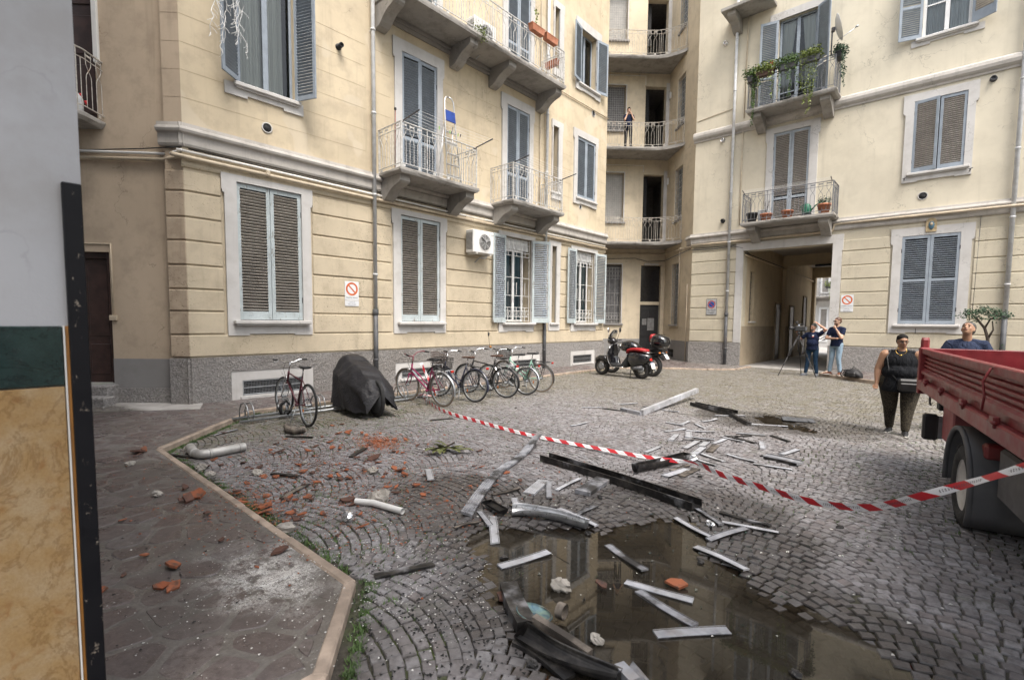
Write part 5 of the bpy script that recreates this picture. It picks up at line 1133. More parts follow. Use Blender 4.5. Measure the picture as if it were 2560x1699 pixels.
for s in (-1, 1):
    mb = MB(); mb.tube([Vector((x-.095, w*s*1.01, z)) for z, x, w in ((.30, 1.0, .2), (.42, 1.09, .23), (.56, 1.13, .255), (.70, 1.135, .255), (.82, 1.11, .22), (.92, 1.07, .15))]+[], .011, 6); mb.tube([Vector((.905, .2*s, .30)), Vector((.6, .21*s, .30)), Vector((.5, .2*s, .31))], .011, 6); child(mb, 'chrome_edge', m_chr, vs_)
mb = MB(); mb.rings(loft([(WBs+.26, 0, .42, .03, .04, .8), (WBs+.2, 0, .48, .09, .07, .8), (WBs+.05, 0, .54, .115, .07, .8), (WBs-.12, 0, .52, .12, .08, .8), (WBs-.24, 0, .46, .1, .1, .8)])); child(mb, 'front_mudguard', m_sblk, vs_)
mb = MB(); mb.tube([(WBs, -.08, .265), (WBs-.12, -.06, .5), (1.08, 0, .95)], .03, 8); child(mb, 'fork', m_iron, vs_); mb = MB(); mb.box((WBs-.07, -.1, .38), (.03, .03, .13), Matrix.Rotation(R_(-25), 3, 'Y'), .008); child(mb, 'fork_reflector', m_orange, vs_)
mb = MB(); mb.rings(loft([(1.17, 0, 1.03, .05, .06, .8), (1.14, 0, 1.04, .1, .09, .8), (1.05, 0, 1.06, .12, .1, .8), (.96, 0, 1.05, .1, .07, .8), (.92, 0, 1.04, .06, .04, .8)])); child(mb, 'headset', m_sblk, vs_)
mb = MB(); mb.ell((1.165, 0, 1.03), (.03, .075, .075)); child(mb, 'headlamp', m_chr, vs_)
for s in (-1, 1):
    mb = MB(); mb.tube([(1.02, .08*s, 1.06), (.96, .33*s, 1.08)], .015, 8); child(mb, 'grip', m_blk, vs_); mb = MB(); mb.tube([(1.03, .2*s, 1.08), (1.0, .28*s, 1.32)], .007, 6); mb.ell((.99, .28*s, 1.38), (.02, .055, .075)); child(mb, 'mirror', m_chr if s > 0 else m_blk, vs_)
mb = MB(); n = 11; rs = []
for z, x, w in ((1.02, 1.2, .16), (1.15, 1.16, .19), (1.28, 1.09, .17), (1.36, 1.04, .11), (1.39, 1.02, .04)): rs.append([Vector((x-.09*f*f, w*f, z)) for f in np.linspace(-1, 1, n)])
mb.rings(rs, False, False); child(mb, 'flyscreen', m_scr, vs_, fix=False)
mb = MB(); mb.rings(loft([(-.2, 0, .80, .06, .025, .7), (-.16, 0, .81, .13, .045, .6), (.02, 0, .83, .155, .05, .6), (.2, 0, .835, .15, .05, .6), (.34, 0, .815, .12, .055, .6), (.46, 0, .78, .09, .06, .7), (.52, 0, .74, .05, .05, .8)])); child(mb, 'seat', m_sred, vs_)
mb = MB(); mb.box((-.285, .0, .6), (.03, .11, .15), Matrix.Rotation(R_(22), 3, 'Y'), .012); child(mb, 'tail_light', m_redl, vs_)
mb = MB(); mb.rings(loft([(-.27, 0, .42, .08, .1, .8), (-.32, 0, .3, .07, .09, .8), (-.34, 0, .2, .06, .04, .8)])); child(mb, 'rear_mudflap', m_blk, vs_); numberplate(vs_, (-.37, 0, .40), (0, R_(18), 0), '')
mb = MB(); mb.rings(loft([(-.1, -.15, .3, .05, .06, .8), (.0, -.16, .3, .07, .1, .8), (.2, -.15, .32, .08, .1, .8), (.42, -.12, .34, .07, .08, .8)])); mb.lathe([(.09, -.03), (.085, .03)], 18, (.14, -.24, .3), (0, 1, 0)); child(mb, 'engine', m_eng, vs_)
mb = MB(); mb.tube([(.35, .0, .3), (.28, -.16, .02), (.24, -.2, .015)], .012, 6); mb.tube([(.35, .0, .3), (.28, .16, .02), (.24, .2, .015)], .012, 6); child(mb, 'stand', m_blk, vs_)
mb = MB(); mb.tube([(-.12, .17, .33), (.1, .18, .3), (.3, .1, .3)], [.06, .055, .02], 10); child(mb, 'exhaust', m_iron, vs_)
mb = MB(); mb.tube([(-.14, -.14, .78), (-.28, -.1, .76), (-.28, .1, .76), (-.14, .14, .78)], .01, 6); child(mb, 'grab_rail', m_chr, vs_)
mb = MB(); mb.tube([(.1, -.232, .55), (.02, -.232, .558), (-.05, -.222, .55)], .006, 4); child(mb, 'badge', m_chr, vs_)
# the second one behind it
g1 = Vector((-7.18, 14.62, 0)); mt = thing('motorbike', 'black motorbike with a large rounded top case behind the scooter', 'motorbike', tuple(g1), math.atan2(hd.y, hd.x)+.06); mt.scale = (1.08, 1.08, 1.08)
moto_wheel(mt, (0, 0, .31), .31, .15, m_galv); moto_wheel(mt, (1.42, 0, .31), .31, .12, m_galv)
mb = MB(); mb.rings(loft([(.42, 0, .78, .1, .1, .8), (.55, 0, .82, .18, .16, .8), (.75, 0, .86, .2, .19, .8), (.95, 0, .86, .17, .16, .8), (1.08, 0, .84, .1, .1, .8)])); child(mb, 'fuel_tank', m_sblk, mt)
mb = MB(); mb.rings(loft([(-.28, 0, .78, .07, .03, .7), (-.1, 0, .8, .13, .05, .7), (.2, 0, .76, .15, .05, .7), (.48, 0, .74, .1, .06, .7)])); child(mb, 'seat', m_blk, mt)
mb = MB(); mb.rings(loft([(-.42, 0, .7, .06, .03, .8), (-.2, 0, .7, .12, .08, .8), (.1, 0, .66, .13, .1, .8), (.4, 0, .6, .1, .1, .8)])); child(mb, 'tail_fairing', m_sblk, mt)
mb = MB(); mb.rings(loft([(-.50, 0, 1.0, .1, .08, .7), (-.46, 0, 1.02, .2, .15, .7), (-.3, 0, 1.05, .24, .2, .7), (-.12, 0, 1.06, .23, .2, .7), (-.02, 0, 1.03, .2, .16, .7), (.0, 0, 1.02, .12, .1, .7)])); child(mb, 'top_case', m_sblk, mt)
mb = MB(); mb.rings(loft([(-.06, 0, 1.16, .16, .1, .7), (.02, 0, 1.12, .17, .14, .7), (.05, 0, 1.1, .12, .1, .7)])); child(mb, 'case_backrest', m_sred, mt)
mb = MB(); mb.box((.55, 0, .42), (.5, .3, .34), None, .06); child(mb, 'engine', m_iron, mt); mb = MB(); mb.tube([(1.42, .1, .31), (1.15, .07, .85)], .028, 8); mb.tube([(1.42, -.1, .31), (1.15, -.07, .85)], .028, 8); child(mb, 'fork', m_iron, mt)
mb = MB(); mb.tube([(1.0, -.36, 1.02), (1.1, -.15, .98), (1.1, .15, .98), (1.0, .36, 1.02)], .014, 8); child(mb, 'handlebar', m_blk, mt); mb = MB(); mb.ell((1.25, 0, .85), (.09, .1, .1)); child(mb, 'headlamp', m_chr, mt)
mb = MB(); mb.tube([(.3, -.12, .3), (0, -.14, .31)], .04, 8); child(mb, 'swingarm', m_iron, mt); mb = MB(); mb.rings(loft([(-.36, 0, .52, .06, .03, .8), (-.2, 0, .62, .07, .03, .8), (.1, 0, .64, .07, .02, .8)])); child(mb, 'rear_mudguard', m_blk, mt)
numberplate(mt, (-.45, 0, .62), (0, R_(35), 0), '')
for s in (-1, 1):
    mb = MB(); mb.tube([(-.3, .08*s, .72), (-.32, .16*s, .72)], .008, 6); mb.ell((-.33, .19*s, .72), (.03, .035, .025)); child(mb, 'indicator', m_orange, mt)
# ---------------------------------------------------------------- tipper truck
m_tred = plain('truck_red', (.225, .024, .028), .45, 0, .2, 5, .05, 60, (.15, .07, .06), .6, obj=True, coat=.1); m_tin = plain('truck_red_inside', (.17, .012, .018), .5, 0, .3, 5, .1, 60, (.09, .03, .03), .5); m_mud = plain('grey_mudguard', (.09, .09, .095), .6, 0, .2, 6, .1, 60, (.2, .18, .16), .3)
tk = thing('tipper_truck', 'red tipper truck with ribbed side boards at the right edge', 'truck', (-.28, 7.76, 0), math.atan2(.985, -.17))
# local frame: x = rearwards -> the rear corner is the origin, truck runs along -x; +y is towards its open side ... lateral b = (.985,.17)
# heading of local x is (-.17,.985): rearwards. lateral (to the right, away from the near side) is -y
def tb(mb, x0, x1, y0, y1, z0, z1, bev=.006): return mb.box(((x0+x1)/2, -(y0+y1)/2, (z0+z1)/2), (abs(x1-x0), abs(y1-y0), abs(z1-z0)), None, bev)
LT, WT, ZF, ZT = 4.0, 2.05, 1.0, 1.43
def ribbed(x0, x1, y, z0, z1, along, m, nm, flip=1):
    """corrugated drop side: ribs run along its length"""
    prof = [(0, z0), (.0, z0+.06), (.028, z0+.07), (.028, z0+.1), (.004, z0+.115)]
    k = 4; zz = np.linspace(z0+.115, z1-.07, k*4+1)
    for i in range(k):
        a = zz[i*4]; st_ = (zz[-1]-zz[0])/k; prof += [(.004, a+st_*.25), (-.022, a+st_*.42), (-.022, a+st_*.72), (.004, a+st_*.92)]
    prof += [(.004, z1-.07), (.03, z1-.06), (.034, z1-.008), (.026, z1), (-.02, z1), (-.026, z1-.008), (-.026, z0)]
    mb = MB()
    if along == 'x': mb.poly([prof], lambda a, b, q: Vector((q, -(y-a*flip), b)), x0, x1, back=True)
    else: mb.poly([prof], lambda a, b, q: Vector((y+a*flip, -q, b)), x0, x1, back=True)
    return child(mb, nm, m, tk)
ribbed(-LT, -.05, 0, ZF+.06, ZT, 'x', m_tred, 'side_board'); ribbed(-LT, -.05, WT, ZF+.06, ZT, 'x', m_tin, 'side_board', -1); ribbed(.03, WT-.03, 0, ZF+.06, ZT+.0, 'y', m_tin, 'tailgate')
mb = MB(); tb(mb, -LT, .02, -.05, .06, ZF-.07, ZF+.055, .012); child(mb, 'bed_rail', m_tred, tk); mb = MB(); tb(mb, -LT, .02, WT-.06, WT+.05, ZF-.07, ZF+.055, .012); child(mb, 'bed_rail', m_tred, tk)
for x in (-.55, -1.4, -2.3, -3.2):
    mb = MB(); tb(mb, x-.05, x+.05, -.066, -.03, ZF+.02, ZF+.10, .006); mb.lathe([(.014, -.07), (.014, .07)], 8, (x, .06, ZF+.058), (1, 0, 0)); child(mb, 'board_hinge', m_tred, tk)
mb = MB(); tb(mb, -LT, 0, .06, WT-.06, ZF-.03, ZF+.03); child(mb, 'bed_floor', m_tin, tk); mb = MB(); tb(mb, -.02, .06, -.0, WT, ZF-.09, ZF+.05, .01); child(mb, 'rear_rail', m_tred, tk)
for y in (.0, WT):
    mb = MB(); tb(mb, -.06, .05, y-.05, y+.05, ZF-.12, ZT+.01, .01); tb(mb, -.045, .035, y-.04, y+.04, ZT-.03, ZT+.12, .02); mb.lathe([(.018, -.035), (.018, .035)], 10, (-.005, -y, ZT+.11), (0, 1, 0)); p_ = child(mb, 'corner_post', m_tred, tk)
    mb = MB(); mb.bar((.07, -y, ZF+.1), (.07, -y, ZT+.05), .03, .02, (1, 0, 0), .006); mb.ell((.07, -y, ZT-.02), (.03, .03, .04)); child(mb, 'latch', m_tred, p_)
for x in (-3.0,):
    mb = MB(); mb.tube([(x, .04, ZT-.02), (x+.02, .075, ZT-.12), (x-.02, .07, ZT-.22), (x, .075, ZT-.32)], .009, 6); child(mb, 'side_latch', m_tred, tk)
for y in (.62, 1.43):
    mb = MB(); tb(mb, -LT-1.5, -.15, y-.05, y+.05, .68, .88, .01); child(mb, 'chassis_beam', m_tin, tk)
for x in (-.5, -1.3, -2.1, -2.9):
    mb = MB(); tb(mb, x-.04, x+.04, .03, WT-.03, .88, ZF-.032, .008); child(mb, 'cross_member', m_tin, tk)
mb = MB(); tb(mb, -.30, -.16, .12, WT-.12, .72, .84, .012); child(mb, 'rear_beam', m_blk, tk)
mb = MB(); tb(mb, -.95, -.42, .14, .5, .42, .82, .015); bx_ = child(mb, 'tool_box', plain('faded_red_box', (.36, .11, .115), .55, 0, .2, 8, .05, 60), tk); mb = MB(); mb.box((-.41, -.33, .64), (.02, .04, .12), None, .006); child(mb, 'box_latch', m_iron, bx_)
mb = MB(); tb(mb, -.34, -.3, .02, .62, .4, .66, .01); mb.box((-.3, -.32, .53), (.02, .5, .2)); child(mb, 'bumper', m_galv, tk); mb = MB(); tb(mb, -.36, -.26, -.02, .12, .38, .68, .02); child(mb, 'rear_lamp_housing', m_blk, tk)
mb = MB(); mb.tube([(-.2, -.05, ZF-.1), (-.2, -.05, ZF-.2), (-.26, -.05, ZF-.22)], .012, 6); child(mb, 'rope_hook', m_iron, tk)
def truck_wheel(x, y, out):
    R = .345; w = .2; mb = MB(); mb.lathe([(.215, -w*.42), (.24, -w*.5), (R-.05, -w*.52), (R-.012, -w*.44), (R, -w*.3), (R, w*.3), (R-.012, w*.44), (R-.05, w*.52), (.24, w*.5), (.215, w*.42)], 40, (0, 0, 0), (0, 1, 0), cap=False)
    o = child(mb, 'wheel', m_rub, tk, (x, -y, R)); tr = MB()
    for k in range(44):
        a = 2*PI*k/44
        for yy in (-.07, .0, .07): tr.box((R*math.cos(a+yy), yy*.95, R*math.sin(a+yy)), (.016, .05, .03), Matrix.Rotation(-a-yy, 3, 'Y'))
    child(tr, 'tread', m_rub, o, fix=False)['kind'] = 'stuff'
    mb = MB(); s = 1 if out else -1; mb.lathe([(.215, .075*s), (.225, .088*s), (.21, .08*s), (.195, .02*s), (.12, -.02*s), (.09, .0), (.085, .05*s), (.05, .055*s), (.03, .06*s)], 32, (0, 0, 0), (0, 1, 0), cap=True)
    for k in range(6): a = 2*PI*k/6; mb.lathe([(.012, 0), (.012, .025*s)], 6, (.14*math.cos(a), -.01*s, .14*math.sin(a)), (0, 1, 0))
    child(mb, 'rim', plain('dusty_rim', (.58, .57, .55), .5, .5, .2, 9, .05, 60, (.2, .17, .14), .4), o); return o
WX = -2.14
truck_wheel(WX, .10, True); truck_wheel(WX, .36, True); truck_wheel(WX, WT-.10, False); truck_wheel(WX, WT-.36, False); truck_wheel(WX-2.9, .14, True); truck_wheel(WX-2.9, WT-.14, False)
for y0, y1 in ((-.03, .5), (WT-.5, WT+.03)):
    rs = []
    for k in range(17):
        a = R_(200-220*k/16+10); dv = Vector((-math.cos(a), 0, math.sin(a))) if False else Vector((math.cos(a), 0, math.sin(a))); c = Vector((WX, 0, .36)); rs.append([c+dv*.47+Vector((0, -y0, 0)), c+dv*.49+Vector((0, -y0-.03, 0)), c+dv*.49+Vector((0, -y1, 0)), c+dv*.47+Vector((0, -y1, 0)), c+dv*.455+Vector((0, -y1, 0)), c+dv*.455+Vector((0, -y0-.02, 0))])
    mb = MB(); mb.rings(rs, True, True); mb.tube([Vector((WX, -y0-.01, .36))+Vector((math.cos(R_(210-220*k/16)), 0, math.sin(R_(210-220*k/16))))*.47 for k in range(17)], .022, 8); child(mb, 'mudguard', m_mud, tk)
    mb = MB(); mb.box((WX+.47, -(y0+y1)/2, .32), (.012, .42, .28), Matrix.Rotation(R_(-6), 3, 'Y')); child(mb, 'mud_flap', m_blk, tk)
mb = MB(); tb(mb, -3.6, -2.72, .1, .55, .42, .80, .02); child(mb, 'side_tank', m_mud, tk); mb = MB(); tb(mb, WX-.4, WX-.28, .06, .2, .66, .78, .02); child(mb, 'side_bracket', m_tred, tk)
mb = MB(); mb.rings(loft([(-LT-.15, -WT/2, 1.3, .95, .75, .3), (-LT-.8, -WT/2, 1.35, .98, .8, .3), (-LT-1.5, -WT/2, 1.1, .98, .6, .35), (-LT-1.75, -WT/2, .95, .9, .4, .4)])); child(mb, 'cab', m_tred, tk)
mb = MB(); tb(mb, -LT-.03, -LT+.03, 0, WT, ZF, ZT+.35, .01); child(mb, 'headboard', m_tred, tk)
# ================================================================ PEOPLE
def remesh(mb, name, m, par, vox, it=6, loc=(0, 0, 0)):
    me = mb.mesh(name); mb.fixn(me); o = bpy.data.objects.new('tmp', me); COL.objects.link(o)
    md = o.modifiers.new('r', 'REMESH'); md.mode = 'VOXEL'; md.voxel_size = vox; md.use_smooth_shade = True
    sm = o.modifiers.new('s', 'SMOOTH'); sm.iterations = it; sm.factor = .5
    dg = bpy.context.evaluated_depsgraph_get(); me2 = bpy.data.meshes.new_from_object(o.evaluated_get(dg)); bpy.data.objects.remove(o); bpy.data.meshes.remove(me)
    me2.name = name; me2.materials.clear(); me2.materials.append(m); me2.polygons.foreach_set('use_smooth', [True]*len(me2.polygons)); me2.polygons.foreach_set('material_index', [0]*len(me2.polygons))
    return link(name, me2, par, loc, (0, 0, 0))
def skin(name, col):
    t = NT(name); v = t.pos(obj=True); c = t.mix(t.ramp(t.noise(v, 9, 4), .35, .7), mul(col, .85), mul(col, 1.08)); return t.done(c, .48, 0, t.bump(t.noise(v, 160, 3), .08, .002), .4, **{'Subsurface Weight': .08})
def cloth(name, col, fold=.5):
    t = NT(name); v = t.pos((1, 1, .5), obj=True); c = t.mix(t.noise(v, 5, 4), mul(col, .75), mul(col, 1.15)); return t.done(c, .85, 0, t.bump(t.noise(v, 9, 4, .55, 1.4), min(1, fold*1.7), .07), .15)
m_hair = plain('dark_hair', (.012, .010, .009), .7, 0, .4, 40, .6, 120, spec=.15); m_hairg = plain('greying_hair', (.07, .066, .06), .6, 0, .5, 40, .6, 120); m_eye = plain('eye_dark', (.02, .012, .01), .2); m_lip = plain('lips', (.30, .10, .08), .4)
def person(label, loc, rz, H, sk, shirt, trous, shoes, armL, armR, legL, legR, yaw=0, pitch=0, roll=0, belly=1.0, girth=1.0, sleeve=.55, hair=m_hair, hairstyle='short', glasses=False, bald=False, arm_k=1.0, leg_k=1.0, headoff=(0, 0, 0), hem=.88, vox=.011, fist=(), beard=None, lean=0.0):
    k = H/1.75; b = thing('person', label, 'person', loc, rz); V = lambda p: Vector(p)*k
    sh = {1: V((lean, .18*girth**.5, 1.40)), -1: V((lean, -.18*girth**.5, 1.40))}; hp = {1: V((0, .095*girth, .93)), -1: V((0, -.095*girth, .93))}
    arms = {1: armL, -1: armR}; legs = {1: legL, -1: legR}
    hc = V((.015+lean+headoff[0], headoff[1], 1.635+headoff[2])); HR = Matrix.Rotation(R_(yaw), 3, 'Z') @ Matrix.Rotation(R_(-pitch), 3, 'Y') @ Matrix.Rotation(R_(roll), 3, 'X')
    hd_ = lambda p: hc+HR @ (Vector(p)*k)
    B = MB()
    # head
    B.ell(hd_((-.012, 0, .028)), (.098*k, .077*k, .09*k), 20, 14, HR); B.ell(hd_((.012, 0, -.03)), (.074*k, .063*k, .085*k), 18, 12, HR); B.ell(hd_((.052, 0, -.085)), (.03*k, .034*k, .026*k), 12, 8, HR)
    B.caps(hd_((.083, 0, .008)), hd_((.104, 0, -.034)), .009*k, .0145*k, 8)
    for s in (-1, 1): B.ell(hd_((-.005, .078*s, -.012)), (.017*k, .009*k, .031*k), 10, 8, HR); B.ell(hd_((.06, .04*s, -.025)), (.022*k, .022*k, .02*k), 8, 6, HR)
    B.ell(hd_((.075, 0, .028)), (.02*k, .05*k, .014*k), 10, 6, HR); B.ell(hd_((.083, 0, -.062)), (.014*k, .024*k, .012*k), 8, 6, HR)
    B.caps(V((lean-.01, 0, 1.42)), hd_((-.02, 0, -.06)), .062*k*girth**.4, .053*k*girth**.3, 14)
    # trunk under the clothes
    B.ell(V((lean, 0, 1.27)), (.115*k*girth, .165*k*girth**.7, .19*k), 16, 10); B.ell(V((lean*.5+.01*belly, 0, 1.08)), (.12*k*girth*belly, .15*k*girth, .17*k)); B.ell(V((0, 0, .95)), (.12*k*girth, .16*k*girth, .12*k)); B.caps(sh[1], sh[-1], .06*k, .06*k)
    def hand(wr, el, s, fist_):
        d = (wr-el).normalized(); a = Vector((0, 0, 1)) if abs(d.z) < .8 else Vector((1, 0, 0)); sd_ = d.cross(a).normalized()*s; nn = d.cross(sd_)
        B.caps(wr, wr+d*.055*k, .026*k, .032*k, 10); pc = wr+d*.05*k
        for i in range(4):
            f = (i-1.5)*.019*k; L_ = (.066, .076, .072, .056)[i]*k; r0 = pc+sd_*f+d*.03*k; cu = .85 if fist_ else .28
            m1 = r0+(d*math.cos(cu*.6)+nn*math.sin(cu*.6))*L_*.5; m2 = m1+(d*math.cos(cu*1.9)+nn*math.sin(cu*1.9))*L_*.5; B.caps(r0, m1, .0098*k, .0092*k, 7); B.caps(m1, m2, .0092*k, .008*k, 7)
        tb_ = wr+d*.018*k+sd_*-.026*k; t1 = tb_+(d*.7-sd_*.6).normalized()*.035*k; B.caps(tb_, t1, .0115*k, .0105*k, 7); B.caps(t1, t1+(d*.95-sd_*.1+nn*.3).normalized()*.03*k, .0105*k, .009*k, 7)
    for s in (-1, 1):
        el, wr = V(arms[s][0]), V(arms[s][1]); B.caps(sh[s], el, .052*k*arm_k, .042*k*arm_k); B.caps(el, el+(wr-el)*.4, .042*k*arm_k, .040*k*arm_k**.7); B.caps(el+(wr-el)*.4, wr, .040*k*arm_k**.7, .026*k*arm_k**.4)
        hand(wr, el, s, s in fist)
        kn, an = V(legs[s][0]), V(legs[s][1]); B.caps(hp[s], kn, .082*k*leg_k, .052*k*leg_k**.8); B.caps(kn, kn+(an-kn)*.35, .05*k*leg_k**.8, .052*k*leg_k**.8); B.caps(kn+(an-kn)*.35, an, .052*k*leg_k**.8, .037*k)
        td = Vector((math.cos(R_(legs[s][2])), math.sin(R_(legs[s][2])), 0)); B.caps(an+Vector((0, 0, -.03*k)), an+td*.13*k+Vector((0, 0, -.045*k)), .036*k, .03*k)
    remesh(B, 'body', sk, b, vox*k)
    # shirt
    T = MB(); g = 1.0
    T.ell(V((lean, 0, 1.27)), (.132*k*girth, .182*k*girth**.7, .205*k), 18, 12); T.ell(V((lean*.5+.012*belly, 0, 1.1)), (.138*k*girth*belly, .168*k*girth, .18*k), 18, 12)
    T.lathe([(.165*k*girth, 0), (.166*k*girth, .1*k), (.15*k*girth, .25*k)], 20, V((.0, 0, hem)))
    T.v = [(x*(.82 if False else 1), y, z) for x, y, z in T.v]
    for s in (-1, 1):
        T.caps(V((lean-.005, .06*s, 1.44)), sh[s], .058*k, .066*k)
        if sleeve > 0: el = V(arms[s][0]); T.caps(sh[s], sh[s]+(el-sh[s])*sleeve, .068*k*arm_k, .063*k*arm_k)
    remesh(T, 'top', shirt, b, vox*k)
    Q = MB(); Q.ell(V((0, 0, .93)), (.132*k*girth, .172*k*girth, .13*k), 18, 12)
    for s in (-1, 1):
        kn, an = V(legs[s][0]), V(legs[s][1]); Q.caps(hp[s], kn, .096*k*leg_k, .07*k*leg_k**.8); Q.caps(kn, an+Vector((0, 0, .04*k)), .068*k*leg_k**.8, .056*k*leg_k**.3)
    remesh(Q, 'trousers', trous, b, vox*k)
    for s in (-1, 1):
        an = V(legs[s][1]); td = Vector((math.cos(R_(legs[s][2])), math.sin(R_(legs[s][2])), 0)); F_ = MB(); a0 = an+Vector((0, 0, -.05*k)); F_.caps(a0-td*.035*k, a0+td*.1*k, .045*k, .046*k); F_.caps(a0+td*.1*k, a0+td*.165*k+Vector((0, 0, -.01)), .044*k, .034*k); F_.caps(an+Vector((0, 0, .0)), a0, .05*k, .05*k)
        o = remesh(F_, 'shoe', shoes[0], b, .009*k)
        zmin = min(v.co.z for v in o.data.vertices)
        for v_ in o.data.vertices: v_.co.z = max(v_.co.z, .018*k)
        S_ = MB(); rim = []
        for q in range(20):
            a = 2*PI*q/20; e = math.cos(a); rim.append(Vector(((.065+.135*e)*k, .046*k*math.sin(a), 0)))
        rot_ = Matrix.Rotation(R_(legs[s][2]), 3, 'Z'); S_.rings([[Vector((a0.x, a0.y, .0))+rot_ @ q+Vector((0, 0, z)) for q in rim] for z in (.0, .024*k)]); child(S_, 'sole', shoes[1], b)
    # face
    for s in (-1, 1):
        E_ = MB(); E_.ell(hd_((.083, .031*s, -.002)), (.008*k, .014*k, .007*k), 10, 6, HR); child(E_, 'eye', m_eye, b)
        E_ = MB(); E_.tube([hd_((.088, .014*s, .022)), hd_((.09, .032*s, .028)), hd_((.078, .052*s, .02))], .0028*k, 5); child(E_, 'eyebrow', hair if not bald else m_hair, b)
    E_ = MB(); E_.tube([hd_((.084, -.024, -.062)), hd_((.097, 0, -.06)), hd_((.084, .024, -.062))], [.004*k, .0065*k, .004*k], 6); child(E_, 'mouth', m_lip, b)
    if not bald or hairstyle:
        Hh = MB(); Hh.ell(hd_((-.022, 0, .05)), (.1*k, .083*k, .082*k), 20, 14, HR); Hh.ell(hd_((-.04, 0, .01)), (.082*k, .082*k, .085*k), 18, 12, HR)
        if hairstyle == 'tail':
            Hh.caps(hd_((-.09, 0, .03)), hd_((-.14, .02, -.03)), .035*k, .04*k); Hh.caps(hd_((-.14, .02, -.03)), hd_((-.15, .05, -.19)), .04*k, .015*k); Hh.ell(hd_((-.02, 0, .075)), (.09*k, .082*k, .05*k), 18, 12, HR)
        if hairstyle == 'quiff': Hh.ell(hd_((.055, 0, .1)), (.045*k, .05*k, .03*k), 12, 8, HR)
        if hairstyle != 'fringe_none': remesh(Hh, 'hair', hair, b, .009*k, 3)
    if beard:
        Be = MB(); Be.ell(hd_((.04, 0, -.075)), (.05*k, .056*k, .045*k), 14, 10, HR); Be.ell(hd_((.07, 0, -.088)), (.026*k, .034*k, .032*k), 12, 8, HR); remesh(Be, 'beard', beard, b, .008*k, 3)
    if glasses:
        Gl = MB()
        for s in (-1, 1):
            q = [hd_((.103-.012*abs(math.cos(a)), (.034+.026*math.cos(a))*s, .002+.019*math.sin(a))) for a in [2*PI*i/12 for i in range(12)]]; Gl.tube(q, .0035*k, 5, closed=True); Gl.tube([hd_((.092, .06*s, .006)), hd_((.0, .083*s, .008))], .003*k, 5)
        Gl.tube([hd_((.104, -.009, .006)), hd_((.104, .009, .006))], .003*k, 5); gg = child(Gl, 'glasses', m_blk, b, fix=False)
        Ln = MB()
        if glasses != 'dark': return b
        for s in (-1, 1):
            q = [hd_((.102-.012*abs(math.cos(a)), (.034+.025*math.cos(a))*s, .002+.018*math.sin(a))) for a in [2*PI*i/12 for i in range(12)]]; Ln.add(q, [tuple(range(12))])
        child(Ln, 'lens', plain('tinted_lens', (.02, .02, .025), .1) if glasses == 'dark' else m_scr, gg, fix=False)
    return b
sk1 = skin('skin_tan', (.36, .205, .13)); sk2 = skin('skin_fair', (.48, .30, .215)); sk3 = skin('skin_ruddy', (.44, .24, .17))
c_navy = cloth('navy_cotton', (.012, .018, .045)); c_navy2 = cloth('slate_navy_cotton', (.03, .04, .075)); c_blk = cloth('black_jersey', (.012, .013, .016)); c_blue = cloth('light_denim', (.24, .33, .42)); c_dden = cloth('dark_denim', (.02, .045, .085)); c_dk = cloth('dark_trousers', (.012, .014, .022))
t = NT('patterned_leggings'); v = t.pos(obj=True); c_leg = t.done(t.mix(t.ramp(t.noise(v, 55, 4, .6, 2), .45, .6), (.016, .014, .012), (.10, .085, .06)), .8, 0, t.bump(t.noise(v, 9, 3), .2, .02), .2)
m_sole = plain('white_sole', (.6, .58, .54), .7); m_suede = plain('brown_suede', (.12, .045, .025), .9); m_gsh = plain('grey_canvas', (.14, .15, .17), .9)
stand = ((.01, .11, .49), (-.01, .12, .08), 12), ((.01, -.11, .49), (-.01, -.12, .08), -12)
# woman walking in front of the truck
wm = person('woman in black sleeveless top and patterned leggings walking by the truck', (-.62, 9.74, .0), R_(-92), 1.555, sk1, c_blk, c_leg, (m_blk, m_sole), ((.0, .31, 1.13), (.1, .31, .88)), ((.0, -.315, 1.13), (.11, -.32, .88)), ((.07, .13, .49), (.11, .12, .08), 8), ((-.05, -.13, .49), (-.12, -.13, .085), -8), yaw=24, pitch=-2, belly=1.12, girth=1.66, sleeve=0, hairstyle='tail', glasses='clear', arm_k=1.62, leg_k=1.72, hem=.76, fist=(1, -1))
k_ = 1.555/1.75
mb = MB(); mb.box(Vector((.245, .16, .90))*k_, (.1, .30, .19), Matrix.Rotation(.25, 3, 'Z'), .03); mb.box(Vector((.30, .15, .87))*k_, (.04, .22, .12), Matrix.Rotation(.25, 3, 'Z'), .015); hb_ = mb.build('shoulder_bag', plain('black_leather', (.012, .012, .013), .35, 0, .2, 12, .1, 60), None, (-.62, 9.74, 0), (0, 0, R_(-92))); tag(hb_, 'black leather bag slung across the woman by the truck', 'bag')
mb = MB(); mb.tube([Vector(q)*k_ for q in ((.27, .0, .95), (.22, -.14, 1.12), (.13, -.19, 1.36), (.0, -.15, 1.49), (-.1, -.0, 1.4), (-.16, .1, 1.2))], .009, 6); c_ = mb.build('strap', m_blk, hb_, (0, 0, 0))
mb = MB(); q = [Vector((.115+.03*math.cos(a), .075*math.sin(a), 1.475-.06*math.cos(a)))*k_ for a in np.linspace(-2.6, 2.6, 16)]; mb.tube(q, .0025, 5); mb.ell(Vector((.165, 0, 1.40))*k_, (.008, .02, .012)); child(mb, 'necklace', plain('gold', (.7, .45, .12), .25, 1), wm)
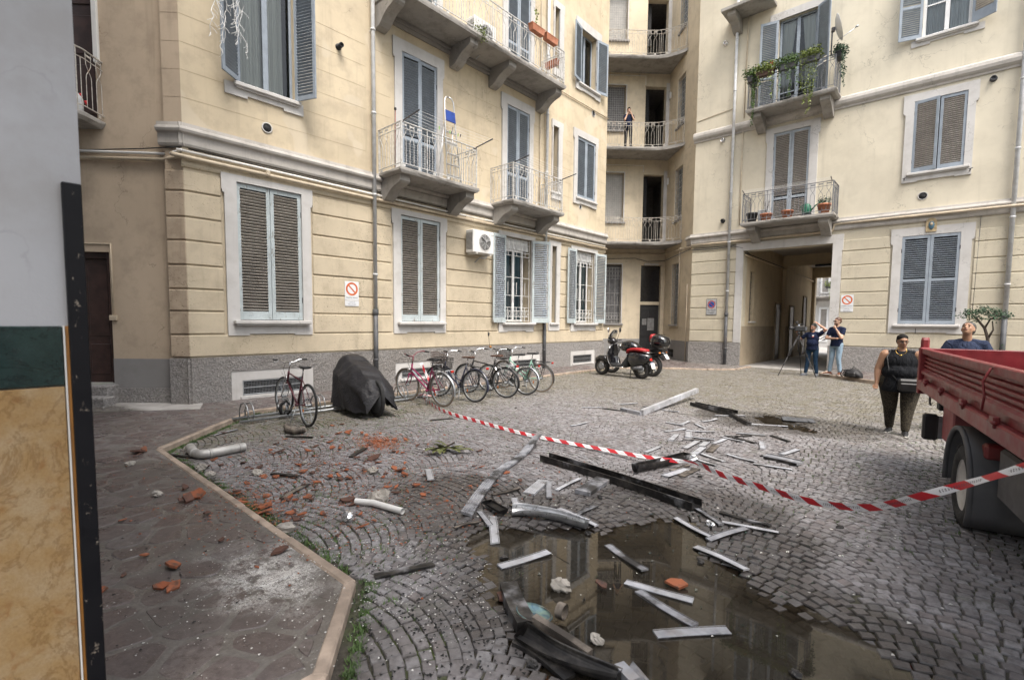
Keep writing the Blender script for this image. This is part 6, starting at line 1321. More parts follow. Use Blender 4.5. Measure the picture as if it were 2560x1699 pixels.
# man behind the tipper looking up
person('man in slate blue shirt looking up behind the red truck bed', (.12, 10.35, 0), R_(-82), 1.77, sk1, c_navy2, c_dk, (m_blk, m_blk), ((-.02, .33, 1.13), (.05, .34, .88)), ((-.02, -.33, 1.13), (.05, -.34, .88)), *stand, yaw=-24, pitch=34, girth=1.14, sleeve=.6, hair=m_hairg, arm_k=1.1)
# cameraman and colleague
cmn = person('man with hand on head standing at the video camera', (-3.55, 18.85, .0), R_(-100), 1.73, sk3, c_navy, c_dden, (m_gsh, m_gsh), ((.04, .40, 1.55), (.05, .13, 1.765)), ((.04, -.40, 1.2), (.22, -.40, 1.42)), ((.02, .12, .49), (.0, .16, .08), 20), ((.02, -.12, .49), (.02, -.17, .08), -25), yaw=-12, roll=-12, pitch=-4, belly=1.3, girth=1.1, hair=m_hairg, beard=m_hairg, vox=.013)
mb = MB(); mb.box(Vector((.165, .06, 1.34)), (.012, .055, .06), None, .003); o = child(mb, 'shirt_emblem', m_white, cmn); mb = MB(); mb.box(Vector((.172, .06, 1.305)), (.01, .06, .02), None, .003); child(mb, 'emblem_red', m_redl, cmn)
person('bearded man with crossed arms and hand on chin beside the passage', (-2.84, 18.62, .102), R_(-108), 1.83, sk2, c_navy, c_blue, (m_suede, m_sole), ((.17, .21, 1.14), (.19, .05, 1.42)), ((.08, -.27, 1.12), (.25, .10, 1.12)), ((.05, .10, .50), (.0, .13, .08), 10), ((.03, -.11, .50), (.02, -.16, .08), -35), yaw=-22, pitch=2, hair=m_brown, beard=m_brown, glasses='dark', hairstyle='short', fist=(1,), vox=.013)
# man on the balcony
pb = FK.p(-2.26, 1.02, 9.682)
person('man in dark clothes on the middle curved balcony, hands at his cheeks', tuple(pb), R_(-48), 1.80, sk2, c_navy, c_dk, (m_blk, m_blk), ((.17, .20, 1.17), (.13, .085, 1.46)), ((.17, -.20, 1.17), (.13, -.085, 1.46)), *stand, yaw=-5, pitch=-6, hairstyle='quiff', vox=.014, fist=(1, -1))
# video camera on tripod
ca_, cb_, cc_ = G(1945, 939), G(2040, 944), Vector((-3.95, 19.35, 0)); cx, cy = -3.93, 18.62
tp = thing('tripod', 'black camera tripod standing at the mouth of the passage', 'tripod', (cx, cy, 0))
for f in (ca_, cb_, cc_):
    f = Vector((f.x, f.y, 0)); top = Vector((cx, cy, 1.34)); md = top+(f-top)*.5; n_ = (f-top).normalized(); sd_ = n_.cross(Vector((0, 0, 1))).normalized()
    mb = MB(); mb.tube([top+sd_*.02, md+sd_*.018], .011, 6); mb.tube([top-sd_*.02, md-sd_*.018], .011, 6); mb.tube([md-n_*.1, f+Vector((0, 0, .015))], .013, 6); mb.box(md, (.05, .05, .05), None, .01); lg = mb.build('leg', m_blk, tp); mb = MB(); mb.ell(f+Vector((0, 0, .016)), (.02, .02, .016)); mb.build('foot', m_rub, lg)
mb = MB(); mb.tube([(cx, cy, .8), (cx, cy, 1.38)], .018, 8); mb.ell((cx, cy, 1.42), (.05, .05, .05)); mb.build('head', m_blk, tp); mb = MB(); mb.tube([(cx, cy, 1.42), (cx+.05, cy+.35, 1.3)], .01, 6); mb.build('pan_handle', m_blk, tp)
vc = thing('video_camera', 'black shoulder video camera mounted on the tripod', 'camera', (cx, cy, 1.47), R_(205))
mb = MB(); mb.box((-.02, 0, .1), (.30, .12, .17), None, .02); child(mb, 'camera_body', m_blk, vc); mb = MB(); mb.lathe([(.05, .0), (.055, .08), (.065, .1), (.065, .16), (.06, .16), (.05, .13)], 18, (.13, 0, .11), (1, 0, 0)); child(mb, 'lens', m_blk, vc)
mb = MB(); mb.tube([(-.12, 0, .2), (-.1, 0, .25), (.1, 0, .25), (.13, 0, .19)], .012, 6); child(mb, 'carry_handle', m_blk, vc); mb = MB(); mb.box((.08, .06, .31), (.1, .05, .06), None, .01); child(mb, 'camera_light', m_blk, vc); mb = MB(); mb.box((-.02, -.13, .22), (.03, .13, .08), None, .005); child(mb, 'viewfinder_screen', plain('screen_glow_grey', (.5, .55, .65), .3), vc); mb = MB(); mb.box((-.2, 0, .09), (.07, .1, .13), None, .01); child(mb, 'battery', m_iron, vc)
# backpack on the pavement
bp = G(2133, 944, .1); bk_ = thing('backpack', 'black backpack lying on the pavement behind the bearded man', 'backpack', (bp.x, bp.y, .1), R_(-20))
mb = MB(); rs = []
for x, w, h in ((-.24, .06, .08), (-.2, .13, .2), (-.05, .16, .28), (.1, .16, .26), (.2, .13, .17), (.25, .05, .07)): rs.append([Vector((x, w*math.cos(a)*(1 if True else 0), .01+h*.5+h*.5*math.sin(a)+(.0))) for a in [2*PI*i/16 for i in range(16)]])
mb.rings(rs); child(mb, 'main_compartment', plain('black_nylon', (.012, .012, .014), .6, 0, .3, 14, .4, 40), bk_); mb = MB(); mb.box((.0, -.14, .11), (.26, .08, .15), None, .03); child(mb, 'pocket', m_blk, bk_)
for y in (-.06, .08):
    mb = MB(); mb.tube([(-.18, y, .24), (-.29, y-.02, .2), (-.33, y-.03, .08), (-.28, y, .01)], .016, 6); child(mb, 'strap', m_blk, bk_)
mb = MB(); mb.tube([(-.05, 0, .28), (0, 0, .33), (.06, 0, .29)], .012, 6); child(mb, 'haul_loop', m_blk, bk_)
# ================================================================ THINGS ON THE WALLS
def text(par, s, size, loc, rot, m, name='lettering', sx=1.0):
    cu = bpy.data.curves.new('t', 'FONT'); cu.body = s; cu.size = size; cu.align_x = 'CENTER'; cu.align_y = 'CENTER'; cu.extrude = .0006
    o = bpy.data.objects.new('tmp', cu); COL.objects.link(o); dg = bpy.context.evaluated_depsgraph_get(); me = bpy.data.meshes.new_from_object(o.evaluated_get(dg)); bpy.data.objects.remove(o)
    me.materials.clear(); me.materials.append(m); o = link(name, me, par, loc, rot); o.scale = (sx, 1, 1); return o
m_ink = plain('black_ink', (.02, .02, .025), .5); m_inkg = plain('grey_ink', (.14, .15, .18), .5); m_or = plain('sign_orange', (.62, .13, .03), .45); m_sgn = plain('sign_white', (.72, .74, .77), .35, 0, .05, 6, 0, 50, (.5, .47, .42), .3); m_sgg = plain('sign_grey', (.42, .43, .44), .4); m_srd = plain('sign_red', (.42, .03, .03), .45); m_sbl = plain('sign_blue', (.005, .08, .34), .45)
def ring2(mb, r0, r1, y, n=32, c=(0, 0)):
    vs = []
    for k in range(n): a = 2*PI*k/n; vs += [(c[0]+r0*math.cos(a), y, c[1]+r0*math.sin(a)), (c[0]+r1*math.cos(a), y, c[1]+r1*math.sin(a))]
    mb.add(vs, [(2*k, 2*k+1, (2*k+3) % (2*n), (2*k+2) % (2*n)) for k in range(n)])
def disc(mb, r, y, c=(0, 0), n=32): mb.add([(c[0]+r*math.cos(2*PI*k/n), y, c[1]+r*math.sin(2*PI*k/n)) for k in range(n)], [tuple(range(n))])
def nosign(F, u, z, label, d=.045):
    o = thing('prohibition_sign', label, 'sign', tuple(F.p(u, d, z)), F.ang, 'private property signs'); w, h = .37, .45
    mb = MB(); mb.box((0, 0, 0), (w, .006, h), None, .002); p = child(mb, 'sign_plate', m_sgn, o); mb = MB(); ring2(mb, .115, .158, -.0042, c=(0, .045))
    a = R_(-45); dx, dz = math.cos(a), math.sin(a); nx, nz = -dz*.017, dx*.017; mb.add([(-.13*dx+nx, -.0046, .045-.13*dz+nz), (.13*dx+nx, -.0046, .045+.13*dz+nz), (.13*dx-nx, -.0046, .045+.13*dz-nz), (-.13*dx-nx, -.0046, .045-.13*dz-nz)], [(0, 1, 2, 3)]); child(mb, 'prohibition_symbol', m_or, p, fix=False)
    text(p, "PROPRIETA' PRIVATA", .036, (0, -.0042, -.165), (R_(90), 0, 0), m_ink, sx=.92)
    mb = MB(); mb.box((0, 0, -.30), (w, .006, .13), None, .004); q = child(mb, 'lower_plate', m_sgn, o); text(q, 'DIVIETO DI', .032, (0, -.0042, -.275), (R_(90), 0, 0), m_inkg); text(q, 'PARCHEGGIO', .034, (0, -.0042, -.325), (R_(90), 0, 0), m_inkg)
nosign(FL, 6.235, 2.415, 'orange and white prohibition sign left of the near downpipe'); nosign(FR, -2.91, 2.53, 'orange and white prohibition sign above the bearded man')
o = thing('no_parking_sign', 'grey no parking sign with blue disc beside the passage downpipe', 'sign', tuple(FR.p(-7.59, .05, 2.40)), 0)
mb = MB(); mb.box((0, 0, 0), (.43, .008, .66), None, .004); p = child(mb, 'sign_border', m_iron, o); mb = MB(); mb.box((0, -.002, 0), (.40, .008, .63), None, .003); child(mb, 'sign_plate', m_sgg, p)
mb = MB(); ring2(mb, .123, .16, -.0068, c=(0, .1)); a = R_(-45); dx, dz = math.cos(a), math.sin(a); nx, nz = -dz*.014, dx*.014; mb.add([(-.13*dx+nx, -.0078, .1-.13*dz+nz), (.13*dx+nx, -.0078, .1+.13*dz+nz), (.13*dx-nx, -.0078, .1+.13*dz-nz), (-.13*dx-nx, -.0078, .1-.13*dz-nz)], [(0, 1, 2, 3)]); child(mb, 'red_ring', m_srd, p, fix=False)
mb = MB(); disc(mb, .112, -.0069, (0, .1)); child(mb, 'blue_disc', m_sbl, p, fix=False)
for i, s in enumerate(('AMMESSA SOLO', 'PER CARICO', 'E SCARICO')): text(p, s, .05, (0, -.0068, -.125-.062*i), (R_(90), 0, 0), m_ink, sx=.9)
# air conditioners
def aircon(F, u, z, d0, label, w=.86, h=.66, dp=.33, brand=True):
    o = thing('air_conditioner', label, 'air conditioner', tuple(F.p(u, d0, z)), F.ang, 'outdoor air conditioning units')
    mb = MB(); mb.box((0, -dp/2, h/2), (w, dp, h), None, .02); c = child(mb, 'casing', m_white, o); fx = .12
    mb = MB(); mb.lathe([(.235, 0), (.235, .004)], 32, (fx-.08, -dp-.001, h/2), (0, -1, 0)); child(mb, 'fan_opening_shade', plain('fan_shadow', (.13, .13, .135), .6), c)  # grey disc painted as the shade inside the fan opening
    mb = MB()
    for k in range(3): a = 2*PI*k/3+.4; mb.bar((fx-.08, -dp-.008, h/2), (fx-.08+.21*math.cos(a), -dp-.008, h/2+.21*math.sin(a)), .004, .12, (0, 1, 0))
    mb.lathe([(.05, 0), (.05, .012)], 14, (fx-.08, -dp-.006, h/2), (0, -1, 0)); child(mb, 'fan_blades', m_sgg, c)
    mb = MB()
    for r in (.06, .1, .14, .18, .22, .245): mb.tube([(fx-.08+r*math.cos(2*PI*k/24), -dp-.022, h/2+r*math.sin(2*PI*k/24)) for k in range(24)], .0035, 4, closed=True)
    for k in range(8): a = 2*PI*k/8; mb.bar((fx-.08+.03*math.cos(a), -dp-.02, h/2+.03*math.sin(a)), (fx-.08+.245*math.cos(a), -dp-.02, h/2+.245*math.sin(a)), .005, .005, (0, 1, 0))
    child(mb, 'fan_guard', m_white, c, fix=False); mb = MB()
    for k in range(14): mb.box((-w/2-.002, -dp*.5, .1+k*.035), (.006, dp*.8, .012))
    child(mb, 'side_vents', m_iron, c, fix=False)['kind'] = 'stuff'
    if brand:
        mb = MB(); L_ = .02
        for a0 in (90, 210, 330):
            e = Vector((math.cos(R_(a0)), 0, math.sin(R_(a0)))); n_ = Vector((-e.z, 0, e.x)); b_ = Vector((.235, -dp-.002, h-.1)); mb.add([b_, b_+e*L_*.58+n_*L_*.33, b_+e*L_*1.15, b_+e*L_*.58-n_*L_*.33], [(0, 1, 2, 3)])
        child(mb, 'maker_emblem', plain('logo_red', (.6, .02, .03), .4), c, fix=False); text(c, 'MITSUBISHI', .026, (.345, -dp-.002, h-.092), (R_(90), 0, 0), m_inkg); text(c, 'ELECTRIC', .02, (.345, -dp-.002, h-.116), (R_(90), 0, 0), m_inkg)
    for s in (-.28, .28):
        mb = MB(); mb.bar((s, .1, -.025), (s, -dp-.02, -.025), .035, .035, (0, 0, 1), .004); mb.bar((s, .1, -.3), (s, .1, -.03), .035, .035, (1, 0, 0), .004) if False else None; child(mb, 'wall_bracket', m_white, o)
    mb = MB(); mb.tube([(.3, -.2, -.02), (.2, -.16, -.12), (.05, -.1, -.1), (.02, .02, -.2), (.0, .06, -.24)], .018, 7); child(mb, 'hose', m_sgg, o); return o
aircon(FL, 10.32, 3.72, .10, 'white air conditioner hung on the wall below the small balcony')
aircon(FL, 10.15, 9.50, .30, 'white air conditioner on the long upper balcony behind the railing', brand=False)
# votive plaque
o = thing('votive_plaque', 'small painted ceramic votive plaque above the right ground floor shutters', 'plaque', tuple(FR.p(-.785, .06, 4.68)), 0)
mb = MB(); mb.poly([[(-.135, 0), (.135, 0), (.135, .33), (.09, .40), (.03, .43), (-.03, .43), (-.09, .40), (-.135, .33)]], lambda a, b, k: Vector((a, -k, b)), -.02, .025, back=True); p = child(mb, 'plaque_body', plain('ceramic_ochre', (.42, .33, .2), .4, 0, .3, 14, .2, 40), o)
mb = MB(); mb.ell((0, -.03, .2), (.075, .025, .13)); child(mb, 'robe_relief', plain('ceramic_blue', (.08, .16, .22), .35), p); mb = MB(); mb.ell((0, -.052, .24), (.035, .02, .05)); child(mb, 'face_relief', plain('ceramic_pale', (.5, .42, .3), .35), p)
# step ladder on the first balcony
lb = FL.p(9.07, .38, 5.362); ld = thing('step_ladder', 'aluminium step ladder with blue platform leaning on the balcony', 'ladder', tuple(lb), FL.ang); ld.scale = (1.05, 1.05, 1.14)
for s in (-1, 1):
    mb = MB(); mb.tube([(.24*s, -.16, 0), (.17*s, .02, 1.55), (.15*s, .06, 2.05), (.10*s, .07, 2.13), (0, .07, 2.15)], .016, 8); child(mb, 'rail', m_alu, ld); mb = MB(); mb.tube([(.21*s, .28, 0), (.15*s, .08, 1.5)], .013, 8); child(mb, 'rear_leg', m_alu, ld)
for k in range(5): z = .26+k*.26; mb = MB(); mb.box((0, -.16+.18*z/1.55, z), (.46-.14*z/1.55, .08, .025), None, .006); child(mb, 'tread', m_alu, ld)
mb = MB(); mb.box((0, .0, 1.68), (.33, .02, .27), Matrix.Rotation(R_(-8), 3, 'X'), .008); child(mb, 'platform', plain('blue_plastic', (.012, .05, .28), .5), ld)
# clothes-drying frames
def airer(F, u0, u1, d, z, L, label):
    o = thing('clothesline', label, 'clothesline', tuple(F.p((u0+u1)/2, d, z)), F.ang, 'clotheslines on the balcony rails'); W_ = u1-u0
    for s in (-1, 1): mb = MB(); mb.bar((s*W_/2, .12, -.02), (s*W_/2, -L, .07), .022, .03, (0, 0, 1), .003); child(mb, 'arm', m_iron, o)
    for k in range(5): mb = MB(); y = -L*(.15+.2*k); mb.tube([(-W_/2, y, .01+.014*k), (0, y, -.02+.014*k), (W_/2, y, .01+.014*k)], .0028, 4); child(mb, 'line', m_white, o)
    return o
airer(FL, 7.1, 9.48, .98, 6.44, .62, 'clothesline with green pegs on the balcony with the ladder'); airer(FL, 11.06, 13.42, .98, 6.44, .55, 'clothesline on the smaller balcony above the air conditioner'); airer(FR, -6.2, -3.4, .97, 6.58, .18, 'short clothesline arms on the balcony with flower pots')
for k, (u, c) in enumerate(((8.0, 0), (8.35, 0), (8.4, 1), (8.62, 0), (8.7, 1))):
    mb = MB(); mb.box((0, 0, 0), (.02, .012, .08), None, .003); e = mb.build('clothes_peg', plain('peg%d' % k, (.25, .6, .05) if c == 0 else (.03, .04, .08), .5), None, tuple(FL.p(u, 1.2, 6.47)), (0, .1*k, 0)); tag(e, 'green or dark clothes peg clipped on the line by the ladder', 'clothes peg', 'clothes pegs by the ladder')
mb = MB(); mb.tube([FL.p(7.10, .62, 5.38), FL.p(7.03, .75, 6.72)], .012, 6); bm_ = mb.build('broom', plain('broom_red', (.22, .08, .05), .6), None); mb = MB(); mb.box(FL.p(7.03, .75, 6.74), (.05, .05, .06), None, .01); mb.build('hanging_end', m_blk, bm_); tag(bm_, 'thin broom handle standing in the near balcony corner', 'broom')
# ---------------------------------------------------------------- plants
def leafmb(mb, c, r, n, sz, seed, flat=1.0, droop=0.0):
    r_ = random.Random(seed); c = Vector(c)
    for i in range(n):
        d = Vector((r_.gauss(0, 1), r_.gauss(0, 1), r_.gauss(0, 1)*flat)); d = d.normalized()*(r_.random()**.45); p = c+Vector((d.x*r[0], d.y*r[1], d.z*r[2]))
        a = Vector((r_.gauss(0, 1), r_.gauss(0, 1), r_.gauss(0, .6)-droop)).normalized(); b_ = a.cross(Vector((r_.gauss(0, 1), r_.gauss(0, 1), r_.gauss(0, 1)))).normalized(); s = sz*r_.uniform(.6, 1.25); n_ = a.cross(b_)*s*.12
        mb.add([p, p+a*s*.45+b_*s*.33+n_, p+a*s, p+a*s*.45-b_*s*.33+n_], [(0, 1, 2), (0, 2, 3)])
def vine(mb, p0, L_, seed, sz=.06):
    r_ = random.Random(seed); p = Vector(p0); pts = [p.copy()]; n = int(L_/.05)
    for i in range(n):
        p = p+Vector((r_.uniform(-.02, .02), r_.uniform(-.02, .02), -.05)); pts.append(p.copy())
        for k in range(3):
            a = Vector((r_.gauss(0, 1), r_.gauss(0, 1), -.6)).normalized(); b_ = a.cross(Vector((r_.gauss(0, 1), r_.gauss(0, 1), .5))).normalized(); s = sz*r_.uniform(.6, 1.2); q = p+Vector((r_.uniform(-.03, .03),)*3); mb.add([q, q+a*s*.5+b_*s*.4, q+a*s, q+a*s*.5-b_*s*.4], [(0, 1, 2), (0, 2, 3)])
    mb.tube(pts, .003, 4, cap=False)
def planter(F, u, d, z, L_, m, label, fill, seed, n=260, r=.2, vines=(), sz=.068, h=.17, group=None, turn=0.0, cat='planter'):
    o = thing('planter_box', label, cat, tuple(F.p(u, d, z)), F.ang+turn, group); mb = MB()
    rs = [[Vector((x*L_/2*k, y*.09*k, zz)) for x, y in ((-1, -1), (1, -1), (1, 1), (-1, 1))] for k, zz in ((.86, 0), (.98, h-.02), (1.04, h-.02), (1.04, h), (.96, h), (.92, h-.03))]; mb.rings(rs, True, False, False); mb.add(rs[0], [(0, 1, 2, 3)]); child(mb, 'trough', m, o)
    mb = MB(); mb.box((0, 0, h-.04), (L_*.9, .15, .01)); child(mb, 'soil', m_soil, o)
    if n:
        mb = MB()
        for i in range(int(L_/.16)+1): leafmb(mb, (-L_/2+.08+i*.16, 0, h+r*.35), (.14, r*.8, r*.7), int(n/(L_/.16+1)), sz, seed+i)
        for i, (x, LL) in enumerate(vines): vine(mb, (x, -.1, h), LL, seed+50+i)
        child(mb, 'foliage', fill, o, fix=False)['kind'] = 'stuff'
    return o
zr = 9.62+1.0
planter(FR, -6.12, .78, zr-.05, .7, m_iron, 'planter with bushy trailing plant at the left end of the planted balcony', m_leaf, 1, 1100, .38, [(-.2, 1.5), (-.1, 1.7), (.05, .9), (-.25, 1.1)], group='planters on the green balcony', turn=R_(90))
planter(FR, -5.6, 1.06, zr, .62, m_wick, 'planter with grassy leaves and red flowers on the planted balcony rail', m_leafy, 11, 900, .30, [(-.2, .5), (.15, .35), (.25, 1.1)], group='planters on the green balcony'); planter(FR, -4.9, 1.06, zr, .62, m_iron, 'middle planter of ivy on the planted balcony rail', m_leaf, 21, 900, .30, [(-.2, .9), (0, .6), (.1, 1.2), (.25, .8)], group='planters on the green balcony'); planter(FR, -4.2, 1.06, zr, .62, m_iron, 'planter with the longest hanging ivy on the planted balcony rail', m_leafy, 31, 900, .30, [(-.25, 1.0), (-.1, 1.5), (0, 1.9), (.1, 1.4), (.2, .8)], group='planters on the green balcony')
planter(FR, -3.42, .7, zr-.02, .5, m_blk, 'dark planter with bluish hanging leaves by the satellite dish', m_leafd, 41, 620, .3, [(-.2, .9), (0, 1.1), (.15, .6)], group='planters on the green balcony', turn=R_(90), sz=.07)
mb = MB()
for k in range(14): a = random.uniform(0, 6.3); mb.ell(FR.p(-5.45+random.uniform(-.1, .1), 1.1, zr+.36+random.uniform(-.05, .05)), (.018, .018, .014), 6, 4)
fl_ = mb.build('red_flowers', plain('red_petals', (.6, .07, .03), .6)); tag(fl_, 'cluster of small red flowers on the planted balcony', 'flowers')
def pot(F, u, d, z, r, h, m, label, plant=None, n=90, seed=1, cat='flower pot'):
    o = thing('flower_pot', label, cat, tuple(F.p(u, d, z)), 0, 'pots on the lower right balcony'); mb = MB(); mb.lathe([(r*.68, 0), (r*.92, h*.8), (r, h*.8), (r*1.02, h), (r*.92, h), (r*.88, h*.9)], 20); child(mb, 'pot', m, o); mb = MB(); mb.lathe([(r*.88, 0), (r*.86, .01)], 16, (0, 0, h*.88)); child(mb, 'soil', m_soil, o)
    if plant: mb = MB(); leafmb(mb, (0, 0, h+.12), (r*1.1, r*1.1, .16), n, .07, seed); child(mb, 'foliage', plant, o, fix=False)['kind'] = 'stuff'
    return o
pot(FR, -5.95, .75, 5.5, .2, .36, m_blk, 'black plastic pot at the left end of the lower balcony'); pot(FR, -5.45, .78, 5.5, .21, .26, m_terra, 'wide terracotta pot with bare stems left of the shutters'); pot(FR, -4.75, .78, 5.5, .2, .28, m_terra, 'terracotta pot in front of the lower balcony shutters'); pot(FR, -3.62, .78, 5.5, .21, .34, m_terra, 'terracotta pot with green plant at the right end', m_leafd, 120, 5)
mb = MB(); q = FR.p(-5.45, .78, 5.74)
for k in range(6): a = k*1.1; mb.tube([q, q+Vector((.05*math.cos(a), .05*math.sin(a), .25)), q+Vector((.12*math.cos(a), .1*math.sin(a), .5))], .005, 5)
tag(mb.build('bare_shrub', m_bark), 'bare leafless shrub in the wide terracotta pot', 'shrub')
wc = thing('watering_can', 'green plastic watering can on the lower right balcony', 'watering can', tuple(FR.p(-4.15, .72, 5.5)), 0); m_gp = plain('green_plastic', (.015, .16, .09), .4); mb = MB(); mb.lathe([(.13, 0), (.14, .02), (.13, .25), (.08, .32), (.07, .33)], 18, (0, 0, .1)); child(mb, 'can_body', m_gp, wc); mb = MB(); mb.tube([(.1, 0, .16), (.25, 0, .34), (.36, 0, .42)], [.03, .02, .018], 8); mb.lathe([(.02, 0), (.05, .04)], 10, (.36, 0, .42), (.8, 0, .5)); child(mb, 'spout', m_gp, wc); mb = MB(); mb.tube([(-.12, 0, .2), (-.2, 0, .36), (-.05, 0, .48), (.06, 0, .4)], .014, 8); child(mb, 'handle', m_gp, wc); mb = MB(); mb.box((0, 0, .05), (.3, .2, .1), None, .02); child(mb, 'base', m_iron, wc)
mb = MB(); mb.box(FR.p(-5.6, .55, 5.78), (.36, .24, .36), None, .02); e = mb.build('storage_box', m_sgg); tag(e, 'grey storage box behind the pots on the lower balcony', 'box'); mb = MB(); mb.box(FR.p(-5.6, .55, 5.56), (.34, .22, .10), None, .01); mb.build('plinth', m_iron, e)
# rail troughs on the long balcony
for i, (u, lab) in enumerate(((11.88, 'terracotta trough with one tall green shoot on the long balcony rail'), (12.55, 'terracotta trough at the rail end of the long balcony'))):
    o = planter(FL, u, 1.07, 9.46+.93, .6, m_terra, lab, m_leaf, 70+i, 0, group='troughs on the long balcony', h=.19)
    if i == 0:
        mb = MB(); vine(mb, (-.02, 0, .75), .6, 77, .07); child(mb, 'foliage', m_leafy, o, fix=False)
planter(FL, 13.3, .55, 9.46+.66, .5, m_terra, 'terracotta trough hung inside the far end of the long balcony', m_leaf, 80, 0, group='troughs on the long balcony', turn=R_(90))
mb = MB(); leafmb(mb, FL.p(9.62, .95, 9.55), (.12, .3, .22), 130, .06, 5); leafmb(mb, FL.p(9.7, 1.0, 9.4), (.08, .15, .15), 60, .06, 6); tag(mb.build('weed', m_leafy, fix=False), 'weeds sprouting from the edge of the long balcony slab', 'weeds')
# satellite dish
ds = FR.p(-3.5, 1.05, 11.35); o = thing('satellite_dish', 'pale satellite dish seen edge on at the planted balcony corner', 'satellite dish', tuple(ds), R_(25)); mb = MB()
mb.lathe([(.001, .0), (.15, .01), (.3, .045), (.42, .1), (.425, .105), (.3, .055), (.15, .02), (.001, .01)], 28, (0, 0, .1), (.95, -.2, .25), cap=False); child(mb, 'reflector', m_white, o, fix=False); mb = MB(); mb.tube([(.05, -.02, -.3), (.55, -.12, .0)], .012, 6); mb.ell((.57, -.13, .02), (.05, .035, .035)); child(mb, 'feed_arm', m_galv, o); mb = MB(); mb.tube([(-.1, 0, -.75), (-.1, 0, .15)], .022, 8); mb.box((-.07, 0, .08), (.1, .1, .14), None, .01); child(mb, 'mast', m_iron, o)
# jerrycan on the shaded balcony
jp = FN.p(-1.72, .32, 5.382); o = thing('jerrycan', 'white jerrycan with red caps on the shaded left balcony', 'jerrycan', tuple(jp), R_(80)); mb = MB(); mb.rings(loft([(-.17, 0, .16, .1, .14, .4), (-.16, 0, .17, .12, .17, .4), (.1, 0, .17, .12, .17, .4), (.17, 0, .13, .11, .11, .4)])); child(mb, 'can_body', plain('translucent_white', (.72, .74, .76), .4), o); mb = MB(); mb.tube([(-.14, 0, .33), (-.12, 0, .40), (.03, 0, .40), (.06, 0, .33)], .022, 8); child(mb, 'handle', m_white, o)
for c in ((.12, 0, .31), (.19, 0, .2)): mb = MB(); mb.lathe([(.035, 0), (.035, .04)], 14, c, (1, 0, .3)); child(mb, 'cap', plain('red_cap', (.6, .015, .02), .4), o)
# white twig garland at the top left window
mb = MB(); r_ = random.Random(9)
for k in range(7):
    p = FL.p(3.30+k*.09, .55-.03*k, 7.75+r_.uniform(-.1, .25)); pts = [p]; L_ = r_.randint(6, 13)
    for i in range(L_):
        p = p+Vector((r_.uniform(-.04, .04), r_.uniform(-.045, .045), -.09)); pts.append(p)
        if r_.random() < .75: e = p+Vector((r_.uniform(-.03, .03), r_.uniform(-.12, .12), -.1)); mb.tube([p, (p+e)/2+Vector((0, .02, 0)), e], .004, 4)
    mb.tube(pts, .006, 4)
tag(mb.build('twig_garland', m_white, fix=False), 'white twig garland hanging over the top left shutter', 'decoration')
# small wall tree at the right
tr = thing('wall_shrub', 'small twisted shrub growing by the right wall near the downpipe', 'tree', (.68, 19.7, .1)); mb = MB(); mb.tube([(0, 0, 0), (.02, 0, .7), (-.02, -.02, 1.25), (-.1, -.02, 1.55), (-.28, -.05, 1.82), (-.4, -.05, 1.95)], [.05, .045, .042, .036, .028, .015], 8); mb.tube([(-.02, -.02, 1.25), (.08, -.03, 1.5), (.05, -.03, 1.75)], [.035, .02, .012], 7); mb.tube([(-.1, -.02, 1.55), (.0, -.08, 1.8), (.2, -.08, 1.98)], [.03, .018, .008], 7); child(mb, 'trunk', m_bark, tr)
mb = MB()
for c, n in (((-.42, -.06, 2.0), 150), ((-.15, -.06, 2.07), 190), ((.1, -.08, 2.0), 150), ((.3, -.1, 1.95), 90), ((-.3, 0, 1.86), 80), ((.02, -.1, 1.85), 70), ((-.55, -.05, 1.93), 50)): leafmb(mb, c, (.19, .17, .14), n, .062, int(c[0]*100)+300, 1, .4)
leafmb(mb, (-.08, 0, .95), (.06, .06, .12), 16, .06, 9); leafmb(mb, (.3, 0, .9), (.06, .06, .25), 24, .06, 10); child(mb, 'crown', m_leafd, tr, fix=False)
o = planter(FF, -6.9, .85, 4.4, 1.2, m_iron, 'leafy planter on the balcony seen through the passage', m_leafy, 91, 420, .4, [(-.3, .9), (.1, .7)], sz=.12)
mb = MB(); leafmb(mb, FL.p(6.84, .16, 2.0), (.07, .07, .03), 40, .03, 12); tag(mb.build('moss_tuft', m_leafd, fix=False), 'moss tuft on the near downpipe joint', 'moss')
hr = thing('handrail', 'metal stair handrail beyond the passage', 'handrail', (-6.6, 37, 0))
for k in range(5): mb = MB(); mb.tube([(-7.2, 37, .35+k*.17), (-6.0, 38.6, 1.15+k*.17)], .022, 6); mb.build('rail', m_alu, hr)
for x, y in ((-7.2, 37), (-6.0, 38.6)): mb = MB(); mb.tube([(x, y, 0), (x, y, 1.1 if x < -7 else 1.9)], .025, 6); mb.build('post', m_alu, hr)
# ================================================================ BARRIER TAPE
t = NT('barrier_tape'); uv = t.node('ShaderNodeUVMap').outputs[0]; sx = t.node('ShaderNodeSeparateXYZ'); t.link(uv, sx.inputs[0]); U_, V_ = sx.outputs[0], sx.outputs[1]
st_ = t.math('FRACT', t.math('ADD', t.math('MULTIPLY', U_, 3.9), t.math('MULTIPLY', V_, .35))); red = t.math('GREATER_THAN', st_, .5)
c = t.mix(red, (.74, .74, .76), (.50, .02, .03)); le = t.math('FRACT', t.math('MULTIPLY', U_, 58)); nz = t.noise(t.pos((1, 1, 1)), 160, 2)
pr = t.math('MULTIPLY', t.math('GREATER_THAN', le, .38), t.math('LESS_THAN', t.math('ABSOLUTE', t.math('SUBTRACT', V_, .5)), .17)); pr = t.math('MULTIPLY', pr, t.math('GREATER_THAN', nz, .44)); pr = t.math('MULTIPLY', pr, t.math('LESS_THAN', t.math('FRACT', t.math('MULTIPLY', U_, 3.9/2)), .62))
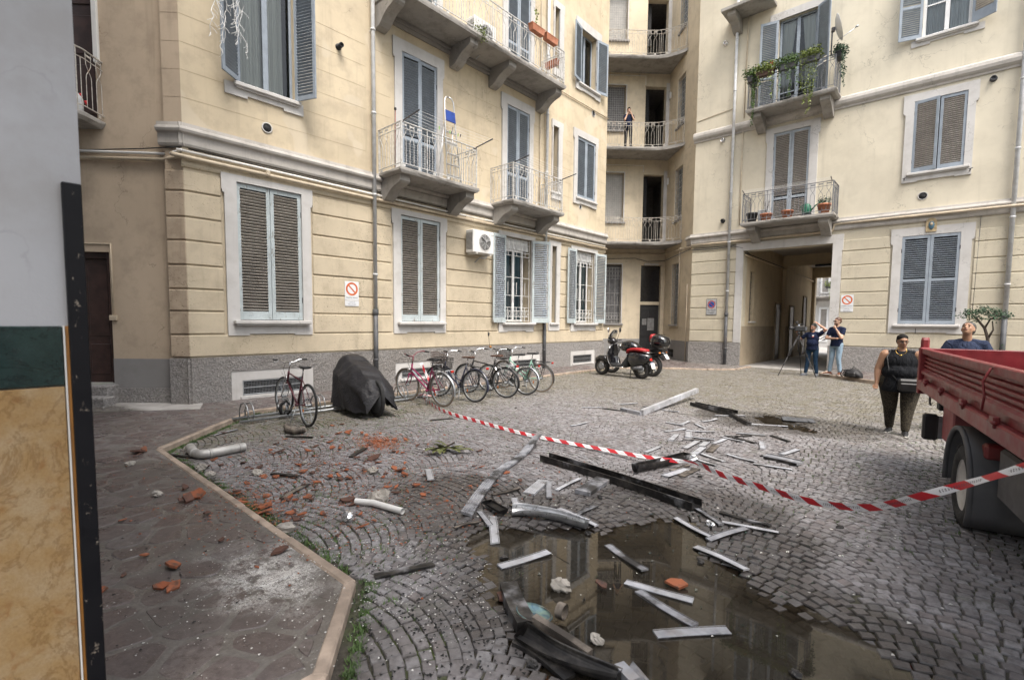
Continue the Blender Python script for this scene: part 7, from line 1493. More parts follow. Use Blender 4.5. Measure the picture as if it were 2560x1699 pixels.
c = t.mix(t.math('MULTIPLY', pr, .75), c, (.06, .05, .07)); m_tape = t.done(c, .35, 0, t.bump(t.noise(t.pos(), 30, 3), .15, .01), .5)
tpx = [(1052, 985, .04), (1066, 1000, .03), (1110, 1027, .03), (1200, 1054, .03), (1300, 1081, .035), (1400, 1102, .04), (1500, 1121, .05), (1600, 1139, .07), (1680, 1150, .09), (1740, 1157, .11), (1800, 1184, .12), (1900, 1216, .15), (2000, 1246, .18), (2080, 1262, .22), (2170, 1268, .31), (2230, 1259, .42), (2300, 1241, .56), (2400, 1214, .70), (2480, 1191, .83), (2600, 1155, .99), (2800, 1090, 1.2)]
tp_ = [Vector((-8.32, 6.33, .82)), Vector((-8.15, 6.33, .60)), Vector((-7.98, 6.34, .36)), Vector((-7.9, 6.4, .16))]+[G(*q) for q in tpx]
dn = []
for i in range(len(tp_)-1):
    for k in range(10):
        a, b_, c_, d_ = tp_[max(0, i-1)], tp_[i], tp_[i+1], tp_[min(len(tp_)-1, i+2)]; s = k/10; dn.append(.5*((2*b_)+(c_-a)*s+(2*a-5*b_+4*c_-d_)*s*s+(3*b_-a-3*c_+d_)*s**3))
vs, uvs, al = [], [], 0.0; n = len(dn); tw = 0
for i, p in enumerate(dn):
    if i: al += (p-dn[i-1]).length
    tg = (dn[min(n-1, i+1)]-dn[max(0, i-1)]).normalized(); w0 = Vector((0, 0, 1))*.75+Vector((fw.x, fw.y, 0))*.6; w0 = (w0-tg*w0.dot(tg)).normalized(); n0 = tg.cross(w0)
    f = i/n; tw = .35*math.sin(f*11)+(1.1*math.exp(-((f-.53)/.02)**2))+(.9*max(0, (f-.8))*4*math.sin(f*40) if f > .8 else 0)+(.8*math.sin(f*60) if f < .18 else 0); w_ = w0*math.cos(tw)+n0*math.sin(tw); hw_ = .027*(1-.5*math.exp(-((f-.53)/.015)**2))
    for k in (-1, 0, 1): vs.append(p+w_*hw_*k+n0*(.004 if k == 0 else 0)); uvs.append((al, .5+.5*k))
me = bpy.data.meshes.new('barrier_tape'); fs = [(i*3+k, i*3+k+1, i*3+4+k, i*3+3+k) for i in range(n-1) for k in (0, 1)]; me.from_pydata([tuple(v) for v in vs], [], fs); ul = me.uv_layers.new(name='UVMap')
for lp in me.loops: ul.data[lp.index].uv = uvs[lp.vertex_index]
me.materials.append(m_tape); me.polygons.foreach_set('use_smooth', [True]*len(me.polygons)); tag(link('barrier_tape', me), 'red and white barrier tape sagging across the court from the pink bicycle', 'tape')
# ================================================================ DEBRIS
t = NT('sooty_aluminium'); v = t.pos(obj=True); v2 = t.pos(); oi = t.node('ShaderNodeObjectInfo'); so_ = t.math('ADD', t.noise(v2, 3.2, 5, .6), t.math('MULTIPLY', t.math('SUBTRACT', oi.outputs['Random'], .5), .22)); sm_ = t.ramp(so_, .47, .66)
c = t.mix(t.ramp(t.noise(v2, 14, 5), .35, .7), (.30, .31, .345), (.44, .45, .485)); c = t.mix(t.ramp(t.noise(v2, 5, 5, .65), .5, .72, 0, .6), c, (.33, .29, .26)); c = t.mix(sm_, c, (.03, .028, .027)); m_soot = t.done(c, t.mix(sm_, (.42,)*3, (.7,)*3), t.ramp(so_, .48, .62, .35, 0), t.bump(t.noise(v2, 60, 5), .12, .003), .5)
t = NT('clean_strip'); v2 = t.pos(); c = t.mix(t.ramp(t.noise(v2, 9, 5), .35, .7), (.46, .475, .52), (.64, .655, .70)); c = t.mix(t.ramp(t.noise(v2, 4, 6, .65), .54, .70, 0, .9), c, (.08, .072, .068)); c = t.mix(t.math('MULTIPLY', t.ramp(t.noise(v2, 2, 3), .4, .6), .35), c, (.24, .225, .21)); m_strip = t.done(c, .36, .22, t.bump(t.noise(v2, 70, 4), .06, .003), .5)
t = NT('burnt_and_shade_metal'); v2 = t.pos(); c = t.mix(t.ramp(t.noise(v2, 7, 6, .65), .45, .7), (.013, .012, .012), (.075, .068, .062)); c = t.mix(t.ramp(t.noise(v2, 3, 5, .6), .55, .7, 0, .85), c, (.30, .30, .315)); m_burnt_shade = t.done(c, .45, .2, t.bump(t.noise(v2, 50, 5), .3, .005), .5)  # charred metal, also the dark of the shade lines on strips
t = NT('burnt_brown'); v2 = t.pos(); c = t.mix(t.ramp(t.noise(v2, 6, 6, .65), .4, .68), (.05, .042, .036), (.24, .205, .17)); m_bbr = t.done(c, .6, 0, t.bump(t.noise(v2, 50, 5), .3, .005), .4)
def strip(pts, w, label, m, name='metal_strip', h=.008, z=.012, prof='slat', group=None, bend=0.0, cat='metal strip', lift=0.0, twist=0.0):
    w *= (.74 if (P0_ := pts[0]).y < 6 else .95) if prof in ('slat', 'ridge') else .85; h = h*.6 if prof == 'ridge' else h
    P = [Vector((p.x, p.y, float(hgt(p.x, p.y))+z+(p.z if len(p) > 2 else 0))) for p in pts]
    P = [Vector((p.x, p.y, max(p.z, WZ+.006))) for p in P]
    if len(P) == 2 and bend: P = [P[0], (P[0]+P[1])/2+Vector((0, 0, bend)), P[1]]
    P[-1].z += lift
    if len(P) > 2:
        Q = []
        for i in range(len(P)-1):
            a_, b_, c_, d_ = P[max(0, i-1)], P[i], P[i+1], P[min(len(P)-1, i+2)]
            for k_ in range(5): s_ = k_/5; Q.append(.5*((2*b_)+(c_-a_)*s_+(2*a_-5*b_+4*c_-d_)*s_*s_+(3*b_-a_-3*c_+d_)*s_**3))
        P = Q+[P[-1]]
    c0 = P[0].copy()
    if prof == 'slat': sec = [(-.5, -h), (-.5, .35*h), (-.48, .9*h), (-.41, 1.0*h), (-.36, .6*h), (.36, .6*h), (.41, 1.0*h), (.48, .9*h), (.5, .35*h), (.5, -h)]
    elif prof == 'chan': sec = [(-.5, 0), (-.5, h), (-.43, h), (-.43, .16*h), (.43, .16*h), (.43, h), (.5, h), (.5, 0)]
    elif prof == 'gut': sec = [(math.cos(a)*.5, h*(.5-math.sin(a)*.5)*2) for a in np.linspace(-.15, PI+.15, 11)]+[(math.cos(a)*.46, h*(.5-math.sin(a)*.5)*2-.006) for a in np.linspace(PI+.15, -.15, 11)]
    elif prof == 'ridge': sec = [(-.5, -h), (-.5, h)]+[(x, h*(1.0 if i % 2 else .55)) for i, x in enumerate(np.linspace(-.42, .42, 9))]+[(.5, h), (.5, -h)]
    else: sec = [(-.5, -h), (-.5, h), (.5, h), (.5, -h)]
    mb = MB(); rs = []; N = len(P)
    for i, p in enumerate(P):
        tg = (P[min(N-1, i+1)]-P[max(0, i-1)]).normalized(); sd_ = tg.cross(Vector((0, 0, 1))).normalized(); u_ = sd_.cross(tg); tw_ = twist*(i/(N-1)-.5); sd2 = sd_*math.cos(tw_)+u_*math.sin(tw_); u2 = u_*math.cos(tw_)-sd_*math.sin(tw_); rs.append([p-c0+sd2*(a*w)+u2*b_ for a, b_ in sec])
    mb.rings(rs, True, True, False)
    if prof == 'slat': ns = len(sec); mb.mi = [1 if (q < (N-1)*ns and q % ns in (0, 3, 5, 8)) else 0 for q in range(len(mb.f))]  # side and lip faces get the dark metal as painted shade lines
    o = mb.build(name, [m, m_burnt_shade] if prof == 'slat' else m, None, tuple(c0)); tag(o, label, cat, group); return o
Z2 = lambda x, y: G(1420+x/4.074, 980+y/4.074); Z5 = lambda x, y: G(920+x/2.8, 1000+y/2.8); Z6 = lambda x, y: G(1480+x/2.8, 960+y/2.8); Z9 = lambda x, y: G(1100+x/2.954, 1200+y/2.954); Z4 = lambda x, y: G(640+x/4.612, 1040+y/4.612)
far = 'pale aluminium strip in the scatter beyond the barrier tape'
for x0, y0, x1, y1, w, m in ((135, 160, 345, 162, .05, 0), (520, 126, 706, 124, .05, 0), (960, 180, 1125, 208, .05, 0), (1495, 240, 1800, 245, .05, 0), (1000, 312, 1180, 352, .055, 0), (1140, 337, 1230, 305, .07, 0), (1370, 300, 1515, 282, .06, 0), (1297, 325, 1400, 378, .055, 0), (985, 407, 1190, 382, .07, 0), (1205, 398, 1495, 418, .055, 0), (1245, 462, 1490, 500, .055, 0), (1475, 528, 1600, 488, .075, 0), (1565, 457, 1790, 520, .055, 0), (1715, 422, 2010, 452, .05, 0), (1190, 577, 1315, 520, .085, 0), (1360, 634, 1585, 718, .07, 0), (1620, 638, 1915, 725, .065, 0), (1885, 731, 2280, 791, .06, 0), (790, 615, 930, 565, .09, 0), (30, 352, 190, 322, .06, 0), (1310, 690, 1510, 760, .06, 0)):
    strip([Z2(x0, y0), Z2(x1, y1)], w, far, m_strip, group='aluminium strips beyond the tape', lift=random.uniform(0, .02), bend=random.uniform(-.004, .008))
for x0, y0, x1, y1, w in ((1225, 415, 1225, 470, .10), (1045, 497, 1100, 443, .09), (1355, 560, 1410, 520, .10), (1280, 642, 1370, 575, .10), (880, 152, 925, 127, .09), (1970, 512, 1985, 580, .08), (2175, 640, 2335, 595, .08)):
    strip([Z2(x0, y0), Z2(x1, y1)], w, 'short wide aluminium offcut beyond the barrier tape', m_strip, group='short offcuts beyond the tape', h=.016)
for x0, y0, x1, y1, w in ((1170, 488, 1480, 520, .05), (1600, 456, 1865, 452, .05), (1680, 466, 1915, 525, .05), (2065, 450, 2255, 515, .05), (765, 152, 1020, 156, .09), (350, 168, 540, 190, .03)):
    strip([Z2(x0, y0), Z2(x1, y1)], w, 'scorched dark strip lying among the pale strips beyond the tape', m_burnt_shade, group='scorched strips beyond the tape')
strip([Z2(1440, 617), Z2(1505, 552)], .10, 'short brown scorched offcut among the pale strips', m_bbr, h=.016)
strip([Z2(1855, 333), Z2(2235, 340)], .06, 'long thin strip lying across the small far puddle', m_strip)
strip([Z2(2010, 665), Z2(2180, 698), Z2(2363, 742)], .16, 'broad curled metal flashing with black scorch patches', m_soot, h=.02, z=.03)
bf = strip([Z2(545, 185), Z2(745, 232)], .09, 'short arm of the bent grey frame lying near the far wall', m_soot, 'frame_beam', .05, .01, 'flat', cat='beam'); strip([Z2(750, 232), Z2(1310, 68)], .09, 'long grey frame beam raised at its far end', m_strip, 'frame_beam', .05, .05, 'flat', cat='beam', lift=.14)
strip([Z2(1270, 135), Z2(1700, 245)], .16, 'long black burnt channel pointing at the small far puddle', m_burnt_shade, 'burnt_channel', .07, .01, 'chan', cat='beam', lift=.03); strip([Z2(1640, 235), Z2(1850, 345)], .07, 'black burnt bar joined to the far channel end', m_burnt_shade, 'burnt_bar', .03, .03, 'flat', cat='beam')
strip([Z2(680, 825), Z2(950, 765), Z2(1210, 700)], .13, 'burnt half-round gutter lying under the sagging tape', m_burnt_shade, 'gutter', .075, .02, 'gut', cat='gutter')
strip([Z2(1050, 802), Z2(1230, 747)], .07, 'thin strip tucked behind the burnt gutter', m_bbr); strip([Z2(985, 857), Z2(1210, 787)], .13, 'wide pale strip below the burnt gutter', m_strip); strip([Z2(1150, 857), Z2(1310, 782)], .12, 'wide brownish strip right below the tape', m_bbr)
# nearer pieces
strip([Z5(690, 815), Z5(770, 690), Z5(870, 560), Z5(960, 480), Z5(1080, 395), Z5(1190, 310)], .145, 'long bent ribbed metal plank curving up in the centre', m_soot, 'bent_plank', .02, .03, 'ridge', cat='metal plank', lift=.10, twist=.5)
strip([G(1362, 1150), G(1550, 1208), G(1742, 1272)], .20, 'longest black burnt channel running to the puddle from centre', m_burnt_shade, 'burnt_channel', .075, .006, 'chan', cat='beam', lift=.0)
strip([Z5(1500, 665), Z5(1655, 562)], .19, 'broad flat plate beside the longest burnt channel', m_soot, 'metal_plate', .02, .02, 'flat', cat='metal plate'); strip([Z5(1125, 660), Z5(1235, 570)], .16, 'wide ribbed offcut left of the longest burnt channel', m_strip, h=.02, prof='ridge')
for i, (a, b_, w, m, lab) in enumerate(((Z5(1268, 690), Z5(1268, 588), .08, m_soot, 'short ribbed strip standing square to the tape in the centre'), (Z5(1320, 638), Z5(1482, 565), .07, m_strip, 'slim strip parallel to the ribbed offcut'), (Z5(868, 665), Z5(1060, 625), .06, m_bbr, 'brownish strip poking from under the bent plank'), (Z5(1025, 690), Z5(1040, 742), .09, m_strip, 'small pale offcut above the silver gutter'), (Z5(780, 785), Z5(855, 880), .07, m_soot, 'dark strip under the foot of the bent plank'), (Z5(870, 820), Z5(890, 995), .10, m_strip, 'pale strip pointing at the camera below the bent plank'), (Z5(1000, 738), Z5(1130, 790), .06, m_bbr, 'strip half hidden behind the silver gutter'), (Z5(1340, 770), Z5(1600, 885), .075, m_strip, 'crossed strip pair right of the silver gutter, lower one'), (Z5(1440, 825), Z5(1595, 755), .075, m_soot, 'crossed strip pair right of the silver gutter, upper one'), (Z5(920, 1155), Z5(1265, 1060), .10, m_strip, 'pale strip at the left edge of the big puddle'), (Z5(45, 1250), Z5(460, 1160), .085, m_burnt_shade, 'black charred strip on dry cobbles left of the puddle'), (Z6(585, 935), Z6(830, 1070), .075, m_strip, 'pale strip forming a V at the puddle top right'), (Z6(735, 878), Z6(905, 995), .065, m_soot, 'strip at the end of the longest burnt channel'), (Z6(895, 905), Z6(1250, 1010), .05, m_burnt_shade, 'dark slim strip above the V of strips'), (Z6(910, 970), Z6(1305, 1055), .07, m_strip, 'long strip right of the V of strips'), (Z6(815, 1085), Z6(1080, 1025), .085, m_soot, 'sooty strip closing the V of strips'), (Z6(725, 1130), Z6(1080, 1310), .085, m_strip, 'long pale strip on the right rim of the big puddle'), (Z6(110, 1115), Z6(370, 1300), .085, m_soot, 'sooty strip lying in the middle of the big puddle'), (Z9(1370, 740), Z9(1870, 880), .09, m_strip, 'bright white strip floating in the big puddle'), (Z9(1465, 805), Z9(1885, 1065), .085, m_soot, 'scorched strip below the bright white one in the puddle'), (Z9(1590, 1125), Z9(2130, 1095), .10, m_soot, 'pinkish grey strip lowest in the big puddle'), (Z4(180, 678), Z4(490, 720), .06, m_burnt_shade, 'dark slat among the terracotta shards, upper one'), (Z4(305, 958), Z4(600, 800), .075, m_bbr, 'weathered slat slanting among the terracotta shards'), (Z4(1095, 480), Z4(1265, 380), .08, m_burnt_shade, 'dark slat at the top of the terracotta shards'), (Z4(1985, 625), Z4(2015, 755), .10, m_strip, 'white offcut left of the bent plank'), (Z4(350, 240), Z4(655, 260), .05, m_burnt_shade, 'dark slat below the maroon bicycle'), (Z4(2005, 48), Z4(2270, 32), .045, m_burnt_shade, 'thin dark bar on the cobbles under the tape'), (Z5(605, 900), Z5(785, 855), .045, m_bbr, 'thin curled strip left of the puddle top'), (G(535, 1090), G(592, 1076), .05, m_strip, 'pale curved strip near the rack end'), (G(395, 1135), G(478, 1147), .05, m_burnt_shade, 'dark flat strip bridging the kerb corner'))):
    strip([a, (a+b_)/2+Vector((random.uniform(-.012, .012), random.uniform(-.012, .012), random.uniform(0, .008))), b_], w, lab, m, z=.014, lift=random.uniform(0, .014), twist=random.uniform(-.16, .16))
strip([Z5(1010, 800), Z5(1100, 805), Z5(1300, 840), Z5(1525, 890)], .16, 'shiny silver bent gutter at the top of the puddle', plain('bright_gutter', (.55, .56, .58), .3, .7, .3, 9, .25, 30, (.06, .05, .05), .7, obj=False), 'gutter', .06, .012, 'gut', cat='gutter', twist=.6); strip([Z5(830, 735), Z5(950, 805)], .12, 'dark torn flashing left of the silver gutter', m_burnt_shade, 'torn_flashing', .03, .02, 'gut', cat='flashing')
strip([Z9(505, 795), Z9(560, 960), Z9(640, 1115)], .13, 'dark box section standing on the near left puddle rim', m_burnt_shade, 'box_section', .035, .035, 'flat', cat='beam'); strip([Z9(610, 1150), Z9(800, 1270), Z9(1000, 1370), Z9(1180, 1440), Z9(1320, 1490)], .13, 'black melted gutter in the near foreground', m_burnt_shade, 'melted_gutter', .05, .008, 'gut', cat='gutter', twist=.7)
strip([Z9(690, 1090), Z9(900, 1200), Z9(1105, 1330)], .05, 'dark upright plate behind the melted gutter', m_bbr, 'metal_plate', .045, .045, 'flat', cat='metal plate'); strip([Z9(560, 1190), Z9(740, 1280), Z9(960, 1450)], .09, 'flattened black sheet under the melted gutter', m_burnt_shade, 'flattened_sheet', .012, .012, 'flat', cat='sheet')
strip([Z9(1400, 1380), Z9(1540, 1500)], .09, 'torn pale metal sheet at the bottom picture edge', m_soot, 'torn_sheet', .012, .03, 'flat', cat='sheet', twist=1.4); strip([Z9(1320, 1375), Z9(1440, 1500)], .07, 'torn dark sliver beside the bottom pale sheet', m_soot, 'torn_sliver', .03, .03, 'flat', cat='sheet')
# pipes
def bent_pipe(pts, r, m, label, name='downpipe_piece', collars=()):
    P = [p+Vector((0, 0, r+.008)) for p in pts]; o = thing(name, label, 'pipe', (pts[0].x, pts[0].y, 0)); mb = MB(); mb.tube(P, r, 16, cap=False); mb.tube(P, r*.9, 16, cap=False); mb.build('pipe', m, o, fix=False)
    for i, f in collars: a, b_ = P[i], P[i+1]; c = a+(b_-a)*f; d = (b_-a).normalized(); mb = MB(); mb.lathe([(r, -.012), (r*1.08, -.01), (r*1.08, .01), (r, .012)], 16, c, d); mb.build('collar', m, o)
    return o
m_oldp = plain('old_zinc_pipe', (.46, .45, .43), .5, .35, .3, 7, .15, 50, (.2, .15, .11), .6, obj=False)
bent_pipe([G(476, 1130), G(484, 1143), G(500, 1148), G(520, 1146), G(612, 1128)], .055, m_oldp, 'grey elbowed drainpipe length lying at the kerb corner', collars=((3, .05), (3, .85), (1, .2))); bent_pipe([G(717, 1075), G(722, 1084), G(738, 1086), G(762, 1083)], .052, m_bbr, 'short elbow of broken pipe below the maroon bicycle', collars=((2, .5),)); bent_pipe([Z4(1150, 1020), Z4(1350, 1040), Z4(1520, 1090), Z4(1690, 1140)], .028, m_white, 'white plastic conduit lying by the plaster lump')
bent_pipe([G(1395, 1545), G(1412, 1552)], .045, m_bbr, 'broken pale pipe end in the near puddle')
# plaster lumps and stones
def rock(p, r, m, label, seed, name='plaster_lump', sq=.7, group=None):
    r_ = random.Random(seed); mb = MB(); n, mm = 13, 8; vs = []; r *= .72
    for i in range(mm+1):
        th = PI*i/mm
        for k in range(n): ph = 2*PI*k/n; q = r*(1+r_.uniform(-.28, .22)); vs.append(Vector((q*math.sin(th)*math.cos(ph)*1.2, q*math.sin(th)*math.sin(ph), sq*q*math.cos(th))))
    for i in (0, mm):
        for k in range(n): vs[i*n+k] = Vector((0, 0, sq*r*(1 if i == 0 else -1)))
    mb.add(vs, [(i*n+k, (i+1)*n+k, (i+1)*n+(k+1) % n, i*n+(k+1) % n) for i in range(mm) for k in range(n)]); o = mb.build(name, m, None, (p.x, p.y, max(float(hgt(p.x, p.y)), WZ)+sq*r*.6), (r_.uniform(-.4, .4), r_.uniform(-.4, .4), r_.uniform(0, 6))); tag(o, label, 'rubble', group); return o
m_pl = plain('plaster_rubble', (.36, .335, .30), .95, 0, .3, 9, .6, 30, (.2, .17, .14), .5, obj=False); m_foil = plain('crumpled_foil', (.7, .71, .73), .25, .8, .3, 12, 1.0, 24, (.03, .03, .03), .8, obj=False)
for i, (p, r, lab) in enumerate(((Z4(1345, 650), .085, 'pale plaster lump above the white conduit'), (Z4(1415, 975), .12, 'largest grey plaster lump behind the white conduit'), (Z4(330, 1325), .09, 'brown stone lump against the kerb'), (Z4(25, 680), .075, 'grey lump beside the upper dark slat'), (Z4(560, 560), .045, 'small pale pebble amid the shards'), (G(503, 1172), .075, 'white plaster lump near the drainpipe'), (G(525, 1188), .06, 'grey plaster lump right of the drainpipe'), (G(1402, 1466), .085, 'mossy stone half sunk in the big puddle'), (G(325, 1163, PZ), .06, 'flat stone chunk on the pavement near the gateway'), (G(393, 1239, PZ), .06, 'broken mortar chunk on the dark pavement'), (G(1492, 1597), .05, 'grey stone sunk at the near puddle edge'))): 
    o = rock(p, r, m_pl, lab, i+20)
    if p.z > .01: o.location.z = PZ+r*.35
rock(Z2(1260, 690), .10, m_foil, 'crumpled foil lump under the tape', 61, 'foil_lump'); rock(Z4(1050, 1200), .06, m_foil, 'black and silver foil ball on the cobbles', 62, 'foil_lump', 1.3); rock(Z6(830, 985), .05, m_foil, 'small foil scrap inside the V of strips', 63, 'foil_lump')
for i, q in enumerate(((1260, 1390), (1470, 1330), (1752, 1400), (1290, 1020), (1905, 1140), (1750, 1192), (2100, 1320), (1990, 1680), (1500, 1245), (1330, 1660))): rock(G(*q), .035, m_burnt_shade, 'small black charred lump on the court floor', 80+i, 'charred_lump', .6, 'charred lumps')
di = thing('iridescent_dish', 'iridescent blue green glass dish by the melted gutter', 'dish', (G(1332, 1548).x, G(1332, 1548).y, .0), 0); t = NT('iridescent'); v = t.pos(obj=True); n_ = t.noise(v, 9, 4, .6, 1.5); c = t.mix(t.ramp(n_, .35, .6), (.09, .16, .22), (.22, .33, .29)); c = t.mix(t.ramp(n_, .58, .72), c, (.26, .22, .32)); m_ir = t.done(c, .2, .4)
mb = MB(); mb.lathe([(.001, .014), (.065, .012), (.09, .024), (.108, .042), (.105, .045), (.085, .032), (.055, .021), (.001, .021)], 28, (0, 0, 0), (.1, .2, 1), cap=False); child(mb, 'dish_bowl', m_ir, di, fix=False); mb = MB(); mb.tube([(.106*math.cos(a), .106*math.sin(a), .043-.02*math.sin(a)) for a in np.linspace(0, 6.28, 28)[:-1]], .003, 5, closed=True); child(mb, 'rim', m_bbr, di)
# terracotta shards
t = NT('terracotta_shard'); v = t.pos(); g_ = t.node('ShaderNodeObjectInfo'); c = t.mix(g_.outputs['Random'], (.26, .085, .042), (.40, .15, .08)); c = t.mix(t.ramp(t.noise(v, 18, 5), .48, .66, 0, .85), c, (.10, .065, .05)); c = t.mix(t.math('MULTIPLY', t.math('GREATER_THAN', g_.outputs['Random'], .66), .8), c, (.06, .048, .045)); m_sh = t.done(c, .85, 0, t.bump(t.noise(v, 70, 4), .4, .004), .2)
protosh = []
for k in range(8):
    r_ = random.Random(k+500); n = r_.randint(4, 6); pl = [(math.cos(2*PI*i/n+r_.uniform(-.3, .3))*r_.uniform(.5, 1.1), math.sin(2*PI*i/n+r_.uniform(-.3, .3))*r_.uniform(.3, .7)) for i in range(n)]; mb = MB(); curv = r_.uniform(0, .35)
    up_ = [Vector((x, y, .13+curv*(1-y*y*1.6))) for x, y in pl]; lo_ = [Vector((x*1.02, y*1.02, -.06+curv*(1-y*y*1.6))) for x, y in pl]; mb.rings([lo_, up_], True, True, False); me = mb.mesh('tile_shard'); mb.fixn(me); me.materials.append(m_sh); protosh.append(me)
r_ = random.Random(44); cnt = 0
def shard(px_, py_, s, h0=None, lab=None):
    hh = PZ if h0 else 0.0; p = G(px_, py_, hh); o = bpy.data.objects.new('tile_shard', protosh[r_.randrange(8)]); COL.objects.link(o); z = hh if h0 else max(float(hgt(p.x, p.y)), WZ)
    o.location = (p.x, p.y, z+.06*s+.008); o.scale = (s, s, s); o.rotation_euler = (r_.uniform(-.35, .35), r_.uniform(-.35, .35), r_.uniform(0, 6.3)); tag(o, lab or 'broken terracotta tile shard in the rubble spread left of centre', 'tile shard', 'terracotta shards'); return o
big = [(830, 1065, .10), (845, 1086, .13), (870, 1083, .12), (905, 1086, .11), (1045, 1115, .1), (1000, 1178, .14), (1012, 1189, .13), (985, 1172, .1), (700, 1133, .13), (935, 1148, .17), (650, 1172, .12), (780, 1185, .1), (870, 1250, .14), (885, 1262, .12), (900, 1252, .1), (770, 1245, .1), (660, 1268, .15), (655, 1285, .15), (570, 1255, .14), (600, 1260, .12), (590, 1240, .1), (740, 1297, .1), (735, 1195, .1), (760, 1182, .12), (825, 1195, .12), (870, 1195, .1), (1262, 1182, .11), (1230, 1190, .1), (1300, 1205, .1), (1692, 1458, .14), (1505, 1463, .1), (1260, 1490, .1), (830, 1122, .11), (925, 1112, .12), (790, 1118, .1), (690, 1112, .1), (770, 1130, .1), (1155, 1090, .06), (690, 1195, .1)]
for x, y, s in big: shard(x, y, s*.6)
while cnt < 190:
    x, y = r_.gauss(830, 205), r_.gauss(1172, 70)
    if x < 450+(y-1130)*1.35 or y < 1060 or y > 1420: continue
    shard(x, y, r_.choice((.018, .022, .026, .03, .04, .055))); cnt += 1
for i in range(34): shard(r_.gauss(945, 28), r_.gauss(1106, 12), r_.choice((.025, .035, .05)))
for x, y, s in ((345, 1132, .12), (362, 1128, .08), (345, 1140, .06), (484, 1245, .12), (470, 1253, .1), (462, 1224, .07), (455, 1255, .07), (430, 1418, .08), (433, 1470, .06), (402, 1470, .07), (700, 1378, .09), (515, 1287, .06), (305, 1303, .04), (360, 1390, .04), (500, 1230, .06), (250, 1480, .05), (555, 1352, .04), (310, 1440, .035), (640, 1420, .03)): shard(x, y, s, True, 'broken terracotta shard dropped on the dark raised pavement')['group'] = 'shards on the pavement'
# fine scatter that nobody could count
def scatter(name, n, gen, m, lo, hi, seed, flat=.35):
    r_ = random.Random(seed); mb = MB()
    for i in range(n):
        q = gen(r_)
        if q is None: continue
        p, z = q; s = r_.uniform(lo, hi); a = r_.uniform(0, 6.3); k = [Vector((math.cos(a+j*2.1)*s*r_.uniform(.5, 1), math.sin(a+j*2.1)*s*r_.uniform(.5, 1), r_.uniform(-.1, .1)*s)) for j in range(3)]; c = Vector((p.x, p.y, z+.006)); mb.add([c+k[0], c+k[1], c+k[2], c+Vector((0, 0, s*flat))], [(0, 1, 3), (1, 2, 3), (2, 0, 3)])
    o = mb.build(name, m, fix=False); o['kind'] = 'stuff'; o['label'] = name.replace('_', ' ')+' strewn over the ground'; return o
def gz(x, y, sx, sy, pav=None):
    def f(r_):
        X_, Y_ = r_.gauss(x, sx), r_.gauss(y, sy)
        if Y_ < 960 or Y_ > 1720 or X_ < 100 or X_ > 2600: return None
        onp = sdist(*G(X_, Y_, PZ)[:2], out1) < 0
        if pav is not None and bool(onp) != pav: return None
        if onp: return G(X_, Y_, PZ), PZ
        p = G(X_, Y_); h_ = float(hgt(p.x, p.y))
        if h_ < WZ and r_.random() > .12: return None
        return p, max(h_, WZ)
    return f
m_spk = plain('plaster_specks', (.66, .65, .62), .9, obj=False); m_blkd = plain('soot_specks', (.012, .012, .012), .9, obj=False); m_shg = glass_mat('green_glass_shards', (.55, .75, .68))
scatter('plaster_specks', 1700, gz(1010, 1360, 260, 130), m_spk, .003, .011, 1); scatter('plaster_specks', 500, gz(675, 1430, 70, 26, True), m_spk, .002, .006, 2); scatter('plaster_specks', 260, gz(480, 1450, 160, 130, True), m_spk, .002, .007, 3)
scatter('plaster_specks', 260, gz(1900, 1250, 500, 180), m_spk, .006, .02, 4); scatter('soot_specks', 650, gz(1120, 1540, 160, 110, False), m_blkd, .004, .018, 5); scatter('terracotta_crumbs', 3200, gz(850, 1190, 240, 90), m_sh, .005, .018, 6); scatter('glass_shards', 700, gz(1720, 1370, 170, 110), m_shg, .006, .022, 7)
scatter('soot_specks', 90, gz(430, 1420, 170, 150, True), m_blkd, .004, .016, 8); scatter('brick_dust', 900, gz(945, 1106, 30, 10, False), m_sh, .006, .022, 9); scatter('terracotta_crumbs', 500, gz(640, 1270, 45, 22, False), m_sh, .006, .02, 10); scatter('terracotta_crumbs', 500, gz(800, 1150, 60, 22), m_sh, .006, .02, 12)
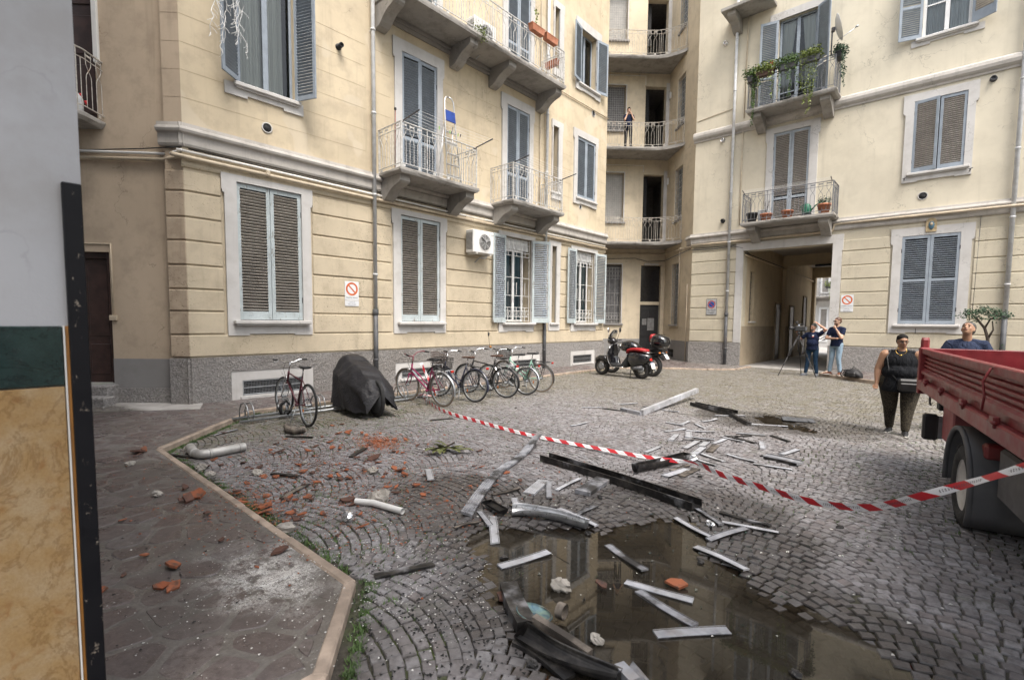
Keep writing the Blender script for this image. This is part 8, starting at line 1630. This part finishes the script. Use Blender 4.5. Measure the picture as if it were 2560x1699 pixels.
# fallen leafy branch
lbp = G(1110, 1128); br = thing('leafy_branch', 'torn leafy branch lying above the bent plank', 'branch', (lbp.x, lbp.y, .0)); mb = MB()
for k in range(15):
    a = k*.9; L_ = random.uniform(.16, .32); d = Vector((math.cos(a)*.9+.4, math.sin(a), random.uniform(.05, .7))).normalized(); sd_ = d.cross(Vector((0, 0, 1))).normalized(); b0 = Vector((random.uniform(-.05, .15), random.uniform(-.1, .1), .05))
    mb.add([b0, b0+d*L_*.35+sd_*.045, b0+d*L_*.75+sd_*.035+Vector((0, 0, -.02)), b0+d*L_+Vector((0, 0, -.06)), b0+d*L_*.75-sd_*.035+Vector((0, 0, -.02)), b0+d*L_*.35-sd_*.045, b0+d*L_*.5+Vector((0, 0, -.012))], [(0, 1, 6), (1, 2, 6), (2, 3, 6), (3, 4, 6), (4, 5, 6), (5, 0, 6)])
child(mb, 'leaves', plain('dusty_leaf', (.12, .13, .045), .6, 0, .5, 6, 0), br, fix=False); mb = MB(); mb.tube([(-.2, -.15, .02), (0, 0, .05), (.1, .1, .12)], .012, 6); child(mb, 'stem', m_bark, br)
# grass between the setts
def tufts(name, n, gen, seed):
    r_ = random.Random(seed); mb = MB()
    for i in range(n):
        q = gen(r_)
        if q is None: continue
        p, z = q
        for k in range(r_.randint(3, 6)):
            a = r_.uniform(0, 6.3); L_ = r_.uniform(.015, .045); d = Vector((math.cos(a)*.6, math.sin(a)*.6, r_.uniform(.5, 1))).normalized()*L_; s = Vector((-math.sin(a), math.cos(a), 0))*.004; b0 = Vector((p.x+r_.uniform(-.02, .02), p.y+r_.uniform(-.02, .02), z-.012)); mb.add([b0-s, b0+s, b0+d], [(0, 1, 2)])
    o = mb.build(name, m_leaf, fix=False); o['kind'] = 'stuff'; o['label'] = 'short grass growing between the cobbles'
tufts('grass', 2600, gz(900, 1050, 260, 40, False), 1); tufts('grass', 1500, gz(760, 1300, 190, 110, False), 2); tufts('grass', 700, gz(1500, 985, 300, 25, False), 3); tufts('grass', 900, gz(2300, 1180, 150, 80, False), 4); tufts('grass', 1600, lambda r_: (lambda s, k: ((Vector((cb1[k][0]+(cb1[k+1][0]-cb1[k][0])*s, cb1[k][1]+(cb1[k+1][1]-cb1[k][1])*s, 0))+Vector((r_.uniform(0, .06), r_.uniform(0.05, .12), 0))), 0.0))(r_.random(), r_.choice((1, 2, 2, 3, 3, 4))), 5)
